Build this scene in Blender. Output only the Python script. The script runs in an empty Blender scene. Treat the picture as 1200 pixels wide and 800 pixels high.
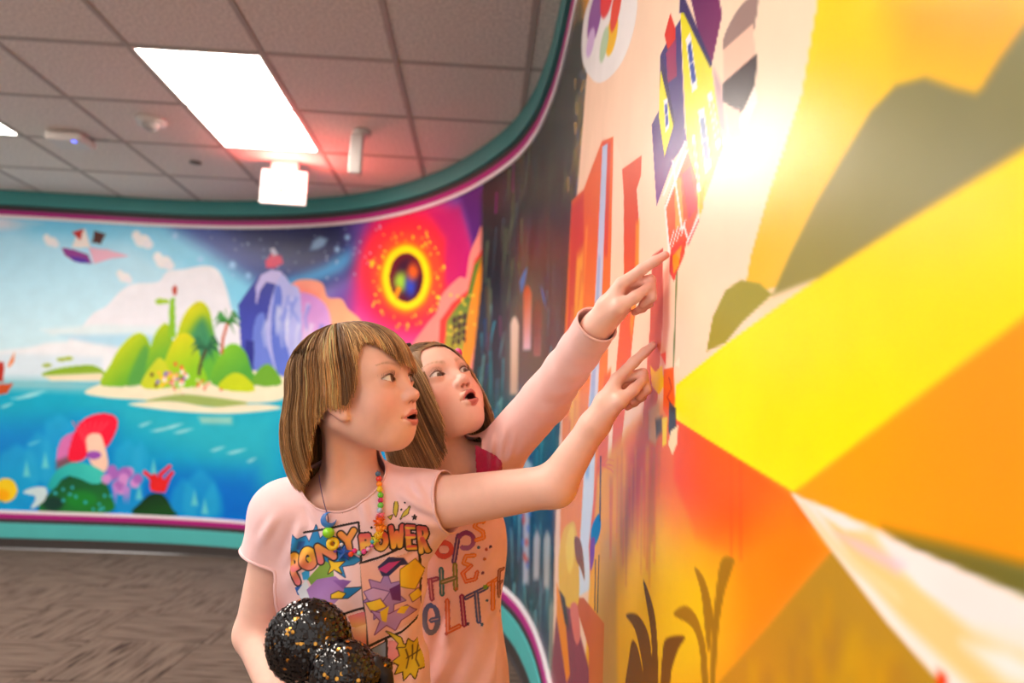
import bpy, bmesh, math, random
import numpy as np
from mathutils import Matrix, Vector

# ------------------------------------------------------------------ camera
SC = bpy.context.scene
COL = SC.collection
CAM_Z = 1.075
FPX, YAW, TILT, ROLL = 837.64, 0.0363, 0.1129, 0.0424
def cam_axes():
    f = np.array([math.sin(YAW), math.cos(YAW), 0]); r = np.array([math.cos(YAW), -math.sin(YAW), 0]); u = np.array([0, 0, 1.])
    f, u = f*math.cos(TILT)+u*math.sin(TILT), u*math.cos(TILT)-f*math.sin(TILT)
    return r*math.cos(ROLL)+u*math.sin(ROLL), u*math.cos(ROLL)-r*math.sin(ROLL), f
CR, CU, CF = cam_axes()
def at(px, py, Y):
    """the point at depth Y in the room (metres in front of the tripod) on a sight line of the photograph"""
    d = CF+CR*(px-600)/FPX+CU*(400-py)/FPX
    return np.array([0, 0, CAM_Z])+d*Y/d[1]
def at_z(px, py, Z):
    d = CF+CR*(px-600)/FPX+CU*(400-py)/FPX
    return np.array([0, 0, CAM_Z])+d*(Z-CAM_Z)/d[2]
cam = bpy.data.cameras.new('camera')
cam.sensor_width = 36; cam.lens = FPX/1200*36
cam.clip_start = 0.02
cam.dof.use_dof = True; cam.dof.focus_distance = 1.10; cam.dof.aperture_fstop = 2.8
camo = bpy.data.objects.new('camera', cam); COL.objects.link(camo)
camo.matrix_world = Matrix([[CR[0], CU[0], -CF[0], 0], [CR[1], CU[1], -CF[1], 0], [CR[2], CU[2], -CF[2], CAM_Z], [0, 0, 0, 1]])
SC.camera = camo

# ------------------------------------------------------------------ light and exposure
SC.view_settings.view_transform = 'Standard'; SC.view_settings.look = 'None'
SC.view_settings.gamma = 1.0; SC.view_settings.exposure = 0.0
wd = bpy.data.worlds.new('room_ambient'); SC.world = wd; wd.use_nodes = True
wd.node_tree.nodes['Background'].inputs[0].default_value = (1.0, .93, .88, 1)
wd.node_tree.nodes['Background'].inputs[1].default_value = WORLD = 0.80
PANEL = 22.0          # radiance of the ceiling light diffusers
try: SC.cycles.use_denoising = True
except Exception: pass
SC.cycles.max_bounces = 8

# ------------------------------------------------------------------ helpers
def lin(c):
    return tuple(((v/255)/12.92 if v/255 <= .04045 else ((v/255+.055)/1.055)**2.4) for v in c)
def set_in(b, **k):
    for n, v in k.items():
        n = n.replace('_', ' ')
        if n in b.inputs: b.inputs[n].default_value = v
MATS = {}
def mat(name, c=None, rough=.5, attr=None, noise=0, nscale=40, bump=0, bscale=200, metal=0, **k):
    """procedural principled material; attr = colour attribute, noise = tint variation, bump = fine relief"""
    if name in MATS: return MATS[name]
    m = bpy.data.materials.new(name); m.use_nodes = True; MATS[name] = m
    nt = m.node_tree; b = nt.nodes['Principled BSDF']
    set_in(b, Roughness=rough, Metallic=metal, **k)
    tc = nt.nodes.new('ShaderNodeTexCoord')
    if attr:
        a = nt.nodes.new('ShaderNodeVertexColor'); a.layer_name = attr; col = a.outputs[0]
    else:
        a = nt.nodes.new('ShaderNodeRGB'); a.outputs[0].default_value = (*lin(c), 1); col = a.outputs[0]
    if noise:
        n = nt.nodes.new('ShaderNodeTexNoise'); n.inputs['Scale'].default_value = nscale; n.inputs['Detail'].default_value = 4
        nt.links.new(tc.outputs['Object'], n.inputs['Vector'])
        r = nt.nodes.new('ShaderNodeMapRange'); r.inputs['From Min'].default_value = .3; r.inputs['From Max'].default_value = .7
        r.inputs['To Min'].default_value = 1-noise; r.inputs['To Max'].default_value = 1+noise
        nt.links.new(n.outputs[0], r.inputs['Value'])
        v = nt.nodes.new('ShaderNodeVectorMath'); v.operation = 'SCALE'
        nt.links.new(col, v.inputs[0]); nt.links.new(r.outputs[0], v.inputs['Scale']); col = v.outputs[0]
    nt.links.new(col, b.inputs['Base Color'])
    if bump:
        n = nt.nodes.new('ShaderNodeTexNoise'); n.inputs['Scale'].default_value = bscale; n.inputs['Detail'].default_value = 3
        nt.links.new(tc.outputs['Object'], n.inputs['Vector'])
        bp = nt.nodes.new('ShaderNodeBump'); bp.inputs['Strength'].default_value = bump; bp.inputs['Distance'].default_value = .002
        nt.links.new(n.outputs[0], bp.inputs['Height']); nt.links.new(bp.outputs[0], b.inputs['Normal'])
    return m
def glow(name, c, s):
    m = bpy.data.materials.new(name); m.use_nodes = True; nt = m.node_tree
    b = nt.nodes['Principled BSDF']; set_in(b, Emission_Strength=s)
    b.inputs['Base Color'].default_value = (*lin(c), 1); b.inputs['Emission Color'].default_value = (*lin(c), 1)
    return m
def link(name, me, m=None, parent=None, kind=None):
    o = bpy.data.objects.new(name, me); COL.objects.link(o)
    if m is not None and not me.materials: me.materials.append(m)
    if parent is not None: o.parent = parent
    if kind: o['kind'] = kind
    return o
def mesh(name, V, Fc, smooth=True, cols=None):
    """mesh from vertex array and faces (array of tris/quads or list); cols = per-vertex sRGB 0-1"""
    me = bpy.data.meshes.new(name); V = np.asarray(V, np.float32)
    if isinstance(Fc, np.ndarray):
        n, k = Fc.shape
        me.vertices.add(len(V)); me.vertices.foreach_set('co', V.ravel())
        me.loops.add(n*k); me.loops.foreach_set('vertex_index', Fc.astype(np.int32).ravel())
        me.polygons.add(n); me.polygons.foreach_set('loop_start', np.arange(0, n*k, k, dtype=np.int32))
        me.update(calc_edges=True)
    else:
        me.from_pydata([tuple(v) for v in V], [], [tuple(f) for f in Fc])
    if smooth: me.polygons.foreach_set('use_smooth', np.ones(len(me.polygons), bool))
    if cols is not None:
        a = me.color_attributes.new('Col', 'FLOAT_COLOR', 'POINT')
        c = np.clip(cols, 0, 1); c = np.where(c <= .04045, c/12.92, ((c+.055)/1.055)**2.4)
        a.data.foreach_set('color', np.c_[c, np.ones(len(c))].astype(np.float32).ravel())
    me.validate(verbose=False)
    return me
def bm_mesh(name, bm, smooth=False):
    me = bpy.data.meshes.new(name); bm.normal_update(); bm.to_mesh(me); bm.free()
    if smooth: me.polygons.foreach_set('use_smooth', np.ones(len(me.polygons), bool))
    return me
def bm_box(bm, lo, hi, bev=0):
    M = Matrix.Translation((Vector(lo)+Vector(hi))/2) @ Matrix.Diagonal((hi[0]-lo[0], hi[1]-lo[1], hi[2]-lo[2], 1))
    r = bmesh.ops.create_cube(bm, size=1, matrix=M)
    if bev:
        es = {e for v in r['verts'] for e in v.link_edges}
        bmesh.ops.bevel(bm, geom=list(es), offset=bev, segments=2, affect='EDGES', profile=.5)
def bm_cyl(bm, a, b, r1, r2=None, seg=16):
    a, b = Vector(a), Vector(b); d = b-a
    M = Matrix.Translation((a+b)/2) @ d.to_track_quat('Z', 'Y').to_matrix().to_4x4()
    bmesh.ops.create_cone(bm, cap_ends=True, segments=seg, radius1=r1, radius2=r1 if r2 is None else r2, depth=d.length, matrix=M)
def box_obj(name, lo, hi, m, parent=None, bev=0, kind=None):
    bm = bmesh.new(); bm_box(bm, lo, hi, bev); return link(name, bm_mesh(name, bm), m, parent, kind)
def empty(name, loc, label, cat, group=None):
    o = bpy.data.objects.new(name, None); COL.objects.link(o); o.location = loc; o.empty_display_size = .05
    o['label'] = label; o['category'] = cat
    if group: o['group'] = group
    return o
def keep(o, parent):
    """parent without moving"""
    o.parent = parent; o.matrix_parent_inverse = Matrix.Translation(-Vector(parent.location))
    return o
def copy_tree(o, parent=None):
    c = o.copy(); COL.objects.link(c)
    if parent is not None: c.parent = parent
    for ch in list(o.children): copy_tree(ch, c)
    return c

# ------------------------------------------------------------------ plan of the curved wall
CTRL = [(-6.2,5.57),(-5.2,5.57),(-4.4,5.57),(-3.8,5.57),(-3.2,5.585),(-2.6,5.60),(-2.1,5.56),(-1.6,5.45),(-1.14,5.27),(-.79,5.05),(-.46,4.74),(-.16,4.33),(.08,3.84),(.19,3.45),(.24,3.06),(.256,2.7),(.256,2.3),(.254,1.8),(.250,1.3),(.252,1.0),(.268,.7),(.294,.4),(.332,.1),(.39,-.3),(.48,-1.0),(.58,-1.8)]
def wall_plan():
    C = np.array(CTRL); out = []
    for i in range(len(C)-1):
        p0, p1, p2, p3 = C[max(i-1,0)], C[i], C[i+1], C[min(i+2,len(C)-1)]
        for t in np.linspace(0, 1, 24, endpoint=False):
            out.append(.5*((2*p1)+(-p0+p2)*t+(2*p0-5*p1+4*p2-p3)*t*t+(-p0+3*p1-3*p2+p3)*t**3))
    out.append(C[-1]); W = np.array(out)
    for _ in range(6): W[1:-1] = .5*W[1:-1]+.25*(W[2:]+W[:-2])
    return W, np.r_[0, np.cumsum(np.hypot(*np.diff(W, axis=0).T))]
WP, WS = wall_plan()
def wall_xy(s, off=0.0):
    """plan point at arc length s, off metres into the room"""
    s = np.asarray(s, float)
    x, y = np.interp(s, WS, WP[:,0]), np.interp(s, WS, WP[:,1])
    e = .02; a, b = np.clip(s-e, 0, WS[-1]), np.clip(s+e, 0, WS[-1])
    tx, ty = np.interp(b, WS, WP[:,0])-np.interp(a, WS, WP[:,0]), np.interp(b, WS, WP[:,1])-np.interp(a, WS, WP[:,1])
    n = np.hypot(tx, ty)
    return x+off*ty/n, y-off*tx/n
S_END = WS[-1]; S_SEAM = 6.70
CEIL = 2.71

# ------------------------------------------------------------------ the mural, painted in wall coordinates (arc length, height)
# each entry: [r, g, b, edge softness mm, opacity %, smooth, (second colour, gradient ends mm)], [outline: first point then steps, mm]
MURAL = [
([224,247,255,0,100,0,176,226,250,3145,1359,3019,2560],[668,2835,715,41,723,42,724,45,732,50,786,13,861,-62,1042,-217,1513,-492,118,-556,128,-498,-1611,40,-1039,-2,-849,-21,-772,-28,-713,-32,-697,-31,-700,-31,-692,-30,-132,869]),
([116,200,242,120,100,0],[678,2767,711,41,719,41,720,45,727,48,781,15,61,-686,-845,150,-392,25,-515,9,-633,-76,-1271,-28]),
([225,232,245,40,100,0],[1619,2439,829,59,261,-39,-186,-52,-506,-69,-380,-33]),
([132,212,244,120,80,0],[2515,2474,637,54,728,-4,736,-255,-2,-790,-622,584,-628,279,-709,25]),
([45,60,125,100,100,0,70,95,170,4598,2471,4131,2066],[3602,2596,758,84,1002,-63,359,-115,-392,-457,-534,-109,-380,134,-448,264,-253,143]),
([36,44,98,120,100,0],[4049,2576,538,31,697,-46,-139,-247,-529,-45,-300,104]),
([70,160,215,60,100,0],[4643,1970,519,149,309,230,178,152,-108,28,-239,-176,-302,-162,-367,-109]),
([120,90,175,140,100,0],[5117,2643,1720,-68,185,-666,198,-595,-1206,41,-941,4,-127,574,372,240]),
([210,70,150,120,100,0],[5448,2605,749,-87,401,-351,133,-733,-1508,-12,35,501,132,371]),
([232,105,170,120,100,0],[5045,1675,306,118,927,-119,242,-332,-1286,-43,-243,122]),
([228,45,105,120,100,1],[6596,1967,-186,-267,-468,-92,-446,159,-198,357,136,338,421,78,495,-230]),
([240,60,75,80,100,1],[6411,1996,-146,-229,-378,-75,-366,135,-165,292,114,275,346,68,399,-181]),
([190,40,120,50,80,0],[6056,2442,354,-18,165,-359,-99,-302,-225,190,-7,281]),
([95,40,125,50,100,0],[6346,2551,443,-65,65,-621,-234,192,-112,235]),
([242,85,60,50,100,1],[6247,1998,-105,-186,-279,-60,-277,107,-126,227,87,212,260,56,296,-134]),
([255,215,60,0,100,1],[5460,2177,-7,-15,-13,7,-2,20,13,4]),
([255,215,60,0,100,1],[6085,2158,-5,-9,-10,5,-1,13,9,2]),
([250,140,60,0,100,1],[6223,1931,-6,-11,-13,6,-1,15,11,3]),
([255,215,60,0,100,1],[5573,2199,-5,-10,-11,5,-1,13,10,3]),
([255,215,60,0,100,1],[5783,1712,-5,-10,-10,4,-1,14,9,4]),
([255,215,60,0,100,1],[5878,2309,-7,-15,-13,8,-2,19,12,4]),
([250,140,60,0,100,1],[6255,2028,-11,-8,-19,6,-1,12,18,0]),
([255,215,60,0,100,1],[6203,1819,-8,-7,-13,4,-1,9,13,2]),
([255,215,60,0,100,1],[5555,1884,-5,-10,-12,5,-1,13,11,3]),
([255,215,60,0,100,1],[6071,2243,-7,-9,-12,6,-1,13,11,2]),
([255,215,60,0,100,1],[5954,1761,-5,-9,-10,4,-1,13,9,3]),
([250,140,60,0,100,1],[5610,1794,-8,-13,-15,6,-1,16,14,4]),
([255,215,60,0,100,1],[5591,1815,-8,-9,-14,4,-1,12,14,2]),
([255,215,60,0,100,1],[5567,1968,-10,-7,-17,4,-1,10,17,2]),
([250,140,60,0,100,1],[5669,2363,-7,-11,-13,6,-1,16,12,3]),
([255,215,60,0,100,1],[6144,1895,-6,-6,-11,3,-1,8,11,2]),
([255,215,60,0,100,1],[6139,1778,-11,-11,-20,7,-1,14,19,3]),
([255,215,60,0,100,1],[5459,2156,-9,-14,-17,7,-2,19,16,4]),
([250,140,60,0,100,1],[5757,2349,-8,-11,-16,7,-2,16,15,2]),
([255,215,60,0,100,1],[6178,2151,-9,-6,-15,5,-1,9,15,0]),
([250,140,60,0,100,1],[6022,1707,-10,-13,-20,7,-2,17,19,4]),
([255,215,60,0,100,1],[5542,2133,-9,-13,-18,7,-1,18,16,4]),
([255,215,60,0,100,1],[5486,2035,-5,-6,-10,3,-1,8,10,2]),
([255,215,60,0,100,1],[6141,2192,-8,-5,-14,4,0,8,13,0]),
([250,140,60,0,100,1],[5975,1699,-8,-8,-14,5,-1,10,14,2]),
([255,215,60,0,100,1],[5560,2369,-5,-6,-9,3,-1,8,9,2]),
([255,215,60,0,100,1],[6263,1811,-11,-6,-19,5,-1,8,19,1]),
([250,140,60,0,100,1],[5843,1702,-7,-5,-12,3,0,7,11,2]),
([250,140,60,0,100,1],[6050,2216,-5,-12,-12,7,-1,16,10,3]),
([255,215,60,0,100,1],[6044,2284,-10,-6,-17,6,-1,9,16,-1]),
([250,140,60,0,100,1],[5723,1765,-5,-14,-10,6,-2,18,9,5]),
([255,215,60,0,100,1],[5940,2366,-6,-7,-11,5,-1,10,10,2]),
([250,140,60,0,100,1],[6023,2326,-8,-7,-15,6,-1,10,14,1]),
([255,215,60,0,100,1],[6029,2309,-5,-13,-12,7,-2,18,11,3]),
([255,215,60,0,100,1],[6024,2239,-7,-9,-14,6,-1,14,13,2]),
([255,215,60,0,100,1],[6227,1799,-10,-6,-18,4,-1,10,18,1]),
([255,215,60,0,100,1],[6261,2049,-12,-10,-20,7,-2,15,20,2]),
([255,215,60,0,100,1],[5992,2225,-9,-7,-17,6,-1,11,16,1]),
([250,140,60,0,100,1],[5524,2091,-7,-14,-13,7,-1,18,12,5]),
([255,215,60,0,100,1],[6204,1858,-10,-9,-20,6,-1,12,19,2]),
([255,215,60,0,100,1],[6143,1892,-6,-6,-10,4,-1,9,10,1]),
([255,215,60,0,100,1],[5519,1937,-8,-9,-14,5,-1,12,14,3]),
([255,215,60,0,100,1],[5591,2245,-9,-7,-16,5,-1,9,16,1]),
([255,215,60,0,100,1],[5918,1753,-5,-6,-9,3,0,7,8,2]),
([250,140,60,0,100,1],[5542,1993,-9,-11,-16,6,-1,15,15,3]),
([255,215,60,0,100,1],[5691,2333,-7,-9,-12,5,-1,12,12,3]),
([255,215,60,0,100,1],[5571,2216,-9,-8,-17,5,-1,11,16,2]),
([255,215,60,0,100,1],[5498,1863,-4,-13,-10,6,-1,16,9,5]),
([255,215,60,0,100,1],[5482,2203,-7,-5,-12,4,0,7,11,1]),
([255,215,60,0,100,1],[5878,1698,-6,-15,-12,7,-2,19,11,5]),
([250,140,60,0,100,1],[6220,2038,-9,-9,-16,6,-1,13,15,1]),
([250,140,60,0,100,1],[6025,2217,-4,-14,-10,7,-2,18,9,4]),
([250,140,60,0,100,1],[5651,2330,-6,-14,-14,7,-1,18,12,4]),
([250,140,60,0,100,1],[6159,1801,-11,-6,-19,4,-1,10,19,1]),
([255,215,60,0,100,1],[5864,1676,-5,-13,-9,6,-1,15,8,5]),
([255,215,60,0,100,1],[5517,1883,-7,-10,-13,5,-1,13,13,3]),
([250,140,60,0,100,1],[5767,1693,-9,-14,-16,6,-2,19,15,4]),
([250,140,60,0,100,1],[5873,1673,-8,-10,-14,5,-1,14,13,3]),
([255,215,60,0,100,1],[6184,1778,-8,-6,-15,4,-1,8,15,1]),
([255,215,60,0,100,1],[6222,1851,-9,-12,-17,7,-1,16,16,3]),
([250,140,60,0,100,1],[6165,2020,-9,-11,-15,7,-2,15,15,2]),
([250,140,60,0,100,1],[5475,2154,-6,-11,-13,6,-1,14,12,4]),
([255,215,60,0,100,1],[5699,2294,-5,-6,-9,4,-1,9,9,2]),
([255,215,60,0,100,1],[6189,1986,-8,-10,-15,6,-2,14,15,2]),
([250,140,60,0,100,1],[5983,2286,-6,-12,-14,7,-1,17,12,3]),
([255,215,60,0,100,1],[5475,2176,-9,-13,-17,7,-1,18,16,3]),
([250,140,60,0,100,1],[6099,1763,-5,-8,-10,4,-1,11,9,2]),
([250,140,60,0,100,1],[5798,2293,-8,-12,-14,7,-2,16,14,4]),
([255,215,60,0,100,1],[5430,2189,-7,-6,-14,4,0,8,13,1]),
([250,140,60,0,100,1],[5503,2167,-10,-7,-17,5,-1,9,17,1]),
([255,160,20,30,100,1],[6117,1998,-73,-157,-203,-52,-206,87,-96,185,64,173,192,49,216,-103]),
([255,220,25,12,100,1],[6083,2003,-65,-145,-179,-48,-183,79,-86,169,57,158,170,45,191,-92]),
([110,25,40,0,100,1],[6009,2012,-46,-114,-129,-38,-134,62,-64,130,41,121,125,37,138,-69]),
([60,20,55,50,100,1],[5980,2010,-33,-92,-97,-30,-101,49,-49,103,30,95,94,30,105,-54]),
([160,205,70,50,100,1],[5839,2002,-31,-54,-74,7,-41,61,31,55,73,-8]),
([60,80,190,50,100,1],[5927,1969,-12,-53,-38,-18,-42,26,-21,57,11,53,38,19,42,-28]),
([235,110,40,50,100,1],[5947,2060,-25,-42,-57,6,-32,50,24,44,56,-8]),
([240,150,30,0,100,0],[5701,1925,31,57,38,-21,-38,-81]),
([190,215,250,0,80,1],[3951,2496,-3,-8,-6,3,-1,9,6,3]),
([190,215,250,0,80,1],[4768,2296,-5,-4,-8,2,0,5,8,1]),
([190,215,250,0,80,1],[4542,2084,-6,-7,-10,2,-1,9,10,2]),
([190,215,250,0,80,1],[4226,2119,-4,-7,-7,2,-1,9,7,3]),
([190,215,250,0,80,1],[4210,2400,-3,-6,-8,2,0,8,7,2]),
([190,215,250,0,80,1],[3946,2237,-3,-7,-6,2,-1,9,5,3]),
([190,215,250,0,80,1],[4900,2216,-4,-5,-7,2,-1,6,7,2]),
([190,215,250,0,80,1],[5118,2347,-3,-8,-6,3,-1,10,6,3]),
([190,215,250,0,80,1],[3943,2129,-4,-6,-6,2,-1,8,6,2]),
([190,215,250,0,80,1],[5531,2288,-6,-5,-12,4,0,6,11,1]),
([190,215,250,0,80,1],[5417,2175,-5,-3,-10,2,0,5,9,1]),
([190,215,250,0,80,1],[4471,2323,-3,-7,-7,3,-1,8,6,2]),
([190,215,250,0,80,1],[4229,2321,-4,-7,-9,2,-1,9,8,3]),
([190,215,250,0,80,1],[5116,2192,-5,-6,-8,3,-1,7,8,2]),
([190,215,250,0,80,1],[5331,2341,-6,-7,-12,4,0,10,10,3]),
([190,215,250,0,80,1],[5431,2249,-5,-6,-8,3,-1,8,8,2]),
([190,215,250,0,80,1],[5003,2290,-4,-6,-8,3,-1,7,8,2]),
([190,215,250,0,80,1],[4020,2415,-3,-7,-6,2,-1,10,6,2]),
([190,215,250,0,80,1],[5479,2417,-3,-7,-7,4,-1,9,6,2]),
([190,215,250,0,80,1],[4455,2315,-3,-4,-5,2,-1,5,6,2]),
([190,215,250,0,80,1],[5028,2253,-6,-8,-11,3,-1,11,11,3]),
([190,215,250,0,80,1],[4471,2261,-4,-6,-8,3,-1,7,8,3]),
([190,215,250,0,80,1],[4538,2094,-5,-5,-9,2,-1,6,9,1]),
([190,215,250,0,80,1],[5046,2088,-6,-6,-12,3,0,8,11,2]),
([190,215,250,0,80,1],[3945,2168,-6,-8,-10,3,-1,9,10,3]),
([190,215,250,0,80,1],[4575,2373,-6,-4,-10,1,-1,6,10,1]),
([190,215,250,0,80,1],[5173,2293,-3,-8,-6,4,-1,9,6,3]),
([190,215,250,0,80,1],[4499,2504,-3,-8,-6,3,-1,10,6,3]),
([190,215,250,0,80,1],[4186,2183,-6,-5,-10,2,-1,5,10,2]),
([190,215,250,0,80,1],[4600,2182,-4,-8,-8,3,-1,10,8,3]),
([190,215,250,0,80,1],[4502,2257,-3,-8,-6,3,-1,11,6,3]),
([190,215,250,0,80,1],[5274,2255,-4,-5,-8,3,-1,7,8,1]),
([190,215,250,0,80,1],[4837,2483,-5,-6,-9,3,-1,7,9,1]),
([190,215,250,0,80,1],[4432,2403,-6,-5,-11,2,0,6,10,2]),
([190,215,250,0,80,1],[4254,2478,-3,-6,-5,3,-1,7,5,3]),
([190,215,250,0,80,1],[5297,2103,-5,-5,-10,3,0,7,9,1]),
([190,215,250,0,80,1],[5326,2268,-5,-7,-10,4,-1,8,10,2]),
([190,215,250,0,80,1],[4040,2155,-2,-7,-6,2,-1,8,6,3]),
([190,215,250,0,80,1],[5433,2249,-4,-7,-9,4,-1,9,8,2]),
([190,215,250,0,80,1],[5387,2223,-3,-7,-6,3,-1,10,6,3]),
([190,215,250,0,80,1],[3944,2228,-6,-5,-10,2,-1,6,10,2]),
([190,215,250,0,80,1],[4747,2217,-3,-5,-7,2,0,7,6,1]),
([190,215,250,0,80,1],[3990,2478,-3,-5,-5,2,-1,6,5,2]),
([190,215,250,0,80,1],[5126,2207,-6,-6,-11,3,-1,9,10,2]),
([190,215,250,0,80,1],[5179,2451,-5,-3,-10,2,0,5,9,1]),
([190,215,250,0,80,1],[4695,2154,-5,-5,-8,2,-1,7,8,2]),
([190,215,250,0,80,1],[4329,2369,-6,-9,-11,4,-1,11,11,3]),
([190,215,250,0,80,1],[5133,2074,-6,-4,-11,2,0,6,10,2]),
([190,215,250,0,80,1],[4599,2212,-6,-7,-10,3,0,9,9,2]),
([190,215,250,0,80,1],[4662,2483,-6,-5,-12,2,0,6,11,2]),
([190,215,250,0,80,1],[5523,2425,-8,-5,-14,4,0,7,13,0]),
([190,215,250,0,80,1],[5202,2514,-5,-5,-8,3,-1,6,9,1]),
([190,215,250,0,80,1],[5026,2226,-4,-7,-9,4,-1,9,9,2]),
([190,215,250,0,80,1],[5516,2441,-5,-7,-11,4,-1,9,10,1]),
([190,215,250,0,80,1],[4909,2417,-6,-5,-12,2,0,7,11,1]),
([190,215,250,0,80,1],[5279,2298,-3,-8,-7,4,-1,9,7,3]),
([190,215,250,0,80,1],[4039,2175,-4,-8,-9,3,-1,10,8,3]),
([190,215,250,0,80,1],[5202,2335,-3,-5,-7,2,0,6,6,2]),
([190,215,250,0,80,1],[3913,2239,-2,-5,-6,2,0,6,5,2]),
([190,215,250,0,80,1],[4281,2363,-5,-6,-9,2,-1,8,9,2]),
([170,215,250,20,100,1],[3740,2423,-12,-23,-24,8,-2,27,22,10]),
([170,215,250,20,100,1],[3962,2239,-12,-23,-24,8,-3,27,22,9]),
([170,215,250,20,100,1],[4224,2203,-12,-22,-25,8,-2,27,23,9]),
([170,215,250,20,100,1],[4368,2116,-13,-21,-25,8,-2,27,23,8]),
([170,215,250,20,100,1],[5218,2386,-14,-20,-28,10,-2,26,26,6]),
([170,215,250,20,100,1],[5131,2302,-15,-21,-27,10,-2,26,25,7]),
([170,215,250,20,100,1],[4232,2196,-12,-22,-25,8,-2,27,22,9]),
([150,190,225,20,100,0],[4860,2309,25,71,58,31,71,-24,-26,-51,-59,-24]),
([150,80,150,0,100,0],[2869,2278,85,-8,119,-34,39,-72,-128,6,-83,49]),
([100,70,170,0,100,0],[2940,2215,117,-14,36,-39,-109,8]),
([235,190,210,0,100,0],[3073,2290,136,-5,178,-44,-139,-29,-123,-48]),
([245,238,235,0,100,0],[2946,2283,36,138,50,17,54,-147]),
([195,75,70,0,100,0],[2933,2404,86,33,-15,-96]),
([90,50,45,0,100,0],[3098,2428,92,-21,-30,-84,-65,9]),
([245,243,246,12,100,1],[2834,2324,-19,-34,-46,-3,-27,31,20,34,45,3]),
([245,243,246,12,100,1],[2776,2351,-10,-27,-25,-2,-16,26,10,27,25,1]),
([240,240,248,12,100,1],[2850,2303,-11,-24,-29,-2,-17,23,12,24,29,2]),
([245,243,246,12,100,1],[3535,2372,-27,-45,-63,-4,-35,42,26,46,63,4]),
([245,243,246,12,100,1],[3456,2409,-14,-36,-35,-2,-21,34,14,37,35,2]),
([240,240,248,12,100,1],[3557,2345,-16,-33,-40,-2,-22,31,16,33,39,2]),
([245,243,246,12,100,1],[3717,2210,-28,-45,-64,-3,-36,42,28,46,64,2]),
([245,243,246,12,100,1],[3637,2247,-14,-36,-36,-1,-21,34,14,36,36,2]),
([240,240,248,12,100,1],[3740,2182,-17,-32,-40,-2,-23,31,17,32,40,2]),
([245,243,246,12,100,1],[3411,2073,-19,-34,-47,-3,-26,32,20,33,46,3]),
([245,243,246,12,100,1],[3354,2100,-11,-27,-26,-1,-15,25,10,27,26,1]),
([240,240,248,12,100,1],[3428,2052,-12,-24,-29,-2,-17,23,12,25,29,1]),
([243,244,252,10,100,1],[3067,1632,86,138,101,72,96,126,97,59,175,23,65,84,132,25,161,33,115,-38,85,-154,81,-199,196,-194,-47,-262,-1257,-51,-153,255]),
([232,246,252,30,100,0],[2789,1631,448,63,789,8,7,-73,-1165,-33]),
([243,246,252,20,100,1],[2661,1480,214,57,252,6,197,-76,-43,-199,-1245,-57,-21,160]),
([190,228,246,30,100,0],[2932,1592,567,42,469,-40,-522,-75,-257,27]),
([226,240,250,30,100,0],[945,1419,769,8,775,8,774,9,21,-209,-767,-35,-768,-34,-760,-34]),
([240,160,140,5,100,1,250,190,150,4858,2065,5200,1672],[4680,1970,66,98,126,16,125,-36,56,-105,126,-17,70,-79,103,-66,56,-64,141,-236,-851,-129,-34,388]),
([235,120,115,50,50,0],[4662,1924,124,110,173,-69,92,-354,-302,0]),
([62,70,160,0,100,0,85,95,190,4409,2136,4457,1606],[4282,1888,81,128,76,107,98,47,105,-21,46,-180,16,-681,-324,-9,-51,325]),
([200,195,240,0,100,0],[4418,2036,36,87,84,40,89,-14,22,-80,-57,-19,-90,20,-45,-67,-24,-133]),
([205,150,215,0,100,1,225,185,235,4794,1935,4979,1547],[4755,1969,150,-3,138,-87,58,-142,1,-189,-256,-193,-196,125,-51,325]),
([185,190,240,0,100,1],[4630,2122,80,-67,97,-87,43,-485,-109,-194,-168,-4,-44,323,29,329]),
([110,130,215,0,100,1],[4581,2003,59,0,24,-263,97,-258,54,-191,-111,-3,-117,321]),
([120,140,220,0,100,1],[4441,1791,69,27,34,-210,96,-257,-159,-4,-52,259]),
([60,65,150,0,100,0],[4371,1618,72,-12,15,-325,-85,-2]),
([238,240,255,20,70,0],[4731,1942,6,-91,-15,-105,6,-1,22,104,0,92]),
([238,240,255,20,70,0],[4807,1766,-14,-92,5,-104,7,-1,4,103,23,89]),
([120,140,225,20,70,0],[5004,1739,-15,-94,61,-103,11,4,-45,100,28,84]),
([120,140,225,20,70,0],[4714,1915,11,-91,-8,-105,10,-1,21,103,2,93]),
([120,140,225,20,70,0],[4620,1835,2,-94,54,-104,7,2,-46,104,6,90]),
([238,240,255,20,70,0],[4643,1764,13,-91,25,-104,7,1,-15,103,-3,91]),
([238,240,255,20,70,0],[4522,1770,-17,-94,32,-105,6,1,-25,103,25,90]),
([238,240,255,20,70,0],[4694,1773,7,-92,17,-104,10,0,-5,104,5,90]),
([238,240,255,20,70,0],[4869,1900,-15,-93,18,-104,9,0,-8,102,24,89]),
([120,140,225,20,70,0],[4874,1889,-20,-94,30,-105,9,1,-17,102,31,87]),
([238,240,255,20,70,0],[4699,1873,3,-92,3,-105,7,0,5,104,5,91]),
([120,140,225,20,70,0],[4678,1864,-19,-96,34,-105,10,1,-23,103,30,88]),
([238,240,255,20,70,0],[4910,1746,-9,-94,50,-103,11,3,-36,101,22,86]),
([120,140,225,20,70,0],[4757,1950,-26,-98,88,-105,9,4,-76,104,37,85]),
([120,140,225,20,70,0],[4696,1961,-19,-93,7,-106,5,0,1,104,25,90]),
([238,240,255,20,70,0],[4868,1704,-11,-93,46,-103,7,2,-35,102,20,87]),
([238,240,255,20,70,0],[4611,1886,-8,-95,19,-105,10,0,-7,104,20,89]),
([238,240,255,20,70,0],[4626,1855,0,-92,3,-105,9,-1,6,104,10,91]),
([215,60,110,0,100,0],[4481,2231,45,60,90,-22,20,-54,-70,-39,-73,1]),
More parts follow.
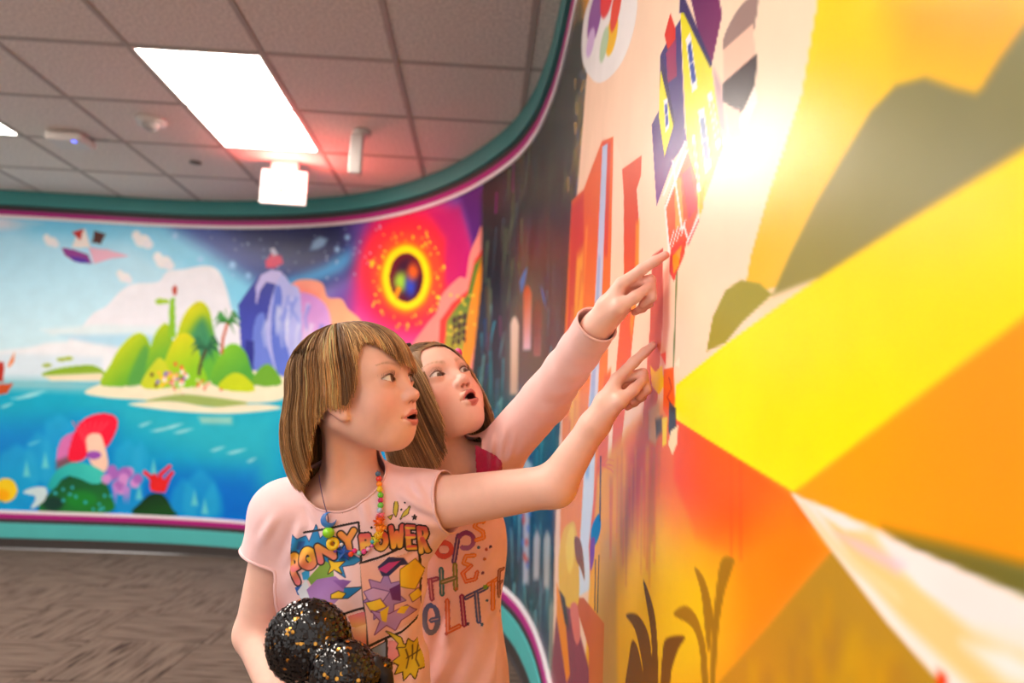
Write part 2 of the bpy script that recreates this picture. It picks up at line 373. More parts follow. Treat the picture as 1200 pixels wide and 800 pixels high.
([200,200,220,0,100,0],[4509,2325,35,12,42,-54,-43,-13]),
([245,150,140,4,100,1],[5902,1529,176,161,111,75,50,106,197,84,86,-13,31,127,79,91,88,7,89,-835,-890,25]),
([225,70,60,0,100,0],[6230,1351,5,354,133,97,185,57,70,172,106,58,16,-156,-209,-229,-122,-358]),
([105,130,50,0,100,0,190,170,60,6470,1816,6403,1451],[6291,1349,26,349,116,80,122,54,71,172,85,37,56,-313,-247,-386]),
([240,150,30,0,100,0],[6498,1343,88,407,70,171,84,165,38,-359,-171,-388]),
([75,50,40,0,100,0],[6377,1709,52,3,4,-40,-52,-4]),
([75,50,40,0,100,0],[6379,1660,52,4,4,-40,-52,-4]),
([75,50,40,0,100,0],[6381,1612,51,4,4,-40,-51,-4]),
([75,50,40,0,100,0],[6382,1564,52,4,4,-40,-52,-4]),
([75,50,40,0,100,0],[6439,1714,53,2,4,-40,-53,-3]),
([75,50,40,0,100,0],[6441,1666,53,3,4,-40,-53,-3]),
([75,50,40,0,100,0],[6443,1618,52,3,4,-39,-52,-4]),
([75,50,40,0,100,0],[6444,1570,53,4,4,-39,-53,-5]),
([75,50,40,0,100,0],[6502,1718,54,2,4,-40,-54,-2]),
([75,50,40,0,100,0],[6504,1670,54,3,4,-39,-54,-3]),
([75,50,40,0,100,0],[6506,1623,54,3,4,-39,-54,-4]),
([75,50,40,0,100,0],[6507,1576,54,3,4,-39,-54,-3]),
([240,210,70,0,100,1],[6647,1814,-11,-6,-19,5,-1,10,19,0]),
([240,210,70,0,100,1],[6605,1820,-11,-6,-19,5,-1,9,18,1]),
([240,210,70,0,100,1],[6358,1852,-10,-6,-18,5,0,10,17,1]),
([240,210,70,0,100,1],[6494,1728,-10,-7,-19,5,-1,10,18,1]),
([240,210,70,0,100,1],[6443,1536,-10,-7,-18,4,-1,10,17,1]),
([240,210,70,0,100,1],[6539,1544,-10,-6,-19,4,-1,9,18,2]),
([240,210,70,0,100,1],[6640,1716,-10,-6,-19,5,-1,9,18,1]),
([240,210,70,0,100,1],[6544,1772,-11,-6,-18,5,-1,9,18,1]),
([240,210,70,0,100,1],[6451,1627,-10,-6,-18,4,-1,9,17,2]),
([240,210,70,0,100,1],[6508,1811,-11,-6,-18,5,-1,10,18,0]),
([240,210,70,0,100,1],[6348,1608,-9,-7,-18,4,-1,10,17,1]),
([240,210,70,0,100,1],[6577,1627,-10,-6,-19,5,-1,9,18,1]),
([240,210,70,0,100,1],[6401,1600,-10,-7,-18,4,-1,10,17,1]),
([240,210,70,0,100,1],[6513,1791,-10,-6,-19,5,-1,9,18,1]),
([240,210,70,0,100,1],[6376,1654,-10,-7,-18,5,-1,9,17,2]),
([240,210,70,0,100,1],[6684,1636,-11,-6,-19,5,-1,9,18,1]),
([240,210,70,0,100,1],[6426,1619,-10,-6,-18,4,-1,9,17,2]),
([240,210,70,0,100,1],[6390,1646,-10,-7,-18,5,-1,9,17,2]),
([240,210,70,0,100,1],[6448,1836,-11,-6,-18,5,-1,9,18,1]),
([240,210,70,0,100,1],[6502,1679,-11,-7,-18,5,-1,9,18,1]),
([20,175,205,0,100,0,0,140,214,3173,1099,3266,211],[924,1155,988,40,996,42,857,23,940,15,1087,-38,1446,-54,119,-779,-1346,-241,-1013,-134,-863,-65,-787,-26,-746,-13,-746,-16,-740,-17]),
([150,205,215,50,100,0],[918,1193,700,23,707,23,706,23,507,-15,1169,9,8,-82,-1297,-11,-502,3,-997,-25,-990,-24]),
([60,190,205,200,85,0],[3173,1100,739,15,807,14,70,-775,-448,220,-629,226]),
([0,112,210,150,70,0],[3545,537,1000,111,183,-421,-780,-51,-716,-28,-689,-22,452,327]),
([0,120,215,150,50,0],[2205,866,1169,113,32,-320,-1153,-170]),
([190,235,240,10,85,0],[2625,1095,76,23,98,17,45,2,-86,-30,-77,-16]),
([190,235,240,10,85,0],[2709,1124,58,22,77,17,34,1,-66,-28,-59,-16]),
([190,235,240,10,85,0],[2558,1028,33,20,43,15,19,1,-36,-27,-33,-15]),
([190,235,240,10,85,0],[3676,895,62,22,81,16,37,2,-71,-29,-63,-16]),
([190,235,240,10,85,0],[3854,889,54,22,71,16,32,1,-62,-28,-55,-15]),
([190,235,240,10,85,0],[3798,926,44,21,58,15,27,1,-51,-28,-45,-14]),
([190,235,240,10,85,0],[4289,755,57,22,74,16,34,2,-65,-29,-58,-15]),
([190,235,240,10,85,0],[4156,768,42,21,54,15,25,1,-47,-27,-42,-15]),
([190,235,240,10,85,0],[4462,700,28,21,37,14,17,1,-31,-27,-29,-14]),
([190,235,240,10,85,0],[2788,756,32,20,43,15,20,1,-37,-27,-33,-14]),
([190,235,240,10,85,0],[3582,930,34,20,45,15,21,1,-39,-27,-35,-15]),
([60,185,225,30,55,1],[2638,253,-45,381,58,78,63,41,72,-35,76,-74,43,-382]),
([60,185,225,30,55,1],[2810,510,-26,227,34,77,39,40,48,-36,51,-75,25,-227]),
([60,185,225,30,55,1],[2959,327,-60,542,47,79,52,41,60,-36,64,-75,58,-544]),
([60,185,225,30,55,1],[3125,269,-45,416,29,77,33,40,41,-37,46,-75,43,-416]),
([60,185,225,30,55,1],[3470,281,-43,417,43,79,46,40,55,-36,59,-75,42,-417]),
([60,185,225,30,55,1],[3576,538,-15,153,24,78,29,39,36,-37,39,-75,16,-153]),
([60,185,225,30,55,1],[3901,274,-15,157,38,78,43,40,51,-36,54,-73,15,-157]),
([60,185,225,30,55,1],[4007,279,-21,220,52,78,58,41,64,-35,69,-72,21,-218]),
([60,185,225,30,55,1],[4161,288,-12,124,27,77,31,40,38,-36,41,-73,12,-124]),
([140,225,225,12,80,0],[2784,521,11,115,38,-113]),
([140,225,225,12,80,0],[2912,589,11,115,38,-113]),
([140,225,225,12,80,0],[4046,357,16,114,38,-112]),
([140,225,225,12,80,0],[4133,298,16,114,38,-110]),
([140,225,225,12,80,0],[3618,381,14,115,37,-113]),
([140,225,225,12,80,0],[3708,575,14,116,38,-114]),
([200,90,40,0,100,0],[2353,1180,283,32,-40,-80,-232,-42]),
([235,140,60,0,100,0],[2577,1345,38,107,2,-79,-31,-47]),
([190,60,45,0,100,0],[2394,1356,155,14,11,-149,-148,-13]),
([150,185,60,0,100,1],[2838,1299,151,53,218,23,71,-75,-374,-30]),
([245,232,205,10,100,0],[2841,1280,435,40,6,-59,-375,-17]),
([175,195,90,0,100,1],[3002,1411,-17,-15,-38,-1,-20,13,17,15,38,2]),
([175,195,90,0,100,1],[3051,1420,-17,-15,-38,-1,-20,13,17,15,38,2]),
([175,195,90,0,100,1],[2900,1361,-17,-15,-37,-2,-20,13,17,15,37,2]),
([248,238,212,8,100,1],[3165,1177,302,132,520,87,711,-44,17,-178,-565,-46,-601,1,-255,9]),
([120,185,60,0,100,1,205,215,40,3556,1378,3380,1535],[3286,1222,45,179,62,135,105,105,81,-30,50,-110,48,-216]),
([90,160,90,20,70,1],[3475,1231,43,212,68,102,61,-228]),
([110,180,70,0,100,1,190,210,40,3779,1454,3637,1680],[3602,1249,20,331,65,136,55,-11,57,-184,26,-262]),
([110,185,70,0,100,1,215,215,35,4076,1531,3852,1803],[3772,1257,41,398,51,169,88,83,87,-44,57,-166,76,-360]),
([60,140,120,50,80,1],[3910,1625,81,156,77,-84,43,-165,-117,-70]),
([150,205,50,0,100,1,225,220,40,3955,1362,3796,1620],[3732,1255,38,298,83,103,100,-49,72,-176,42,-163]),
([150,200,60,0,100,0],[3743,1619,-15,300,38,15,37,-313]),
([170,205,60,0,100,0],[3610,1901,37,21,68,-10,16,-26,-98,-18]),
([190,80,60,0,100,1],[3781,1989,-7,-36,-20,0,-13,34,7,35,20,1]),
([95,170,70,0,100,1,140,200,60,4339,1342,4194,1534],[4122,1270,48,231,90,88,104,-50,68,-129,42,-141]),
([200,215,40,0,100,1],[4181,1240,87,113,114,-9,95,-114]),
([120,175,60,0,100,1],[4458,1281,53,131,93,15,100,-139]),
([205,215,60,0,100,1],[3571,1235,80,181,62,36,79,-129,-56,-101]),
([200,110,70,0,100,0],[4198,1756,-27,-127,1,-127,23,-1,-1,124,27,126]),
([80,161,80,0,100,1],[4209,1763,-80,43,-33,-59,36,29,78,-32]),
([80,161,80,0,100,1],[4209,1763,-68,74,-24,-45,27,15,66,-63]),
([80,161,80,0,100,1],[4209,1763,-29,97,3,-33,0,3,27,-86]),
([70,140,70,0,100,1],[4209,1763,34,80,44,-41,-41,11,-36,-69]),
([70,140,70,0,100,1],[4209,1763,55,51,57,-54,-54,24,-57,-40]),
([70,140,70,0,100,1],[4209,1763,57,12,58,-71,-55,41,-59,-1]),
([70,140,70,0,100,1],[4209,1763,-73,9,-30,-74,32,44,72,2]),
([70,140,70,0,100,1],[4209,1763,30,-23,38,-87,-36,57,-31,34]),
([90,80,60,0,100,0],[4043,1548,-35,-108,-7,-107,25,-3,7,104,34,105]),
([63,126,92,0,100,1],[4054,1554,-87,46,-38,-62,41,32,86,-36]),
([63,126,92,0,100,1],[4054,1554,-74,82,-28,-46,31,16,73,-72]),
([63,126,92,0,100,1],[4054,1554,-31,109,2,-34,1,4,30,-99]),
([55,110,80,0,100,1],[4054,1554,40,90,47,-42,-45,12,-40,-80]),
([55,110,80,0,100,1],[4054,1554,63,57,63,-56,-60,26,-64,-47]),
([55,110,80,0,100,1],[4054,1554,65,13,63,-76,-60,46,-66,-3]),
([55,110,80,0,100,1],[4054,1554,-80,8,-34,-79,37,49,79,2]),
([55,110,80,0,100,1],[4054,1554,35,-27,41,-93,-39,63,-35,37]),
([240,200,80,0,100,1],[3771,1273,-9,-17,-16,6,-2,20,15,6]),
([235,150,150,0,100,1],[3892,1369,-9,-16,-17,5,-2,20,16,7]),
([235,150,150,0,100,1],[3762,1301,-9,-17,-16,6,-2,20,15,6]),
([240,200,80,0,100,1],[3834,1328,-9,-17,-17,6,-2,20,16,7]),
([235,150,150,0,100,1],[3763,1305,-8,-16,-17,5,-2,20,16,7]),
([150,120,200,0,100,1],[3861,1301,-9,-16,-17,5,-2,20,16,7]),
([150,120,200,0,100,1],[3915,1308,-9,-17,-17,6,-2,20,16,7]),
([245,240,235,0,100,1],[3834,1254,-8,-16,-17,5,-2,20,15,7]),
([245,240,235,0,100,1],[3929,1322,-8,-16,-17,5,-2,20,16,7]),
([245,240,235,0,100,1],[3908,1272,-9,-17,-17,6,-2,20,16,7]),
([235,150,150,0,100,1],[3805,1329,-9,-16,-16,5,-2,20,15,7]),
([235,150,150,0,100,1],[3760,1301,-8,-17,-17,6,-2,20,15,6]),
([230,90,70,0,100,1],[3895,1299,-9,-16,-17,5,-2,20,16,7]),
([240,200,80,0,100,1],[3884,1283,-8,-16,-17,5,-2,20,16,7]),
([245,240,235,0,100,1],[3886,1259,-8,-16,-17,5,-2,20,16,7]),
([235,150,150,0,100,1],[3915,1343,-8,-17,-17,6,-2,20,15,6]),
([230,90,70,0,100,1],[3884,1392,-9,-17,-17,5,-2,21,16,6]),
([235,150,150,0,100,1],[3800,1342,-9,-17,-17,6,-2,20,16,7]),
([240,200,80,0,100,1],[3714,1340,-8,-17,-17,6,-2,20,16,7]),
([150,120,200,0,100,1],[3769,1340,-9,-17,-16,5,-2,20,15,7]),
([90,60,60,0,100,1],[3662,1324,-8,-16,-17,5,-2,20,15,7]),
([150,120,200,0,100,1],[3845,1314,-8,-17,-17,6,-2,20,16,6]),
([150,120,200,0,100,1],[3767,1331,-8,-16,-17,5,-2,20,16,7]),
([230,90,70,0,100,1],[3835,1412,-8,-16,-17,5,-2,20,16,7]),
([230,90,70,0,100,1],[3827,1284,-9,-16,-17,5,-2,20,16,7]),
([245,240,235,0,100,1],[3761,1291,-8,-17,-17,6,-2,20,16,7]),
([150,120,200,0,100,1],[3713,1273,-8,-17,-17,6,-2,20,15,7]),
([230,90,70,0,100,1],[3838,1289,-8,-17,-17,6,-2,20,16,7]),
([150,120,200,0,100,1],[3859,1306,-8,-16,-17,5,-2,20,16,7]),
([240,200,80,0,100,1],[3896,1346,-8,-16,-17,5,-2,20,16,7]),
([245,240,235,0,100,1],[3831,1311,-8,-17,-17,6,-2,20,16,7]),
([90,60,60,0,100,1],[3896,1303,-8,-17,-17,6,-2,20,16,7]),
([240,200,80,0,100,1],[3819,1315,-9,-17,-17,6,-2,20,16,7]),
([235,150,150,0,100,1],[3915,1176,-9,-17,-17,6,-2,20,16,7]),
([240,200,80,0,100,1],[3800,1322,-8,-17,-17,6,-2,20,16,7]),
([235,150,150,0,100,1],[3858,1334,-9,-16,-17,5,-2,20,16,7]),
([90,60,60,0,100,1],[3700,1246,-8,-17,-17,6,-2,20,16,6]),
([235,150,150,0,100,1],[3810,1269,-8,-16,-17,5,-2,20,16,7]),
([235,150,150,0,100,1],[3901,1287,-9,-17,-17,6,-2,20,16,7]),
([240,200,80,0,100,1],[3854,1321,-8,-17,-17,6,-2,20,16,7]),
([240,200,80,0,100,1],[3900,1366,-9,-16,-17,5,-2,20,16,7]),
([245,240,235,0,100,1],[3936,1323,-9,-17,-17,6,-2,20,16,7]),
([240,200,80,0,100,1],[3737,1306,-9,-17,-16,5,-2,20,15,7]),
([240,200,80,0,100,1],[3749,1249,-8,-17,-17,6,-2,20,16,7]),
([245,240,235,0,100,1],[3891,1354,-8,-17,-17,6,-2,20,16,6]),
([225,120,70,0,100,1],[4086,1254,-7,-12,-15,4,-1,14,14,4]),
([225,120,70,0,100,1],[3830,1249,-7,-11,-14,4,-1,13,13,5]),
([225,120,70,0,100,1],[4215,1231,-7,-12,-15,4,-1,14,13,4]),
([235,225,170,0,100,1],[4030,1250,-8,-11,-14,3,-1,14,13,5]),
([235,225,170,0,100,1],[3885,1211,-7,-12,-14,4,-1,14,13,4]),
([235,225,170,0,100,1],[4028,1256,-7,-11,-14,3,-2,14,14,5]),
([235,225,170,0,100,1],[3904,1240,-7,-12,-14,4,-1,14,13,4]),
([225,120,70,0,100,1],[4023,1253,-7,-11,-14,3,-2,14,14,5]),
([235,225,170,0,100,1],[4049,1263,-7,-12,-14,4,-2,14,14,4]),
([235,225,170,0,100,1],[3854,1194,-7,-11,-14,4,-1,13,13,5]),
([225,120,70,0,100,1],[4080,1231,-7,-11,-14,4,-2,14,14,4]),
([235,225,170,0,100,1],[3841,1284,-7,-12,-14,4,-2,14,13,4]),
([235,225,170,0,100,1],[3804,1226,-7,-11,-14,4,-1,13,13,5]),
([235,225,170,0,100,1],[4001,1233,-7,-11,-14,4,-2,13,13,5]),
([235,225,170,0,100,1],[4048,1286,-7,-12,-14,4,-2,14,14,5]),
([225,120,70,0,100,1],[4030,1268,-7,-11,-14,3,-2,14,14,5]),
([225,120,70,0,100,1],[3843,1223,-7,-11,-13,4,-2,13,13,5]),
([225,120,70,0,100,1],[4059,1291,-8,-12,-14,4,-1,14,13,4]),
([235,225,170,0,100,1],[4018,1297,-7,-12,-14,4,-1,14,13,5]),
([225,120,70,0,100,1],[4110,1273,-8,-11,-14,3,-1,14,13,5]),
([165,185,110,10,100,1],[3615,1119,257,63,204,-5,210,-18,143,-21,-101,-55,-244,16,-271,2]),
([250,240,215,10,100,1],[3489,1094,322,33,342,-31,348,39,219,-25,-354,-51,-278,-11,-337,12]),
([200,225,205,20,70,0],[4036,1020,276,11,5,-58,-248,-4]),
([30,95,60,0,100,1,45,130,60,3171,522,3229,272],[2942,263,56,159,82,98,148,56,129,-46,75,-124,1,-126]),
([30,70,60,20,100,1],[3094,331,-17,-40,-50,-19,-54,15,-26,39,17,41,50,18,54,-15]),
([40,140,60,30,100,1],[3330,371,-28,-46,-76,-21,-80,16,-37,43,28,45,76,22,80,-16]),
([220,130,190,0,100,1],[3011,644,19,160,93,61,46,-23,-14,-161,-79,-66]),
([130,95,110,20,100,0],[3011,644,141,69,-15,-96,-119,-36]),
([238,30,70,0,100,1],[3096,660,9,147,37,111,68,67,110,30,91,-28,14,-83,-44,-118,-57,-54,-78,-28,-57,-53]),
([250,90,110,4,100,0],[3241,718,-69,126,-73,100,-6,-5,73,-99,69,-125]),
([250,90,110,4,100,0],[3242,717,-51,127,-48,101,-7,-3,48,-101,51,-126]),
([250,90,110,4,100,0],[3242,717,-32,127,-23,102,-8,-2,24,-102,32,-126]),
([250,90,110,4,100,0],[3242,716,-13,128,1,103,-7,0,-2,-103,14,-128]),
([250,90,110,4,100,0],[3242,716,5,128,27,104,-8,2,-26,-105,-6,-128]),
([250,90,110,4,100,0],[3242,715,24,129,51,105,-7,3,-51,-105,-24,-130]),
([250,90,110,4,100,0],[3242,715,42,129,76,106,-6,5,-77,-107,-42,-130]),
([250,215,195,0,100,1],[3214,831,84,29,45,-76,48,-158,-32,-52,-58,17,-59,87]),
([165,95,190,0,100,1],[3333,701,-25,-29,-56,-2,-30,26,25,29,55,2]),
([80,205,195,0,100,1,50,180,180,3288,590,2994,453],[2970,453,49,115,104,67,125,-8,104,-47,19,-63,-71,-34,-116,40,-99,9,-65,-90]),
([215,235,240,0,100,1],[2797,402,76,41,86,-3,-2,-89,-91,-65,27,88]),
([220,160,220,10,100,1],[3546,505,-15,-34,-38,-1,-22,32,15,33,38,2]),
([180,120,200,10,100,1],[3458,594,-15,-33,-38,-2,-22,32,16,34,37,2]),
([220,160,220,10,100,1],[3585,584,-15,-34,-38,-2,-23,32,16,34,38,2]),
([180,120,200,10,100,1],[3571,568,-16,-34,-38,-1,-22,32,15,34,38,1]),
([220,160,220,10,100,1],[3540,450,-16,-33,-38,-1,-22,32,16,33,37,2]),
([180,120,200,10,100,1],[3479,560,-15,-34,-38,-1,-22,32,15,33,38,2]),
([220,160,220,10,100,1],[3637,504,-16,-34,-38,-1,-23,32,16,34,38,1]),
([180,120,200,10,100,1],[3554,582,-15,-33,-38,-2,-23,32,16,34,38,2]),
([220,160,220,10,100,1],[3540,502,-16,-34,-37,-1,-22,32,15,34,38,1]),
([180,120,200,10,100,1],[3457,555,-15,-34,-38,-1,-22,32,15,34,38,1]),
([220,160,220,10,100,1],[3509,480,-15,-33,-38,-1,-22,32,15,33,38,2]),
([180,120,200,10,100,1],[3535,567,-16,-34,-37,-2,-23,33,16,33,38,2]),
([220,160,220,10,100,1],[3425,524,-16,-33,-37,-2,-22,33,15,33,38,2]),
([180,120,200,10,100,1],[3522,480,-15,-34,-38,-1,-22,32,15,34,38,1]),
([220,160,220,10,100,1],[3551,535,-16,-33,-38,-2,-22,32,16,34,37,1]),
([180,120,200,10,100,1],[3656,536,-16,-33,-38,-2,-23,32,16,34,38,2]),
([200,150,220,10,100,0],[3438,469,38,2,-6,-127]),
([200,150,220,10,100,0],[3507,472,38,1,-6,-127]),
([200,150,220,10,100,0],[3532,473,38,1,-6,-127]),
([25,60,35,0,100,1,35,85,40,3717,416,3762,292],[3610,274,48,90,77,66,92,-8,76,-98,31,-49]),
([225,45,50,0,100,0],[3769,454,-30,99,-77,50,-15,-22,62,-46,15,-89]),
([225,45,50,0,100,0],[3808,450,-4,115,64,71,-20,19,-79,-76,-7,-126]),
([225,45,50,0,100,0],[3834,438,31,104,29,52,-24,15,-39,-52,-41,-103]),
([225,45,50,0,100,0],[3795,452,-13,85,-37,46,-22,-14,24,-40,3,-79]),
([225,50,50,0,100,1],[3853,499,-31,-51,-72,-3,-40,48,30,50,72,4]),
([250,215,50,0,100,1],[2753,420,-16,-63,-53,-27,-59,23,-31,61,16,63,53,27,59,-23]),
([250,215,50,0,100,0],[2575,470,44,-55,-28,-76,-70,-28,-23,187]),
([250,180,20,20,100,1],[2702,380,-23,-39,-55,-1,-31,36,22,39,55,2]),
([70,190,200,0,100,1],[3037,408,-6,-11,-13,4,-2,13,12,5]),
([70,190,200,0,100,1],[3326,297,-7,-11,-12,4,-2,13,12,4]),
([70,190,200,0,100,1],[3395,308,-7,-11,-13,3,-1,14,12,4]),
([70,190,200,0,100,1],[3374,295,-7,-11,-13,4,-1,13,12,5]),
([70,190,200,0,100,1],[3094,435,-6,-11,-13,4,-2,13,12,5]),
([70,190,200,0,100,1],[3104,355,-6,-11,-13,4,-2,13,12,5]),
([70,190,200,0,100,1],[3158,453,-7,-11,-13,4,-1,13,12,4]),
([70,190,200,0,100,1],[3042,406,-7,-11,-13,3,-1,13,12,5]),
([70,190,200,0,100,1],[3146,403,-7,-11,-13,3,-1,14,12,4]),
([70,190,200,0,100,1],[3265,347,-7,-11,-13,4,-1,13,12,5]),
([70,190,200,0,100,1],[3398,400,-7,-11,-13,4,-1,13,12,5]),
([70,190,200,0,100,1],[3444,402,-7,-11,-13,3,-1,14,12,4]),
([70,190,200,0,100,1],[3191,387,-7,-11,-13,4,-1,13,12,5]),
([70,190,200,0,100,1],[3364,336,-6,-11,-13,4,-1,13,12,5]),
([48,52,58,0,100,0],[6651,2848,1593,-267,1500,-680,17,-197,17,-185,15,-174,13,-163,13,-155,13,-147,11,-139,11,-132,-2877,-1301,-136,491,-138,542,-140,597,100,399,76,546]),
([32,38,44,80,100,0],[6695,2407,147,115,150,-341,14,-764,-63,-370,-281,-7,46,395,42,446]),
([50,66,62,120,100,0],[6960,2485,724,175,1016,-202,296,-489,-320,-444,-1204,191,-368,108]),
([25,75,85,120,70,0],[6850,1378,1710,-115,38,-515,-1254,-267,-539,279]),
([20,40,45,100,80,0],[7294,803,1406,10,-30,-281,-30,-280,-1181,-436,-83,473]),
([],[]),
([110,45,100,0,100,0],[6867,2387,2,-126,24,-7,-2,126]),
([110,45,100,0,100,0],[7090,2493,6,-171,26,-7,-6,170]),
([140,120,80,4,100,0],[8733,2070,-14,-64,12,-6,62,42]),
([110,110,70,4,100,0],[8845,1981,30,-62,13,-6,23,39]),
([60,60,55,4,100,0],[8908,2023,24,-76,16,-7,37,46]),
([140,120,80,4,100,0],[8740,1879,84,-85,9,-3,-44,70]),
([165,140,90,4,100,0],[8911,2037,-4,-49,9,-4,37,33]),
([60,60,55,4,100,0],[8614,1878,24,-75,13,-4,30,55]),
([90,100,120,4,100,0],[8754,2192,-28,-38,14,-7,82,9]),
([60,60,55,4,100,0],[8740,2121,54,-62,15,-7,8,32]),
([140,120,80,4,100,0],[8939,2120,39,-54,9,-5,-2,35]),
([110,110,70,4,100,0],[8724,2006,-43,-32,15,-6,98,7]),
([60,60,55,4,100,0],[8859,1892,48,-78,16,-6,16,53]),
([165,140,90,4,100,0],[8817,2064,-25,-43,11,-6,72,21]),
([165,140,90,4,100,0],[8848,2098,-31,-42,17,-8,93,9]),
([165,140,90,4,100,0],[8943,2025,16,-58,9,-3,17,41]),
([110,110,70,4,100,0],[8819,1955,54,-88,15,-5,5,62]),
([60,60,55,4,100,0],[8933,1774,0,-52,16,-6,61,30]),
([60,60,55,4,100,0],[8895,1813,52,-71,14,-5,8,50]),
([90,100,120,4,100,0],[8764,1837,-19,-63,20,-7,95,34]),
([110,110,70,4,100,0],[8580,1874,55,-88,15,-4,5,67]),
([140,120,80,4,100,0],[8836,1847,-18,-30,9,-3,53,16]),
([60,60,55,4,100,0],[8859,2016,34,-79,14,-6,23,52]),
([90,100,120,4,100,0],[8993,1801,-20,-28,14,-5,73,6]),
([60,60,55,4,100,0],[8945,1965,20,-57,11,-5,24,37]),
([60,60,55,4,100,0],[8925,1875,-1,-42,17,-7,66,15]),
([140,120,80,4,100,0],[9013,2067,28,-75,12,-6,20,49]),
([60,60,55,4,100,0],[8640,2003,29,-69,17,-7,38,41]),
([90,100,120,4,100,0],[8876,1798,28,-42,9,-3,8,29]),
([60,60,55,4,100,0],[8821,2096,6,-72,18,-9,66,36]),
([140,120,80,4,100,0],[8754,2084,-74,-8,15,-7,128,-20]),
([90,100,120,4,100,0],[8832,2124,15,-64,16,-8,52,30]),
([140,120,80,4,100,0],[8794,2076,-49,-29,9,-5,84,13]),
([60,60,55,4,100,0],[8780,1929,-67,-42,20,-8,138,11]),
([110,110,70,4,100,0],[8668,2150,-62,-49,21,-10,137,11]),
([140,120,80,4,100,0],[8686,1951,-26,-52,13,-5,73,33]),
([60,60,55,4,100,0],[8645,1901,-66,-48,18,-6,126,24]),
([60,60,55,4,100,0],[8621,2091,-112,5,24,-11,187,-43]),
([60,60,55,4,100,0],[8714,2033,96,-93,20,-8,-14,58]),
([140,120,80,4,100,0],[8711,1955,-26,-37,17,-7,88,11]),
([60,60,55,4,100,0],[8751,2046,34,-77,10,-4,5,59]),
([165,140,90,4,100,0],[8802,1939,-87,-34,14,-6,136,12]),
([140,120,80,4,100,0],[8887,1963,32,-45,13,-6,21,22]),
([90,100,120,4,100,0],[8754,1829,20,-49,11,-4,27,32]),
([90,100,120,4,100,0],[8956,1887,66,-56,9,-4,-32,43]),
([165,140,90,4,100,0],[8605,2238,24,-62,10,-5,18,41]),
([90,100,120,4,100,0],[8639,2104,34,-62,20,-9,48,24]),
([90,100,120,4,100,0],[8750,1972,-54,-23,11,-4,94,5]),
([90,100,120,4,100,0],[8944,2120,-2,-46,14,-8,57,17]),
([165,140,90,4,100,0],[8881,2029,51,-88,16,-7,15,57]),
([110,110,70,4,100,0],[8829,1870,29,-71,12,-4,21,51]),
([110,110,70,4,100,0],[8402,1946,-62,-22,27,-10,164,-17]),
([90,100,120,4,100,0],[8824,2154,-33,-31,18,-10,98,-4]),
([60,60,55,4,100,0],[8712,2181,63,-73,19,-9,17,32]),
([110,110,70,4,100,0],[8718,1972,14,-44,12,-5,32,25]),
([140,120,80,4,100,0],[8835,1917,58,-83,14,-5,0,60]),
([110,110,70,4,100,0],[8865,2071,-36,-22,17,-8,96,-10]),
([165,140,90,4,100,0],[8466,1943,46,-77,23,-7,44,44]),
([90,100,120,4,100,0],[8540,1920,13,-42,18,-7,57,17]),
([140,120,80,4,100,0],[8892,1944,13,-49,16,-6,46,22]),
([110,110,70,4,100,0],[8752,1860,101,-72,11,-3,-51,54]),
([110,110,70,4,100,0],[8661,1933,-79,-27,21,-8,151,-3]),
([165,140,90,4,100,0],[8666,2126,48,-94,20,-9,33,55]),
([140,120,80,4,100,0],[8873,2047,-21,-38,12,-6,65,16]),
([60,60,55,4,100,0],[8801,2131,-50,-42,19,-9,119,4]),
([140,120,80,4,100,0],[8910,1996,-47,-24,9,-5,83,8]),
([110,110,70,4,100,0],[8777,2063,65,-95,9,-4,-25,77]),
([165,140,90,4,100,0],[8715,1995,41,-62,13,-5,11,40]),
([90,100,120,4,100,0],[8843,2072,-12,-44,9,-5,48,27]),
([110,110,70,4,100,0],[8745,1997,-72,-36,14,-6,125,12]),
([90,100,120,4,100,0],[8858,1884,-12,-29,14,-5,64,7]),
([140,120,80,4,100,0],[8779,2040,4,-51,13,-6,46,28]),
([110,110,70,4,100,0],[8730,2056,55,-71,9,-4,-14,54]),
([110,110,70,4,100,0],[8629,1984,47,-80,15,-5,12,55]),
([140,120,80,4,100,0],[8839,2178,0,-49,15,-7,56,17]),
([60,60,55,4,100,0],[8697,2065,-33,-27,20,-9,110,-10]),
([165,140,90,4,100,0],[8790,2115,-20,-35,14,-7,76,7]),
([60,60,55,4,100,0],[8968,2107,108,-106,14,-7,-48,76]),
([90,100,120,4,100,0],[8848,2101,17,-43,8,-4,20,24]),
([165,140,90,4,100,0],[8850,2110,-58,-19,11,-6,101,-4]),
([110,110,70,4,100,0],[8748,1906,-11,-67,19,-7,83,38]),
([90,100,120,4,100,0],[8723,1936,-10,-38,12,-4,55,19]),
([60,60,55,4,100,0],[8731,2248,51,-87,17,-8,18,49]),
([110,110,70,4,100,0],[8719,2095,26,-75,11,-5,21,53]),
([165,140,90,4,100,0],[8837,1966,-38,-52,12,-5,86,31]),
([90,100,120,4,100,0],[8698,2016,88,-108,15,-6,-27,82]),
([110,110,70,4,100,0],[8737,2123,-22,-28,20,-10,97,-10]),
([140,120,80,4,100,0],[8819,2193,42,-79,10,-4,-3,57]),
([165,140,90,4,100,0],[8631,2071,45,-65,20,-9,38,29]),
([140,120,80,4,100,0],[8717,1951,-4,-71,13,-5,53,51]),
([110,110,70,4,100,0],[8884,1958,-43,-33,16,-7,101,6]),
([90,100,120,4,100,0],[8761,2118,-86,-10,12,-6,129,-12]),
([70,85,80,50,100,0],[7167,1722,162,85,164,-10,256,-91,184,-217,-73,-283,-704,-22,-89,321]),
([225,205,190,12,100,0,190,165,140,7221,1615,7277,1216],[7205,1218,-41,368,23,29,41,8,39,-22,35,-36,29,-350]),
([190,90,50,12,100,0,215,190,205,7434,1744,7485,1423],[7402,1431,-37,291,29,25,47,4,46,-25,42,-36,21,-272]),
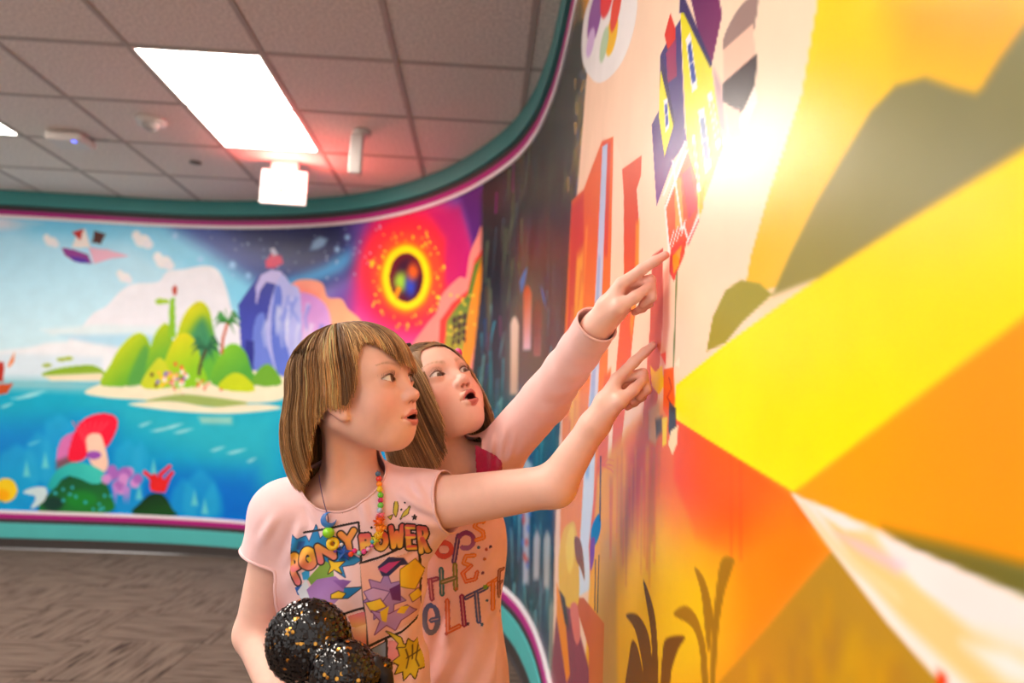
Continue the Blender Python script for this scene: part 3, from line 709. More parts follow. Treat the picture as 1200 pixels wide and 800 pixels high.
([100,60,55,12,100,0,150,105,105,7678,1632,7734,1369],[7626,1379,-36,236,35,22,63,2,59,-25,51,-35,15,-216]),
([70,120,180,10,100,0],[7285,1793,72,39,62,14,-38,-71,-55,-56]),
([60,110,170,10,100,0],[7704,1715,149,-85,66,-84,-107,72]),
([210,205,215,20,80,0],[7594,357,-95,522,59,43,87,-30,83,-505]),
([215,205,205,20,80,0],[7844,430,-33,167,72,46,106,-14,10,-166]),
([215,210,205,20,80,0],[8160,467,-50,178,91,45,125,-8,19,-173]),
([170,165,150,20,80,0],[8433,256,-70,200,95,51,116,4,31,-197]),
([150,110,100,20,80,0],[8427,667,-40,137,95,38,115,-12,6,-134]),
([160,190,200,20,80,0],[7612,753,-15,113,65,42,95,-27,-7,-113]),
([200,80,60,10,70,1],[7704,480,-18,-19,-42,-8,-23,11,17,19,41,8]),
([90,120,190,10,70,1],[7710,621,-18,-18,-42,-7,-24,13,17,18,42,6]),
([200,80,60,10,70,1],[7571,659,-16,-18,-36,-5,-21,14,15,18,36,5]),
([90,120,190,10,70,1],[7727,686,-18,-18,-43,-6,-24,13,17,18,42,6]),
([200,80,60,10,70,1],[7676,556,-17,-19,-41,-7,-23,13,16,19,41,6]),
([90,120,190,10,70,1],[7583,541,-16,-19,-37,-7,-21,13,15,19,37,6]),
([200,80,60,10,70,1],[7642,489,-16,-20,-40,-7,-22,12,15,19,40,7]),
([90,120,190,10,70,1],[7720,469,-17,-19,-43,-9,-24,11,17,20,42,8]),
([200,80,60,10,70,1],[7589,637,-16,-19,-38,-5,-21,14,15,18,37,5]),
([90,120,190,10,70,1],[7529,657,-15,-19,-35,-5,-20,15,14,19,35,4]),
([252,226,202,0,100,0,253,215,190,9965,1423,9202,1697],[9099,2406,-139,-267,-176,-371,-233,-476,-33,-308,-34,-307,67,-330,59,-303,1238,563,324,147,164,75,102,46,70,32,2,53,3,54,3,56,2,56,3,58,2,58,3,60,3,61,-84,61,-135,98,-261,189]),
([226,105,52,0,100,0,240,150,60,8882,1685,8944,843],[8647,1798,297,-62,100,7,216,6,174,-59,9,-263,-5,-231,-96,-231,-78,-249,-609,-137,-50,342,-54,371]),
([205,75,60,20,100,0],[8651,1782,295,-54,61,-269,-120,-99,-234,-77]),
([200,70,65,10,70,0],[9274,1743,128,-51,-4,-254,-48,11]),
([248,190,70,30,75,0],[8834,1570,150,-11,37,-308,-178,-325,-83,-6,30,351]),
([225,115,60,12,60,0],[8865,1361,-23,-105,40,-4,78,96]),
([245,165,70,12,60,0],[8952,1149,-24,-141,19,0,50,139]),
([245,165,70,12,60,0],[8914,1351,-12,-146,36,-3,64,136]),
([245,165,70,12,60,0],[8968,1184,-15,-177,19,1,41,173]),
([225,115,60,12,60,0],[9156,1294,-20,-87,28,-2,61,80]),
([210,85,55,12,60,0],[8780,1092,-20,-186,18,1,46,184]),
([225,115,60,12,60,0],[8713,1406,-37,-116,30,-3,77,108]),
([210,85,55,12,60,0],[8933,1268,-34,-110,18,0,60,105]),
([245,165,70,12,60,0],[8945,1048,-1,-176,35,3,52,175]),
([225,115,60,12,60,0],[9229,1538,-27,-91,16,-4,48,85]),
([210,85,55,12,60,0],[9259,1385,-21,-97,19,-3,47,91]),
([245,165,70,12,60,0],[9015,1610,-13,-182,18,-4,40,173]),
([245,165,70,12,60,0],[9273,1197,-9,-125,25,0,46,120]),
([225,115,60,12,60,0],[8891,1144,-31,-125,18,1,58,122]),
([225,115,60,12,60,0],[9252,1285,-15,-102,24,-1,51,95]),
([225,115,60,12,60,0],[8728,1438,-17,-162,36,-3,69,150]),
([245,165,70,12,60,0],[9061,1088,-27,-92,25,1,62,90]),
([210,85,55,12,60,0],[9253,1443,-9,-129,27,-4,48,118]),
([225,115,60,12,60,0],[8922,1509,-32,-102,26,-4,67,92]),
([225,115,60,12,60,0],[9200,1100,-10,-126,26,2,49,123]),
([245,165,70,12,60,0],[8915,1082,-22,-144,23,1,54,143]),
([210,85,55,12,60,0],[9252,1163,-13,-143,16,1,36,139]),
([245,165,70,12,60,0],[8846,1557,-27,-127,28,-5,67,116]),
([225,115,60,12,60,0],[9221,1033,-30,-87,13,1,47,86]),
([190,205,235,0,100,0,225,235,248,9274,1672,9228,878],[9277,1730,77,-23,-16,-255,-17,-247,-28,-244,-4,-239,-223,-71,58,297,76,266,45,260]),
([150,180,225,10,70,0],[9259,1471,40,-10,-31,-310,-56,-196,-58,-5,60,263]),
([252,224,200,0,100,0],[9434,1690,149,-129,-18,-62,5,-297,-57,-224,-62,-236,-63,-15,27,347,35,174]),
([214,92,62,0,100,0,228,110,58,9644,1506,9566,981],[9546,1577,181,-41,-4,-35,-32,-13,19,-49,7,-134,-49,-126,-60,-134,-33,-124,-86,-42,48,310,57,154,-22,171]),
([240,150,60,10,100,0],[9690,1427,28,-2,4,-107,-45,-96,-18,33,34,84]),
([200,95,85,0,100,0,222,120,70,9847,1306,9778,998],[9815,1340,63,-2,7,-102,-23,-121,-40,-113,-65,-32,23,134,33,130]),
([226,130,110,10,60,0],[9885,1299,25,7,5,-86,-27,-94,-12,50]),
([225,110,48,10,100,0],[9397,1181,83,9,-12,-182,-99,-182,-80,-104,-45,83,91,195]),
([244,180,50,20,100,0,232,150,40,9579,772,9819,1026],[9342,965,198,78,168,34,237,35,324,-87,64,-38,-206,-183,-789,-429,-125,-57,54,381]),
([226,112,52,50,100,0,238,120,60,9815,1077,9986,972],[9661,1047,153,43,149,13,158,-41,-74,-82,-92,-55,-82,33,-99,-38,-99,14]),
([250,110,10,12,100,0,235,95,50,10184,1013,9967,1013],[9945,1112,324,-87,34,-19,-82,-35,-86,-24,-101,2,-84,63]),
([248,140,10,40,100,0,252,165,20,10268,1008,10147,857],[10261,1026,72,-39,-112,-88,-106,-86,10,55,-1,69,97,65]),
([248,196,40,70,100,0,255,205,30,9715,884,9995,790],[9523,852,350,106,251,-21,2,-86,-46,-77,-475,-181]),
([205,170,110,30,70,0],[9413,834,76,45,94,-17,50,-244,-309,-182,54,221]),
([190,150,70,40,50,0],[9549,981,119,9,34,-108,-68,-40]),
([245,185,60,10,50,0],[9629,1026,19,-168,11,2,-7,167]),
([245,185,60,10,50,0],[9805,1051,8,-90,10,1,3,89]),
([245,185,60,10,50,0],[9555,985,13,-100,15,2,2,100]),
([225,120,50,10,50,0],[9748,1020,9,-131,5,1,-4,130]),
([245,185,60,10,50,0],[9772,1007,7,-110,4,1,-2,109]),
([245,185,60,10,50,0],[9543,982,8,-91,7,1,0,91]),
([225,120,50,10,50,0],[9808,1001,11,-131,9,2,-2,130]),
([245,185,60,10,50,0],[9800,1045,11,-146,7,2,-3,145]),
([225,120,50,10,50,0],[9636,969,12,-126,5,2,-5,125]),
([245,185,60,10,50,0],[9692,1014,15,-140,9,1,-4,140]),
([200,130,50,10,50,0],[9836,1023,7,-110,8,1,0,110]),
([225,120,50,10,50,0],[9605,1007,9,-102,8,1,-1,102]),
([200,130,50,10,50,0],[9845,1042,7,-114,5,1,-1,113]),
([200,130,50,10,50,0],[9825,984,10,-134,7,1,-2,135]),
([200,130,50,10,50,0],[9496,980,20,-134,18,3,-3,134]),
([200,130,50,10,50,0],[9875,1045,2,-61,4,0,2,61]),
([225,120,50,10,50,0],[9569,1018,14,-139,6,1,-7,138]),
([225,120,50,10,50,0],[9685,1036,10,-121,6,0,-4,121]),
([200,130,50,10,50,0],[9610,1037,17,-168,6,1,-11,167]),
([225,120,50,10,50,0],[9792,1003,9,-117,7,1,-1,117]),
([200,130,50,10,50,0],[9775,987,9,-130,4,1,-4,130]),
([225,120,50,10,50,0],[9502,960,20,-129,17,3,-2,129]),
([225,120,50,10,50,0],[9852,997,6,-108,7,1,-1,108]),
([245,185,60,10,50,0],[9722,1041,12,-134,7,1,-4,134]),
([200,130,50,10,50,0],[9657,969,17,-154,11,2,-5,154]),
([200,130,50,10,50,0],[9709,1005,7,-92,6,0,-1,92]),
([215,85,20,4,50,0],[10135,1062,2,-118,4,0,-2,118]),
([215,85,20,4,50,0],[10158,1063,2,-115,4,1,-1,114]),
([150,75,95,10,100,0],[8655,579,275,40,493,-79,-1006,-478,158,369]),
([205,105,60,0,100,0,225,135,60,9271,681,9468,588],[9000,635,186,44,293,22,6,-153,-164,-96,-31,145]),
([240,150,40,0,100,0],[8574,587,253,-39,153,-108,-65,-44,-307,95]),
([236,190,70,0,100,1],[8655,579,-32,95,94,87,160,46,111,11,85,-63,27,-106,-163,-55,-161,-23]),
([250,215,90,10,100,1],[8794,729,86,65,95,5,3,-82,-104,-43]),
([150,95,50,0,100,1],[8979,782,117,14,71,-34,25,-43,-80,13,-85,4]),
([75,55,60,0,100,0],[8655,579,159,12,138,-54,-118,-10]),
([225,130,120,0,100,1],[8937,594,133,42,78,-53,-88,-40]),
([30,135,190,0,100,1],[9276,851,103,43,28,-24,-51,-39,-72,-19]),
([135,75,170,0,100,1],[9269,817,61,20,-4,-45,-45,-32]),
([60,50,50,0,100,0],[9373,1013,12,-132,16,2,-12,131]),
([70,60,60,0,100,0],[9343,795,8,-102,14,3,-8,102]),
([70,60,60,0,100,0],[9388,812,-2,-116,14,4,1,115]),
([225,110,70,0,100,0],[9413,995,57,15,65,1,1,1,-70,0,-66,-16]),
([225,110,70,0,100,0],[9408,994,81,7,47,-1,2,1,-48,2,-85,-6]),
([225,110,70,0,100,0],[9403,994,104,-1,30,-4,3,1,-27,5,-103,2]),
([255,228,0,0,100,0,255,240,0,10359,1214,10220,1033],[9951,1133,168,37,193,37,214,39,-4,-97,-253,-124,-323,65]),
([250,215,40,30,60,0],[10360,1214,166,30,-2,-43,-89,-4]),
([247,170,0,0,100,0,240,160,5,10356,1044,10502,1019],[10269,1025,253,124,-7,-141,-111,1,-114,13]),
([140,122,45,6,100,0,120,115,55,10412,1003,10506,993],[10391,1013,124,-2,-2,-42,-69,19]),
([188,148,50,0,100,0,205,150,40,10308,959,10221,849],[10085,792,136,107,109,89,132,-60]),
([215,170,30,12,35,0],[10300,925,-3,-41,18,6,3,39]),
([215,170,30,12,35,0],[10352,916,-3,-36,14,5,3,35]),
([215,170,30,12,35,0],[10355,935,-3,-22,11,3,3,22]),
([170,125,60,12,35,0],[10218,857,-3,-24,9,3,3,24]),
([215,170,30,12,35,0],[10323,907,-2,-23,13,5,2,22]),
([215,170,30,12,35,0],[10349,927,-2,-20,9,3,2,20]),
([222,165,20,12,35,0],[10361,912,-2,-30,8,3,3,30]),
([222,165,20,12,35,0],[10395,907,-2,-22,6,2,3,22]),
([170,125,60,12,35,0],[10209,846,-3,-41,23,9,3,39]),
([215,170,30,12,35,0],[10243,861,-4,-25,17,6,3,25]),
([215,170,30,12,35,0],[10388,930,-2,-14,6,2,2,14]),
([215,170,30,12,35,0],[10334,907,-3,-26,16,5,3,25]),
([215,170,30,12,35,0],[10328,886,-3,-30,13,5,3,29]),
([170,125,60,12,35,0],[10313,923,-3,-30,9,3,3,29]),
([215,170,30,12,35,0],[10310,876,-3,-20,18,6,3,20]),
([170,125,60,12,35,0],[10291,870,-3,-40,17,7,3,38]),
([170,125,60,12,35,0],[10261,894,-3,-31,13,4,3,31]),
([222,165,20,12,35,0],[10184,856,-3,-20,17,6,4,19]),
([222,165,20,12,35,0],[10368,925,-3,-28,11,4,3,27]),
([170,125,60,12,35,0],[10287,892,-3,-38,18,7,3,36]),
([170,125,60,12,35,0],[10278,924,-3,-18,16,4,3,17]),
([170,125,60,12,35,0],[10395,915,-3,-34,5,2,3,33]),
([170,125,60,12,35,0],[10409,918,-3,-21,9,4,3,20]),
([222,165,20,12,35,0],[10404,914,-3,-31,7,3,2,30]),
([170,125,60,12,35,0],[10328,932,-3,-37,9,3,3,36]),
([215,170,30,12,35,0],[10182,856,-4,-18,19,6,3,17]),
([170,125,60,12,35,0],[10393,924,-3,-29,12,4,3,28]),
([222,165,20,12,35,0],[10187,847,-3,-43,13,5,3,42]),
([215,170,30,12,35,0],[10377,903,-2,-13,13,4,2,13]),
([222,165,20,12,35,0],[10385,909,-2,-13,6,2,2,13]),
([222,165,20,12,35,0],[10395,929,-3,-15,9,2,2,15]),
([215,170,30,12,35,0],[10318,891,-2,-23,8,3,3,23]),
([222,165,20,12,35,0],[10318,951,-2,-32,8,2,2,31]),
([215,170,30,12,35,0],[10344,923,-2,-25,9,2,3,26]),
([222,165,20,12,35,0],[10381,918,-3,-25,9,3,3,25]),
([170,125,60,12,35,0],[10401,921,-2,-34,7,3,3,33]),
([170,125,60,12,35,0],[10323,912,-3,-28,7,3,3,26]),
([222,165,20,12,35,0],[10301,896,-3,-36,14,5,3,35]),
([252,240,232,0,100,0],[10261,1025,22,-3,93,-14,68,-7,71,-8,-3,-48,-60,-22,-58,26,-67,37]),
([250,210,140,6,85,0],[10307,1018,49,-11,22,0,26,-19,66,-23,43,-1,-1,-19,-37,-14,-64,23,-56,28]),
([255,242,238,0,100,0],[10299,1020,40,-4,35,-7,-29,-5,-29,7]),
([255,240,238,0,100,0],[10386,1008,72,-9,56,-11,0,-11,-50,-6,-36,9,-24,14]),
([240,205,225,6,80,0],[10333,1000,33,-1,46,-7,-8,-7,-43,7]),
([255,245,240,8,100,0],[10463,956,31,7,19,-3,-1,-14,-19,-1]),
([250,225,180,6,100,0],[10283,1017,56,-26,64,-20,4,-4,-52,10,-40,17]),
([235,80,30,0,100,0],[10439,926,4,10,7,-4,0,-8,-11,-4]),
([247,196,55,0,100,0,255,215,10,10361,1282,10363,1408],[10331,1506,201,-145,-6,-122,-214,-32,-145,11,15,37,38,51,65,75]),
([240,165,50,30,70,0],[10405,1398,44,-15,82,-32,-3,-59,-44,13,-61,43]),
([246,205,110,50,60,0],[10285,1270,76,-8,-63,-34,-78,-11]),
([160,150,85,4,100,0,140,135,95,10311,1210,10468,1289],[10229,1206,33,31,44,35,38,24,40,25,29,7,30,-9,26,-20,18,-12,16,13,27,17,-4,-76,-107,-16,-107,-18]),
([168,158,62,0,100,0],[10063,1168,18,38,37,25,40,4,44,-12,27,-16,-66,-18,-44,-17]),
([246,240,240,0,100,1],[9635,1820,-168,6,-328,131,-322,229,6,139,333,-85,327,-185,159,-151]),
([150,95,165,6,100,1],[9181,2109,-86,-2,-112,42,-70,65,24,46,99,-4,108,-47,56,-60]),
([225,60,70,6,100,1],[9379,2049,-66,-3,-88,36,-56,55,16,40,77,-3,84,-40,46,-50]),
([240,190,40,6,100,1],[9442,1915,-52,-7,-67,23,-42,40,13,32,58,4,65,-25,35,-38]),
([190,210,180,6,100,1],[9311,1965,-48,-7,-54,16,-29,30,17,27,51,5,52,-18,25,-29]),
([225,80,60,6,100,1],[9476,1957,-51,-10,-57,17,-28,35,21,32,55,7,55,-19,23,-33]),
([220,190,230,6,100,1],[9064,2106,-53,-2,-68,25,-41,36,13,27,59,-1,66,-26,36,-34]),
([110,40,105,0,100,0,130,50,110,9990,1653,10085,1540],[9971,1694,109,-70,21,-57,-32,-47,-43,59]),
([70,60,125,0,100,0,95,75,150,9847,1657,9886,1412],[9879,1656,66,-3,25,-169,12,-25,-59,-5,-86,-41,-42,148,44,4,5,89]),
([215,55,45,0,100,0],[9864,1675,30,18,29,-42,1,-19,-41,9]),
([160,60,110,0,100,0],[9875,1640,49,-4,8,-62,-45,12]),
([232,222,40,0,100,0,240,235,120,9955,1637,10061,1388],[9940,1690,33,-35,94,-134,40,-120,-73,-57,-31,54,-22,65,-21,115]),
([60,50,110,0,100,0],[9940,1705,33,-45,99,-140,-7,-1,-106,135,-20,12]),
([238,230,60,0,100,0],[9845,1641,78,-133,-46,-32,-38,81]),
([60,50,105,0,100,0],[9840,1657,31,-40,58,-111,-9,0,-75,124]),
([250,248,250,0,100,0],[9970,1609,19,0,32,-95,-21,3]),
([60,85,170,0,100,0],[9978,1594,13,0,23,-66,-15,2]),
([250,248,250,0,100,0],[9990,1561,14,-2,-3,3,-14,1]),
([250,248,250,0,100,0],[10023,1483,22,-6,27,-87,-20,-2]),
([120,140,180,0,100,0],[10031,1468,15,-4,19,-61,-14,-1]),
([250,248,250,0,100,0],[10042,1433,14,-1,-1,2,-15,1]),
([250,248,250,0,100,0],[9866,1569,20,-5,13,-51,-19,-1]),
([60,85,170,0,100,0],[9872,1559,13,-3,9,-35,-13,-1]),
([250,248,250,0,100,0],[9878,1538,14,-1,-4,2,-14,2]),
([250,248,250,0,100,0],[10055,1489,15,-2,31,-82,-11,-1]),
([200,200,140,0,100,0],[10063,1475,10,-1,22,-57,-8,-1]),
([250,248,250,0,100,0],[10076,1444,9,0,-2,2,-9,0]),
([250,248,250,0,100,0],[10002,1458,10,-3,24,-83,-10,0]),
([215,215,150,0,100,0],[10007,1444,8,-2,16,-57,-7,0]),
([250,248,250,0,100,0],[10016,1413,8,-1,-2,2,-7,1]),
([235,120,60,0,100,0,225,90,60,9906,1444,9970,1315],[9882,1401,100,49,39,-58,8,-44,-41,-31,-54,0,-32,22]),
([190,60,80,0,100,0],[9963,1419,33,-1,27,-64,-30,-8]),
([240,170,90,0,100,0],[9928,1420,29,-1,16,-68,-34,-4]),
([205,190,60,0,100,0],[10033,1371,22,9,-10,-33,-15,-12]),
([252,246,244,0,100,0],[9892,1393,95,50,-10,5,-98,-50]),
([252,246,244,0,100,0],[9878,1416,101,43,-6,4,-103,-43]),
([252,246,244,0,100,0],[9914,1457,49,-116,8,-2,-48,115]),
([252,246,244,0,100,0],[9881,1397,25,-74,9,-1,-25,72]),
([252,246,244,0,100,0],[9970,1348,21,-32,7,-1,-21,31]),
([252,246,244,0,100,0],[9991,1316,46,25,-6,3,-47,-26]),
([252,246,244,0,100,0],[9905,1324,29,25,-5,1,-29,-25]),
([252,246,244,0,100,0],[9926,1327,25,22,-4,2,-25,-23]),
([252,246,244,0,100,0],[9946,1330,21,20,-4,2,-21,-21]),
([252,246,244,0,100,0],[9966,1333,17,18,-4,1,-18,-18]),
([220,70,30,0,100,0],[9911,1318,76,6,-11,-21,-34,-19]),
([250,150,40,0,100,0],[9919,1311,49,7,-26,-23]),
([205,60,70,0,100,0],[9994,1313,40,23,-4,1,-41,-22]),
([165,140,135,0,100,1],[10106,1534,24,10,32,1,34,-13,-4,-24,-12,-10,-69,19]),
([248,205,185,0,100,0],[10106,1520,78,-13,8,-41,-28,-10,-57,15]),
([70,60,65,0,100,0],[10105,1479,91,-11,-7,-43,-34,-4,-52,38]),
([250,235,225,0,100,0],[10142,1409,47,27,8,-21,-33,-17]),
([246,200,185,0,100,0],[10113,1447,38,-20,5,-33,-28,6]),
([175,140,160,6,60,0],[10075,1513,27,-35,17,-74,-26,26]),
([105,130,80,0,100,0],[9944,1289,-4,-72,-5,-61,7,0,4,60,4,72]),
([235,75,60,0,100,0],[9917,1326,53,1,-10,-21,-24,-30,-25,20]),
([245,160,40,0,100,0],[9926,1314,41,6,-13,-26,-23,-7]),
([250,205,30,0,100,0],[9818,1170,31,-12,36,7,11,-30,-26,-11,-39,14]),
([235,90,80,0,100,0],[9875,1182,26,1,1,-19]),
([238,105,30,0,100,0],[9894,1159,48,-1,3,-46,-22,-24,-29,14]),
([190,50,40,0,100,0],[9917,1146,13,-16,-20,-11,21,-12,5,0,-20,12,19,11,-13,16]),
([70,70,80,0,100,0],[9922,1113,31,-10,1,-30,-21,-17,-13,22]),
([250,230,190,0,100,0],[9932,1073,32,8,-5,-25,-18,-15,-20,14]),
([225,175,120,6,100,0],[9813,1103,58,11,11,-36,-25,-27,-40,7]),
([110,85,70,6,100,0],[9854,1088,36,4,1,-21,-30,-8]),
([250,215,60,0,100,0],[9890,1090,25,2,-2,-37,-20,-5]),
([252,240,220,0,100,0],[9942,1161,22,9,0,-13]),
([172,128,22,0,100,1],[10087,794,1,59,9,41,16,44,32,7,-6,-14,-17,-25,-13,-34,-6,-33,-6,-41]),
([172,128,22,0,100,1],[10032,914,26,-3,19,-13,12,-19,-2,-26,-8,-21,-11,22,-13,36]),
([172,128,22,0,100,1],[9957,841,40,21,37,1,23,-12,16,-21,6,-39,-16,-6,-11,42,-28,18]),
([112,76,22,0,100,1,135,90,20,9809,839,9844,718],[9683,769,78,22,62,-2,32,-22,9,-53,-37,-14,-25,37,-49,29]),
([112,76,22,0,100,1,135,90,20,9809,839,9844,718],[9801,849,49,-15,31,-32,14,-77,-31,-11,-10,72]),
([112,76,22,0,100,1,135,90,20,9809,839,9844,718],[9695,653,19,57,25,36,47,-5,32,-44]),
([112,76,22,0,100,1,135,90,20,9809,839,9844,718],[9907,729,5,51,17,24,72,23,-24,-23,-25,-33,-9,-29]),
]
def paint_wall(s, z, seed=5):
    """evaluate the printed mural at every (s, z) grid point; returns sRGB colours"""
    s = np.asarray(s); z = np.asarray(z)
    img = np.full((len(z), len(s), 3), .8, np.float32); img[:, s > 8.3] = (.86, .62, .26)
    ds = np.gradient(s); dz = np.gradient(z)
    def fill(pts, c, soft, al, c2=None, g=None):
        p0, p1 = pts.min(0)-soft-.004, pts.max(0)+soft+.004
        i0, i1 = np.searchsorted(s, p0[0]), np.searchsorted(s, p1[0]); j0, j1 = np.searchsorted(z, p0[1]), np.searchsorted(z, p1[1])
        if i1 <= i0 or j1 <= j0: return
        X, Z = np.meshgrid(s[i0:i1].astype(np.float32), z[j0:j1].astype(np.float32))
        d2 = np.full(X.shape, 1e9, np.float32); ins = np.zeros(X.shape, bool)
        px = pts.astype(np.float32); q = np.roll(px, -1, 0)
        for (ax, az), (bx, bz) in zip(px, q):
            ex, ez = bx-ax, bz-az; L = ex*ex+ez*ez
            if L < 1e-12: continue
            wx, wz = X-ax, Z-az
            t = np.clip((wx*ex+wz*ez)/L, 0, 1)
            np.minimum(d2, (wx-ex*t)**2+(wz-ez*t)**2, out=d2)
            if abs(ez) > 1e-9:
                cr = ((az <= Z) != (bz <= Z)) & (wx < wz*(ex/ez))
                ins ^= cr
        sd = np.sqrt(d2); sd[ins] *= -1
        w = max(soft, .0016)
        m = np.clip(.5-sd/(2*w), 0, 1); m = m*m*(3-2*m)*al
        col = np.array(c, np.float32)
        if c2 is not None:
            gx, gz = g[2]-g[0], g[3]-g[1]
            t = np.clip(((X-g[0])*gx+(Z-g[1])*gz)/(gx*gx+gz*gz+1e-9), 0, 1)[..., None]
            col = col*(1-t)+np.array(c2, np.float32)*t
        v = img[j0:j1, i0:i1]; v += (col-v)*m[..., None]
    hx = lambda h: [v/255 for v in h]
    def forest():
        r = np.random.RandomState(seed)
        up = [(24, 26, 32), (100, 112, 84), (60, 84, 96), (30, 34, 44),(40, 60, 60),(60, 75, 65),(75, 85, 75),(45, 50, 70),(95, 105, 85),(85, 70, 50)]; lo = [(60, 165, 185), (24, 26, 32), (120, 170, 175), (26, 70, 110), (30, 85, 95),(40, 110, 120),(25, 50, 75),(30, 36, 50),(70, 90, 110),(20, 30, 35),(60, 70, 120),(70, 140, 160),(110, 150, 150),(90, 60, 80)]
        for i in range(900):
            sc = 6.74+r.rand()**.8*1.72; zc = .3+r.rand()*2.3
            if zc > 2.2 and sc < 6.95: continue
            pal = up if zc > 1.75 else lo
            l = .09+r.rand()*.24; w = .006+r.rand()*.020; b = r.randn()*.02
            fill(np.array([(sc-w, zc), (sc+w, zc+.01), (sc+b+w*.6, zc-l*.5), (sc+b*1.5, zc-l), (sc+b-w*.6, zc-l*.5)]), hx(pal[r.randint(len(pal))]), .006, .8)
    for a, b in MURAL:
        if not a: forest(); continue
        pts = np.cumsum(np.array(b, float).reshape(-1, 2), 0)/1000
        if a[5]:
            n = len(pts); out = []
            for t in np.linspace(0, 1, 5, endpoint=False):
                p0, p1, p2, p3 = np.roll(pts, 1, 0), pts, np.roll(pts, -1, 0), np.roll(pts, -2, 0)
                out.append(.5*((2*p1)+(-p0+p2)*t+(2*p0-5*p1+4*p2-p3)*t*t+(-p0+3*p1-3*p2+p3)*t**3))
            pts = np.stack(out, 1).reshape(-1, 2)
        c2 = g = None
        if len(a) > 6: c2 = [v/255 for v in a[6:9]]; g = [v/1000 for v in a[9:13]]
        fill(pts, [v/255 for v in a[:3]], a[3]/1000, a[4]/100, c2, g)
    lum = img.mean(-1, keepdims=True); return np.clip(lum+(img-lum)*1.10, 0, 1)**1.10
def steps(*segs):
    out = [np.array([segs[0][0]])]
    for a, b, d in segs: out.append(np.linspace(a, b, max(2, int(round((b-a)/d))+1))[1:])
    return np.concatenate(out)
M_MURAL = mat('mural_vinyl', attr='Col', rough=.27, noise=.035, nscale=9, bump=.05, bscale=900, Specular_IOR_Level=.28)
def wall_part(name, s, z):
    img = paint_wall(s, z); x, y = wall_xy(s)
    V = np.stack([np.broadcast_to(x, img.shape[:2]), np.broadcast_to(y, img.shape[:2]), np.broadcast_to(z[:, None], img.shape[:2])], -1).reshape(-1, 3)
    n = len(s); I = np.arange(len(z)-1)[:, None]*n+np.arange(n-1)[None]
    Fq = np.stack([I, I+1, I+n+1, I+n], -1).reshape(-1, 4)[:, ::-1]
    return link(name, mesh(name, V, Fq, True, img.reshape(-1, 3)), M_MURAL, kind='structure')
wall_part('wall_back', steps((0, 2.0, .05), (2.0, S_SEAM, .008)), steps((0, .22, .22), (.22, 2.52, .0075), (2.52, CEIL-.006, .19)))
wall_part('wall_right', steps((S_SEAM, 8.3, .010), (8.3, 9.1, .009), (9.1, 10.72, .0048), (10.72, S_END, .07)),
          steps((0, .2, .2), (.2, .56, .006), (.56, 1.95, .0026), (1.95, 2.52, .006), (2.52, CEIL-.006, .19)))

# bands above and below the print: profile (offset into the room, height) swept along the wall
def sweep(name, prof, m, kind='structure'):
    s = steps((0, 2.4, .3), (2.4, 9, .05), (9, S_END, .4)); k = len(prof); V = []
    for off, z in prof:
        x, y = wall_xy(s, off); V.append(np.stack([x, y, np.full_like(x, z)], -1))
    V = np.stack(V, 1).reshape(-1, 3); n = len(s); Fq = []
    for i in range(n-1):
        for j in range(k):
            a, b = i*k+j, i*k+(j+1) % k; Fq.append((a, b, b+k, a+k))
    Fq.append(tuple(range(k))[::-1]); Fq.append(tuple((n-1)*k+j for j in range(k)))
    o = link(name, mesh(name, V, Fq, False), m, kind=kind); return o
def band(name, z0, z1, off, m, ch=.003):
    return sweep(name, [(-.005, z0), (off-ch, z0), (off, z0+ch), (off, z1-ch), (off-ch, z1), (-.005, z1)], m)
M_TEAL = mat('teal_paint', (79, 185, 184), .45, noise=.03, nscale=6); M_DARK = mat('charcoal_paint', (58, 54, 56), .5, noise=.05, nscale=20)
M_MAG = mat('magenta_paint', (176, 18, 126), .4, noise=.03, nscale=6); M_WHT = mat('white_edge', (244, 236, 240), .35, noise=.02, nscale=8)
M_RUB = mat('dark_rubber', (59, 52, 50), .55, noise=.08, nscale=30, bump=.1)
band('trim_1', 2.588, 2.703, .030, mat('teal_paint_shaded', (62, 148, 146), .45, noise=.03, nscale=6)); band('trim_2', 2.547, 2.588, .004, M_DARK, .001)  # top teal band: same teal, darkened in its colour for the shade near the ceiling
band('trim_3', 2.511, 2.547, .014, M_MAG); band('trim_4', 2.487, 2.511, .010, M_WHT)
band('trim_5', .247, .270, .010, M_WHT); band('trim_6', .210, .247, .014, M_MAG)
band('trim_7', .180, .210, .013, M_DARK, .001); band('trim_8', .072, .180, .018, M_TEAL)
sweep('baseboard_back', [(-.005, 0), (.024, 0), (.018, .012), (.018, .066), (.014, .072), (-.005, .072)], M_RUB)

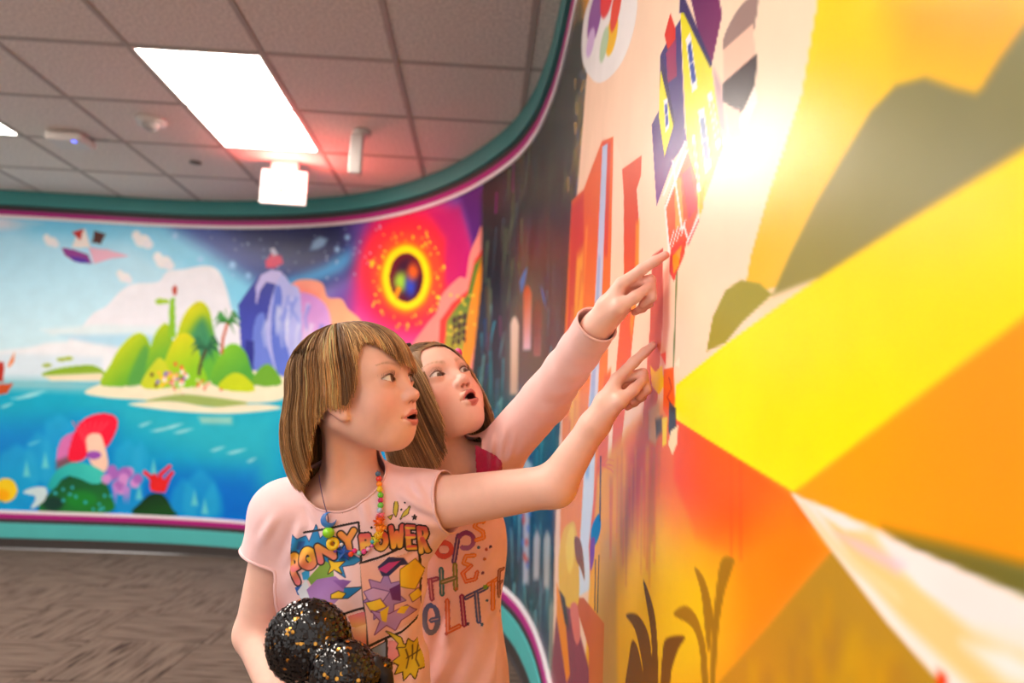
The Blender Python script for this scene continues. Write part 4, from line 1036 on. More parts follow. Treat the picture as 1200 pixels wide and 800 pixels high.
# ------------------------------------------------------------------ floor: carpet tiles laid quarter-turned
def carpet():
    m = bpy.data.materials.new('carpet_pile'); m.use_nodes = True; nt = m.node_tree; b = nt.nodes['Principled BSDF']
    set_in(b, Roughness=.95, Specular_IOR_Level=.1)
    tc = nt.nodes.new('ShaderNodeTexCoord'); oi = nt.nodes.new('ShaderNodeObjectInfo')
    mp = nt.nodes.new('ShaderNodeMapping'); mp.inputs['Scale'].default_value = (3.0, 36, 1)
    ad = nt.nodes.new('ShaderNodeVectorMath'); ad.operation = 'MULTIPLY_ADD'; ad.inputs[1].default_value = (1, 1, 1)
    sc = nt.nodes.new('ShaderNodeVectorMath'); sc.operation = 'SCALE'; sc.inputs[0].default_value = (13, 7, 5)
    nt.links.new(oi.outputs['Random'], sc.inputs['Scale']); nt.links.new(tc.outputs['Object'], ad.inputs[0]); nt.links.new(sc.outputs[0], ad.inputs[2])
    nt.links.new(ad.outputs[0], mp.inputs['Vector'])
    n = nt.nodes.new('ShaderNodeTexNoise'); n.inputs['Scale'].default_value = 1.6; n.inputs['Detail'].default_value = 3; nt.links.new(mp.outputs[0], n.inputs['Vector'])
    r = nt.nodes.new('ShaderNodeValToRGB'); e = r.color_ramp.elements
    e[0].position = .34; e[0].color = (*lin((66, 54, 48)), 1); e[1].position = .62; e[1].color = (*lin((122, 106, 95)), 1)
    x = r.color_ramp.elements.new(.44); x.color = (*lin((106, 91, 82)), 1)
    nt.links.new(n.outputs[0], r.inputs[0])
    f = nt.nodes.new('ShaderNodeTexNoise'); f.inputs['Scale'].default_value = 420; nt.links.new(tc.outputs['Object'], f.inputs['Vector'])
    mx = nt.nodes.new('ShaderNodeMix'); mx.data_type = 'RGBA'; mx.blend_type = 'MULTIPLY'; mx.inputs[0].default_value = .35
    nt.links.new(r.outputs[0], mx.inputs[6]); nt.links.new(f.outputs[0], mx.inputs[7]); nt.links.new(mx.outputs[2], b.inputs['Base Color'])
    bp = nt.nodes.new('ShaderNodeBump'); bp.inputs['Strength'].default_value = .6; bp.inputs['Distance'].default_value = .004
    nt.links.new(n.outputs[0], bp.inputs['Height']); nt.links.new(bp.outputs[0], b.inputs['Normal'])
    return m
def room_depth(x):   # how far back the wall stands at x
    return float(np.interp(x, WP[:300,0], WP[:300,1]))
M_CARPET = carpet()
floor = box_obj('floor', (-6.2, -2, -.06), (.6, 5.6, -.012), mat('floor_screed', (90, 80, 72), .9, noise=.1, nscale=5), kind='structure')
bm = bmesh.new(); bm_box(bm, (-.249, -.249, -.012), (.249, .249, 0), .003); tile_me = bm_mesh('carpet_tile', bm)
for i in range(14):
    for j in range(15):
        x, y = -6.0+i*.5, -1.75+j*.5
        if (x > .05 and y > .6) or (x > -2 and y > room_depth(min(x+.2, .2))+.2): continue
        o = link('carpet_tile', tile_me, M_CARPET, floor); o.location = (x, y, 0); o.rotation_euler = (0, 0, math.pi/2*((i+j) % 2))

# ------------------------------------------------------------------ ceiling: lay-in tiles on a bar grid, lights and fittings
T = .6096; GX, GY = -2.3037, 2.5421
ceiling = box_obj('ceiling', (-6.3, -2, CEIL+.05), (.6, 6.0, CEIL+.09), mat('ceiling_deck', (138, 133, 128), .9, noise=.05, nscale=5), kind='structure')
M_TILE = mat('mineral_tile', (236, 226, 218), .95, noise=.20, nscale=75, bump=.35, bscale=260)
M_BAR = mat('grid_bar', (186, 174, 166), .6, noise=.03, nscale=10)
bm = bmesh.new(); bm_box(bm, (-.292, -.292, 0), (.292, .292, .016), .003); ct_me = bm_mesh('ceiling_tile', bm)
light_cells = {}
for (ci, cj) in [(1, 1), (-2, 1), (1, -3), (-2, -3), (1, -7), (-2, -7)]:
    light_cells[(ci, cj)] = light_cells[(ci, cj+1)] = 1
for i in range(-6, 5):
    for j in range(-7, 6):
        if (i, j) in light_cells: continue
        x, y = GX+(i+.5)*T, GY+(j+.5)*T
        if x-.28 > .3 or (x > -2 and y-.3 > room_depth(min(x-.25, .2))): continue
        o = link('ceiling_tile', ct_me, M_TILE, ceiling); o.location = (x, y, CEIL-.004)
bm = bmesh.new(); bm_box(bm, (-.012, -4.0, 0), (.012, 4.0, .008), .001); bm_box(bm, (-.003, -4, .008), (.003, 4, .05)); bar_me = bm_mesh('grid_bar', bm)
for i in range(-6, 6):
    if GX+i*T > .5: continue
    o = link('grid_bar', bar_me, M_BAR, ceiling); o.location = (GX+i*T, 2.0, CEIL-.009)
for j in range(-7, 7):
    o = link('grid_bar', bar_me, M_BAR, ceiling); o.location = (-2.6, GY+j*T, CEIL-.0085); o.rotation_euler = (0, 0, math.pi/2)
M_DIFF = glow('light_diffuser', (255, 246, 234), PANEL); M_STEEL = mat('white_steel', (230, 226, 222), .4, noise=.02, nscale=12)
def ceiling_light(ci, cj, label):
    x0, y0 = GX+ci*T+.012, GY+cj*T+.012; w, l = T-.024, 2*T-.024
    t = empty('ceiling_light', (x0+w/2, y0+l/2, CEIL-.006), label, 'light', 'lay-in ceiling lights')
    bm = bmesh.new()
    for lo, hi in [((-w/2, -l/2, -.002), (-w/2+.012, l/2, .05)), ((w/2-.012, -l/2, -.002), (w/2, l/2, .05)), ((-w/2+.012, -l/2, -.002), (w/2-.012, -l/2+.012, .05)), ((-w/2+.012, l/2-.012, -.002), (w/2-.012, l/2, .05))]: bm_box(bm, lo, hi)
    link('frame', bm_mesh('frame', bm), M_STEEL, t)
    box_obj('diffuser', (-w/2+.012, -l/2+.012, .002), (w/2-.012, l/2-.012, .008), M_DIFF, t)
ceiling_light(1, 1, 'bright white ceiling light panel in front of the exit sign')
ceiling_light(-2, 1, 'white ceiling light panel cut by the left edge, above the blue-lamp box')
for c in [(1, -3, 'white ceiling light panel above the two girls, outside the photo'), (-2, -3, 'white ceiling light panel far left of the two girls, outside the photo'), (1, -7, 'white ceiling light panel behind the photographer, beside the mural wall'), (-2, -7, 'white ceiling light panel behind the photographer, far from the mural wall')]: ceiling_light(*c[:2], c[2])

# access point with a blue lamp
M_PLAST = mat('white_plastic', (228, 220, 214), .4, noise=.02, nscale=20)
p = at_z(84, 160, CEIL-.012)
t = empty('access_point', (p[0], p[1], CEIL-.009), 'flat white box with a small blue lamp on the ceiling', 'access point')
box_obj('housing', (-.108, -.095, -.058), (.108, .095, -.004), M_PLAST, t, .016)
bm = bmesh.new(); bm_cyl(bm, (.06, -.07, -.0605), (.06, -.07, -.057), .012); link('lamp', bm_mesh('lamp', bm), glow('blue_lamp', (74, 92, 255), 5), t)
box_obj('mount_plate', (-.06, -.055, -.006), (.06, .055, .002), M_STEEL, t)
# smoke detector: wide flange and a low dome
def lathe(name, prof, m, parent, seg=28, smooth=True):
    a = np.linspace(0, 2*np.pi, seg, endpoint=False); k = len(prof)
    V = [(r*np.cos(t), r*np.sin(t), z) for r, z in prof for t in a]
    Fq = [(i*seg+j, i*seg+(j+1) % seg, (i+1)*seg+(j+1) % seg, (i+1)*seg+j) for i in range(k-1) for j in range(seg)]
    return link(name, mesh(name, V, Fq, smooth), m, parent)
p = at_z(177, 143, CEIL-.02)
t = empty('smoke_detector', (p[0], p[1], CEIL-.009), 'round cream smoke detector with a domed centre on the ceiling tiles', 'detector')
lathe('base', [(.0, .005), (.078, .005), (.084, -.006), (.076, -.022), (.0, -.026)], M_PLAST, t)
lathe('sensor_dome', [(.046, -.022), (.046, -.034), (.038, -.052), (.018, -.062), (0, -.063)], mat('sensor_grey', (176, 168, 164), .35, noise=.03, nscale=40), t)
p = at_z(229, 190, CEIL-.006)
t = empty('sprinkler', (p[0], p[1], CEIL-.009), 'small grey recessed sprinkler cap between smoke detector and exit sign', 'sprinkler')
lathe('cover_plate', [(0, .004), (.036, .004), (.038, -.003), (.030, -.006), (0, -.008)], mat('grey_metal', (119, 112, 108), .5, noise=.05, nscale=30), t)
p = at_z(421, 204, CEIL-.006)
t = empty('ceiling_button', (p[0], p[1], CEIL-.009), 'tiny dark round cap on the ceiling under the hanging white box', 'cap')
lathe('cap', [(0, .004), (.013, .004), (.014, -.004), (.010, -.007), (0, -.008)], mat('dark_cap', (90, 58, 60), .5, noise=.05, nscale=30), t)
# hanging white sensor box on a round mount
p = at_z(424, 155, CEIL-.01)
t = empty('hanging_sensor', (p[0], p[1], CEIL-.009), 'narrow white box hanging from a round mount on the ceiling', 'sensor')
lathe('mount', [(0, .006), (.052, .006), (.055, -.006), (.05, -.02), (0, -.022)], M_PLAST, t)
box_obj('housing', (-.060, -.022, -.250), (.012, .03, -.018), M_PLAST, t, .008)
# exit sign on a canopy
p = at_z(335, 192, CEIL-.02)
t = empty('exit_sign', (p[0], p[1], CEIL-.009), 'glowing white exit sign hanging under the ceiling', 'sign')
t.rotation_euler = (0, 0, .06)
box_obj('canopy', (-.085, -.03, -.055), (.085, .03, .004), M_PLAST, t, .006)
sign = box_obj('sign_body', (-.146, -.016, -.285), (.146, .016, -.058), mat('sign_white', (240, 232, 230), .3, noise=.02, nscale=15), t, .005)
M_FACE = glow('lit_face', (255, 240, 238), .25); box_obj('lit_panel', (-.136, -.0185, -.277), (.136, -.0165, -.066), M_FACE, sign)
M_RED = glow('exit_letter', (236, 92, 92), .35)
def strokes_mesh(name, lines, w, y, m, parent):
    bm = bmesh.new()
    for (x0, z0, x1, z1) in lines:
        d = Vector((x1-x0, 0, z1-z0)); L = d.length; d.normalize(); nn = Vector((-d.z, 0, d.x))*w/2; e = d*w/2
        a, b = Vector((x0, y, z0))-e, Vector((x1, y, z1))+e; f = [bm.verts.new(q) for q in (a-nn, b-nn, b+nn, a+nn)]
        g = [bm.verts.new(v.co+Vector((0, .003, 0))) for v in f]
        bm.faces.new(f); bm.faces.new(g[::-1])
        for i in range(4): bm.faces.new((f[i], f[(i+1) % 4], g[(i+1) % 4], g[i]))
    bmesh.ops.recalc_face_normals(bm, faces=bm.faces[:]); return link(name, bm_mesh(name, bm), m, parent)
zt, zb, zm = -.115, -.245, -.18
strokes_mesh('lettering', [(-.108, zt, -.108, zb), (-.108, zt, -.06, zt), (-.108, zm, -.07, zm), (-.108, zb, -.06, zb), (-.038, zt, .014, zb), (.014, zt, -.038, zb), (.040, zt, .040, zb), (.064, zt, .116, zt), (.09, zt, .09, zb)], .015, -.021, M_RED, sign)
ld = bpy.data.lights.new('exit_sign_lamp', 'AREA'); ld.shape = 'RECTANGLE'; ld.size = .3; ld.size_y = .03; ld.energy = 6.5; ld.color = (1, .12, .10)
lo = bpy.data.objects.new('exit_sign_lamp', ld); COL.objects.link(lo); lo.parent = t; lo.location = (.04, -.07, -.20); lo.rotation_euler = (math.pi+.25, .25, 0)

# ------------------------------------------------------------------ figures: implicit surfaces turned into one continuous mesh
V3 = lambda *a: np.array(a, float)
def unit(v): v = np.asarray(v, float); return v/np.linalg.norm(v)
def seg(P, a, b, ra, rb):
    """capsule whose radius runs from ra at a to rb at b"""
    a = np.asarray(a, float); b = np.asarray(b, float); ab = b-a
    t = np.clip((P-a)@ab/(ab@ab), 0, 1)
    return np.linalg.norm(P-a-t[:, None]*ab, axis=1)-(ra+(rb-ra)*t)
def ell(P, c, r, M=None):
    q = P-np.asarray(c, float)
    if M is not None: q = q@M
    r = np.asarray(r, float); k0 = np.linalg.norm(q/r, axis=1); k1 = np.linalg.norm(q/(r*r), axis=1)
    return k0*(k0-1)/np.maximum(k1, 1e-9)
def su(a, b, k):
    h = np.maximum(k-np.abs(a-b), 0)/k; return np.minimum(a, b)-h*h*k*.25
def ss(a, b, k):  # smooth subtraction of b from a
    return -su(-a, b, k)
def grad(f, P, e):
    g = np.empty_like(P)
    for i in range(3):
        d = np.zeros(3); d[i] = e; g[:, i] = f(P+d)-f(P-d)
    return g/(2*e)
def surface(f, lo, hi, h, B=8, slack=1.35):
    """sparse surface nets: vertices and quads of f = 0 inside the box lo..hi at spacing h"""
    lo = np.asarray(lo, float); nb = np.ceil((np.asarray(hi)-lo)/(h*B)).astype(int)
    bi = np.stack(np.meshgrid(*[np.arange(n) for n in nb], indexing='ij'), -1).reshape(-1, 3)
    c = lo+(bi+.5)*B*h
    d = np.concatenate([f(c[i:i+20000]) for i in range(0, len(c), 20000)])
    bi = bi[np.abs(d) < B*h*.5*1.7321*slack]
    N = (nb*B+2).astype(np.int64)
    g = np.stack(np.meshgrid(*[np.arange(B+1)]*3, indexing='ij'), -1).reshape(-1, 3)
    cid, cpos, quads = [], [], []
    for i in range(0, len(bi), 40):
        b = bi[i:i+40]; pts = (b[:, None]*B+g[None]); val = f((lo+pts*h).reshape(-1, 3)).reshape(len(b), B+1, B+1, B+1)
        ins = val < 0
        cnt = np.zeros((len(b), B, B, B), int); corners = []
        for x in (0, 1):
            for y in (0, 1):
                for z in (0, 1):
                    cv = val[:, x:B+x, y:B+y, z:B+z]; corners.append(cv); cnt += cv < 0
        act = (cnt > 0) & (cnt < 8)
        if not act.any(): continue
        w = np.argwhere(act); gi = b[w[:, 0]]*B+w[:, 1:]
        cv = np.stack([k[act] for k in corners], 1)
        acc = np.zeros((len(w), 3)); n = np.zeros(len(w))
        off = np.array([(x, y, z) for x in (0, 1) for y in (0, 1) for z in (0, 1)], float)
        for p in range(8):
            for q in range(p+1, 8):
                if np.abs(off[p]-off[q]).sum() != 1: continue
                m = (cv[:, p] < 0) != (cv[:, q] < 0)
                t = cv[:, p]/(cv[:, p]-cv[:, q]+1e-15)
                acc[m] += (off[p]+(off[q]-off[p])*t[:, None])[m]; n += m
        cid.append((gi[:, 0]*N[1]+gi[:, 1])*N[2]+gi[:, 2]); cpos.append(lo+(gi+acc/n[:, None])*h)
        for ax in range(3):
            sl0 = [slice(None)]+[slice(0, B)]*3; sl1 = [slice(None)]+[slice(0, B)]*3; sl1[ax+1] = slice(1, B+1)
            a0, a1 = ins[tuple(sl0)], ins[tuple(sl1)]
            for s in (True, False):
                w2 = np.argwhere((a0 == s) & (a1 == (not s)))
                if not len(w2): continue
                gv = b[w2[:, 0]]*B+w2[:, 1:]; u, v = (ax+1) % 3, (ax+2) % 3; Q = []
                for du, dv in ((0, 0), (-1, 0), (-1, -1), (0, -1)):
                    e = gv.copy(); e[:, u] += du; e[:, v] += dv; Q.append((e[:, 0]*N[1]+e[:, 1])*N[2]+e[:, 2])
                Q = np.stack(Q, 1); quads.append(Q if s else Q[:, ::-1])
    cid = np.concatenate(cid); pos = np.concatenate(cpos); Q = np.concatenate(quads)
    o = np.argsort(cid); cid = cid[o]; pos = pos[o]
    k = np.searchsorted(cid, Q); k = np.minimum(k, len(cid)-1); ok = (cid[k] == Q).all(1); Q = k[ok]
    for _ in range(2):
        gr = grad(f, pos, h*.2); v = f(pos); l = (gr**2).sum(1)
        pos = pos-np.clip(v/np.maximum(l, .05), -h, h)[:, None]*gr
    return pos, Q
def trim_faces(V, Q, cut, f=None, it=4):
    """drop faces where cut(V) > 0 and pull the rim onto cut = 0"""
    c = cut(V); Q = Q[(c[Q] < 0).sum(1) >= 2]
    used = np.unique(Q); rim = used[c[used] > -.004]
    E = np.sort(np.concatenate([Q[:, [0, 1]], Q[:, [1, 2]], Q[:, [2, 3]], Q[:, [3, 0]]]), 1)
    u, n = np.unique(E[:, 0]*np.int64(len(V))+E[:, 1], return_counts=True); e = u[n == 1]; bd = np.unique(np.r_[e//len(V), e % len(V)])
    P = V[bd]
    for _ in range(it):
        g = grad(cut, P, 1e-3); P = P-np.clip(cut(P)/np.maximum((g**2).sum(1), .05), -.006, .006)[:, None]*g
        if f is not None:
            g = grad(f, P, 1e-3); P = P-np.clip(f(P)/np.maximum((g**2).sum(1), .05), -.006, .006)[:, None]*g
    V = V.copy(); V[bd] = P
    mp = -np.ones(len(V), int); mp[used] = np.arange(len(used)); return V[used], mp[Q]
def rim_tube(V, Q, r, sel=None, n=6):
    """a thin rolled hem along the open edges of a cloth mesh"""
    E = np.concatenate([Q[:, [0, 1]], Q[:, [1, 2]], Q[:, [2, 3]], Q[:, [3, 0]]]); K = {}
    for a, b in E: K[(a, b)] = 1
    nx = {a: b for a, b in K if (b, a) not in K}
    OUT = []
    while nx:
        a0 = next(iter(nx)); lp = [a0]; a = nx.pop(a0)
        while a in nx: lp.append(a); a = nx.pop(a)
        if len(lp) < 12: continue
        L = V[lp]
        if sel is not None and not sel(L.mean(0)): continue
        for _ in range(6): L = .5*L+.25*(np.roll(L, 1, 0)+np.roll(L, -1, 0))
        L = L[::2]; t = np.roll(L, -1, 0)-np.roll(L, 1, 0); t /= np.linalg.norm(t, axis=1)[:, None]+1e-9
        c = L.mean(0); o = L-c; o -= (o*t).sum(1)[:, None]*t; o /= np.linalg.norm(o, axis=1)[:, None]+1e-9; bn = np.cross(t, o)
        OF = []; b0 = 0; m = len(L)
        OV = (np.concatenate([L+r*(math.cos(2*math.pi*k/n)*o*.55+math.sin(2*math.pi*k/n)*bn) for k in range(n)]))
        for k in range(n):
            for i in range(m):
                j = (i+1) % m; k2 = (k+1) % n; OF.append((b0+k*m+i, b0+k*m+j, b0+k2*m+j, b0+k2*m+i))
        OUT.append((OV, np.array(OF)))
    return OUT
def vnoise(P, f, seed=0):
    r = np.random.RandomState(seed); o = np.zeros(len(P))
    for _ in range(5):
        d = r.randn(3); d /= np.linalg.norm(d); o += np.sin(P@d*f*(.7+.7*r.rand())+r.rand()*6.28)
    return o/5
mixc = lambda C, c, w: C+(np.asarray(c, float)/255-C)*np.clip(w, 0, 1)[:, None]
gss = lambda d, s: np.exp(-(d/s)**2)

# ---------------------------------------------------------------- head, in its own axes: x to its right, y to the front, z up; eyes at z = 0, chin at z = -.095
EYE = (.0295, .0675, 0.0); EYE_R = .0123
def head_fn(o):
    """o: mouth_open, mouth_w, pout"""
    op, mw, pout = o['open'], o['mouth_w'], o['pout']
    def f(P):
        A = np.abs(P[:, 0]); S = np.c_[A, P[:, 1], P[:, 2]]          # mirrored coordinates
        d = ell(P, (0, -.010, .025), (.0705, .086, .074))
        d = su(d, ell(P, (0, .026, .012), (.0560, .056, .062)), .03)
        d = su(d, ell(P, (0, .030, -.036), (.0500, .047, .052)), .03)
        d = su(d, ell(S, (.030, .044, -.036), (.026, .028, .028)), .022)
        d = su(d, seg(S, (.053, -.004, -.040), (.018, .044, -.078), .017, .016), .028)
        d = su(d, ell(P, (0, .056, -.080), (.021, .0195, .0165)), .022)
        d = su(d, ell(P, (0, .060, -.056), (.027, .026, .024)), .020)
        d = su(d, seg(S, (.012, .0735, .017), (.036, .0650, .0165), .0075, .007), .014)   # brow
        d = ss(d, ell(S, (.0300, .0875, -.001), (.0175, .0125, .0115)), .012)               # sockets
        # nose
        d = su(d, seg(P, (0, .0755, .006), (0, .0910, -.0250), .0062, .0080), .012)
        d = su(d, ell(P, (0, .0935, -.0270), (.0088, .0088, .0082)), .006)
        d = su(d, ell(S, (.0095, .0860, -.0298), (.0060, .0080, .0064)), .006)
        d = ss(d, seg(S, (.0048, .0915, -.0372), (0.0061, .0885, -.0320), .0029, .0028), .003)
        # lids
        e = np.asarray(EYE); q = S-e; r = np.linalg.norm(q, axis=1)
        d = su(d, r-(EYE_R+.0018), .005)
        xx = q[:, 0]/.0138; zc = q[:, 2]-.0006-.0010*xx
        lid = np.where(zc > 0, zc-0.0061*(1-xx*xx), -zc-.0046*(1-xx*xx))
        d = np.maximum(d, -np.maximum(np.maximum(lid, r-(EYE_R+.0060)), -q[:, 1]+.002))
        crease = np.abs(np.where(np.abs(xx) < 1.1, zc-0.0061*(1-np.minimum(xx*xx, 1))-.0034, 1))
        d = d+.0007*np.exp(-(crease/.0011)**2)*(q[:, 1] > .002)*(np.abs(xx) < 1.1)
        # lips and mouth
        py = .0875+pout; mz = -.0575
        up = np.minimum(seg(S, (.0035, py, mz+.0058+op*.5), (.0105, py-.0040, mz+.0042+op*.4), .0044, .0040), seg(S, (.0105, py-.0040, mz+.0042+op*.4), (mw, py-.0135, mz), .0040, .0022))
        lo_ = np.minimum(seg(S, (0, py-.0015, mz-.0062-op*.6), (.0095, py-.0050, mz-.0052-op*.5), .0052, .0046), seg(S, (.0095, py-.0050, mz-.0052-op*.5), (mw, py-.0135, mz), .0046, .0022))
        d = su(d, up, .0045); d = su(d, lo_, .0045)
        d = ss(d, seg(P, (0, py+.004, mz+.016), (0, py+.0035, mz+.020), .0016, .0016), .005)     # philtrum
        d = ss(d, ell(P, (0, py-.004, mz-.0003-op*.1), (mw-.0035, .019, .0012+op)), .0025)
        d = ss(d, seg(S, (mw+.003, py-.012, mz), (mw+.002, py-.006, mz), .0012, .0012), .006)
        # ears
        ex = np.c_[S[:, 0]-o['ear'], S[:, 1]-.007, S[:, 2]+.016]; ct, sn = math.cos(.40), math.sin(.40)
        ey = np.c_[ex[:, 0]*ct+ex[:, 1]*sn, -ex[:, 0]*sn+ex[:, 1]*ct, ex[:, 2]]
        tl = np.c_[ey[:, 0], ey[:, 1]+ey[:, 2]*.22, ey[:, 2]]
        er = ell(tl, (.004, 0, .002), (.0062, .0150, .0270)); er = ss(er, ell(tl, (.0105, .0035, .006), (.0058, .0095, .0175)), .003)
        er = su(er, ell(tl, (.003, .004, -.0225), (.0065, .0088, .0100)), .006)
        er = su(er, ell(tl, (.0035, .0135, -.003), (.004, .004, .006)), .004)
        d = su(d, er, .005)
        return d
    return f
def head_colour(P, o, base):
    """skin tints that belong to the face itself: lips, brows, lash line, cheeks; and shade painted into the nostrils"""
    A = np.abs(P[:, 0]); n = len(P); C = np.tile(np.asarray(base, float)/255, (n, 1)); op, mw, pout = o['open'], o['mouth_w'], o['pout']
    front = P[:, 1] > .03
    C = mixc(C, (238, 150, 135), .32*np.exp(-((A-.040)/.020)**2-((P[:, 2]+.036)/.020)**2)*front)
    C = mixc(C, (236, 150, 132), .28*np.exp(-(A/.013)**2-((P[:, 2]+.028)/.012)**2)*(P[:, 1] > .08))
    C = mixc(C, (235, 150, 130), .5*np.exp(-((P[:, 1]+.01)/.03)**2-((P[:, 2]+.01)/.035)**2)*(A > .070))
    mz = -.0575; x = np.clip(A/(mw+.001), 0, 1); zz = P[:, 2]-mz
    top = (.0100+op*.75)*(1-x**2.2)-.0018*np.exp(-(A/.003)**2); bot = -(.0112+op*.95)*(1-x**2.4)
    m = np.clip((top-zz)/.0014+.5, 0, 1)*np.clip((zz-bot)/.0016+.5, 0, 1)*(P[:, 1] > .062)*(A < mw+.001)
    C = mixc(C, o['lip'], m*.85)
    inner = ell(P, (0, .0875+pout-.004, mz-.0003-op*.1), (mw-.0035, .019, .0012+op)); C = mixc(C, (70, 24, 26), (inner < .0006)*front*np.clip((.0890+pout-P[:, 1])/.003, 0, 1))
    q = np.c_[A, P[:, 1], P[:, 2]]-np.asarray(EYE); xx = q[:, 0]/.0138; r = np.linalg.norm(q, axis=1)
    zc = q[:, 2]-.0006-.0010*xx; ok = (q[:, 1] > 0)*(np.abs(xx) < 1.0)*(r < .0175)
    C = mixc(C, (62, 38, 30), ok*.85*np.exp(-((zc-0.0061*(1-np.minimum(xx*xx, 1))-.0004)/.0010)**2))
    C = mixc(C, (150, 90, 80), ok*.6*np.exp(-((-zc-.0046*(1-np.minimum(xx*xx, 1)))/.0010)**2))
    C = mixc(C, (190, 120, 105), .25*(q[:, 1] > 0)*np.exp(-(q[:, 0]/.016)**2-((q[:, 2]-.001)/.011)**2))
    C = mixc(C, (120, 62, 56), .85*np.exp(-(np.linalg.norm((np.c_[A, P[:, 1], P[:, 2]]-V3(.0050, .0900, -.0352))*V3(.8, .6, 1), axis=1)/.0026)**2))  # nostril hollows: their shade is painted into the skin colour
    bx = (A-.012)/.034; bz = P[:, 2]-(.0165+.0075*np.sin(np.clip(bx, 0, 1)*2.3)); w = .0040*np.clip(1.15-bx, .25, 1)
    st = .75+.25*np.sin(A*2600+P[:, 2]*1500)
    C = mixc(C, o['brow'], .50*st*np.exp(-(bz/w)**2)*(bx > -.05)*(bx < 1.05)*front)
    return C
def axes_for(yaw, pitch, roll):
    """columns x (its right), y (front), z (up); yaw turns from facing the camera towards the picture's right"""
    y = V3(math.sin(yaw)*math.cos(pitch), -math.cos(yaw)*math.cos(pitch), math.sin(pitch)); x = unit(np.cross(y, V3(0, 0, 1))); z = np.cross(x, y)
    c, s = math.cos(roll), math.sin(roll); x, z = x*c+z*s, z*c-x*s
    return np.stack([x, y, z], 1)

# ---------------------------------------------------------------- hand: x along the palm, y towards the little finger, z out of the back
def hand_parts(index_flex=-.25, curl=1.0):
    """list of (a, b, ra, rb, blend) chains of a pointing hand"""
    H = []
    mcp = [V3(.066, -.0195, .003), V3(.068, -.0055, .005), V3(.063, .0085, .004), V3(.056, .0205, .001)]
    for k, m in enumerate(mcp):
        H.append((V3(-.004, (-.009, -.003, .004, .010)[k], -.001), V3(.030, m[1]*.85, .001), .0150, .0128, .012)); H.append((V3(.030, m[1]*.85, .001), m, .0128, .0088, .008))
    H.append((V3(.008, -.008, -.007), V3(.044, -.022, -.012), .0135, .0105, .012))
    H.append((V3(.006, .010, -.006), V3(.040, .014, -.009), .0125, .0105, .010))
    def chain(p, angs, lens, rad, yaw=0.0):
        for a, l, (r0, r1) in zip(angs, lens, rad):
            d = V3(math.cos(a)*math.cos(yaw), math.cos(a)*math.sin(yaw), math.sin(a)); q = p+d*l; H.append((p, q, r0, r1, .0035)); p = q
        return p
    R = [(.0083, .0073), (.0074, .0066), (.0066, .0054)]
    tip = chain(mcp[0], (index_flex, index_flex-.05, index_flex-.10), (.033, .020, .0155), R, .03)
    for k, (l, r) in enumerate([((.036, .023, .015), 1.0), ((.033, .021, .015), .96), ((.026, .016, .013), .86)]):
        b = -.82-.10*k
        chain(mcp[k+1], (b*curl, (b-1.55)*curl, (b-2.55)*curl), l, [(x*r, y*r) for x, y in R], -.03+.02*k)
    H.append((V3(.014, -.014, -.008), V3(.040, -.0285, -.018), .0115, .0092, .008))
    H.append((V3(.040, -.0285, -.018), V3(.064, -.0225, -.0245), .0090, .0080, .005)); H.append((V3(.064, -.0225, -.0245), V3(.083, -.0130, -.0270), .0078, .0062, .004))
    return H, tip
def hand_fn(H, O, M, s):
    """distance function of the hand placed at O with axes M (columns) and scale s"""
    def f(P):
        q = (P-O)@M/s; d = seg(q, *H[0][:4])
        for a, b, ra, rb, k in H[1:]: d = su(d, seg(q, a, b, ra, rb), k)
        return d*s
    return f
SKIN = (248, 198, 181)
M_SKIN = mat('skin', attr='Col', rough=.46, noise=.03, nscale=60, bump=.06, bscale=700, Subsurface_Weight=.18, Subsurface_Scale=.012, Specular_IOR_Level=.4)
M_SKIN.node_tree.nodes['Principled BSDF'].inputs['Subsurface Radius'].default_value = (1, .38, .22)
def eyeball(name, c, r, gaze, parent, iris):
    """sphere with its pole on the line of sight: pupil, iris and white by ring"""
    n, m = 28, 40; g = unit(gaze); u = unit(np.cross(g, V3(0, 0, 1))); v = np.cross(u, g); V, C = [], []
    for i in range(n+1):
        th = math.pi*(i/n)**1.25
        for j in range(m):
            ph = 2*math.pi*j/m; V.append(c+r*(math.cos(th)*g+math.sin(th)*(math.cos(ph)*u+math.sin(ph)*v)))
            a = math.sin(th)*r/EYE_R*EYE_R if th < 1.57 else 1
            k = 1+.12*math.sin(ph*9)
            C.append((14, 10, 10) if a < .0026 else tuple(x*k for x in iris) if a < .0058 else (58, 40, 34) if a < .0066 else (240, 232, 228))
    Fq = np.array([(i*m+j, i*m+(j+1) % m, (i+1)*m+(j+1) % m, (i+1)*m+j) for i in range(n) for j in range(m)])[:, ::-1]
    return link(name, mesh(name, V, Fq, True, np.array(C)/255), mat('eye_surface', attr='Col', rough=.08, Specular_IOR_Level=.6, Coat_Weight=.6, Coat_Roughness=.03), parent)
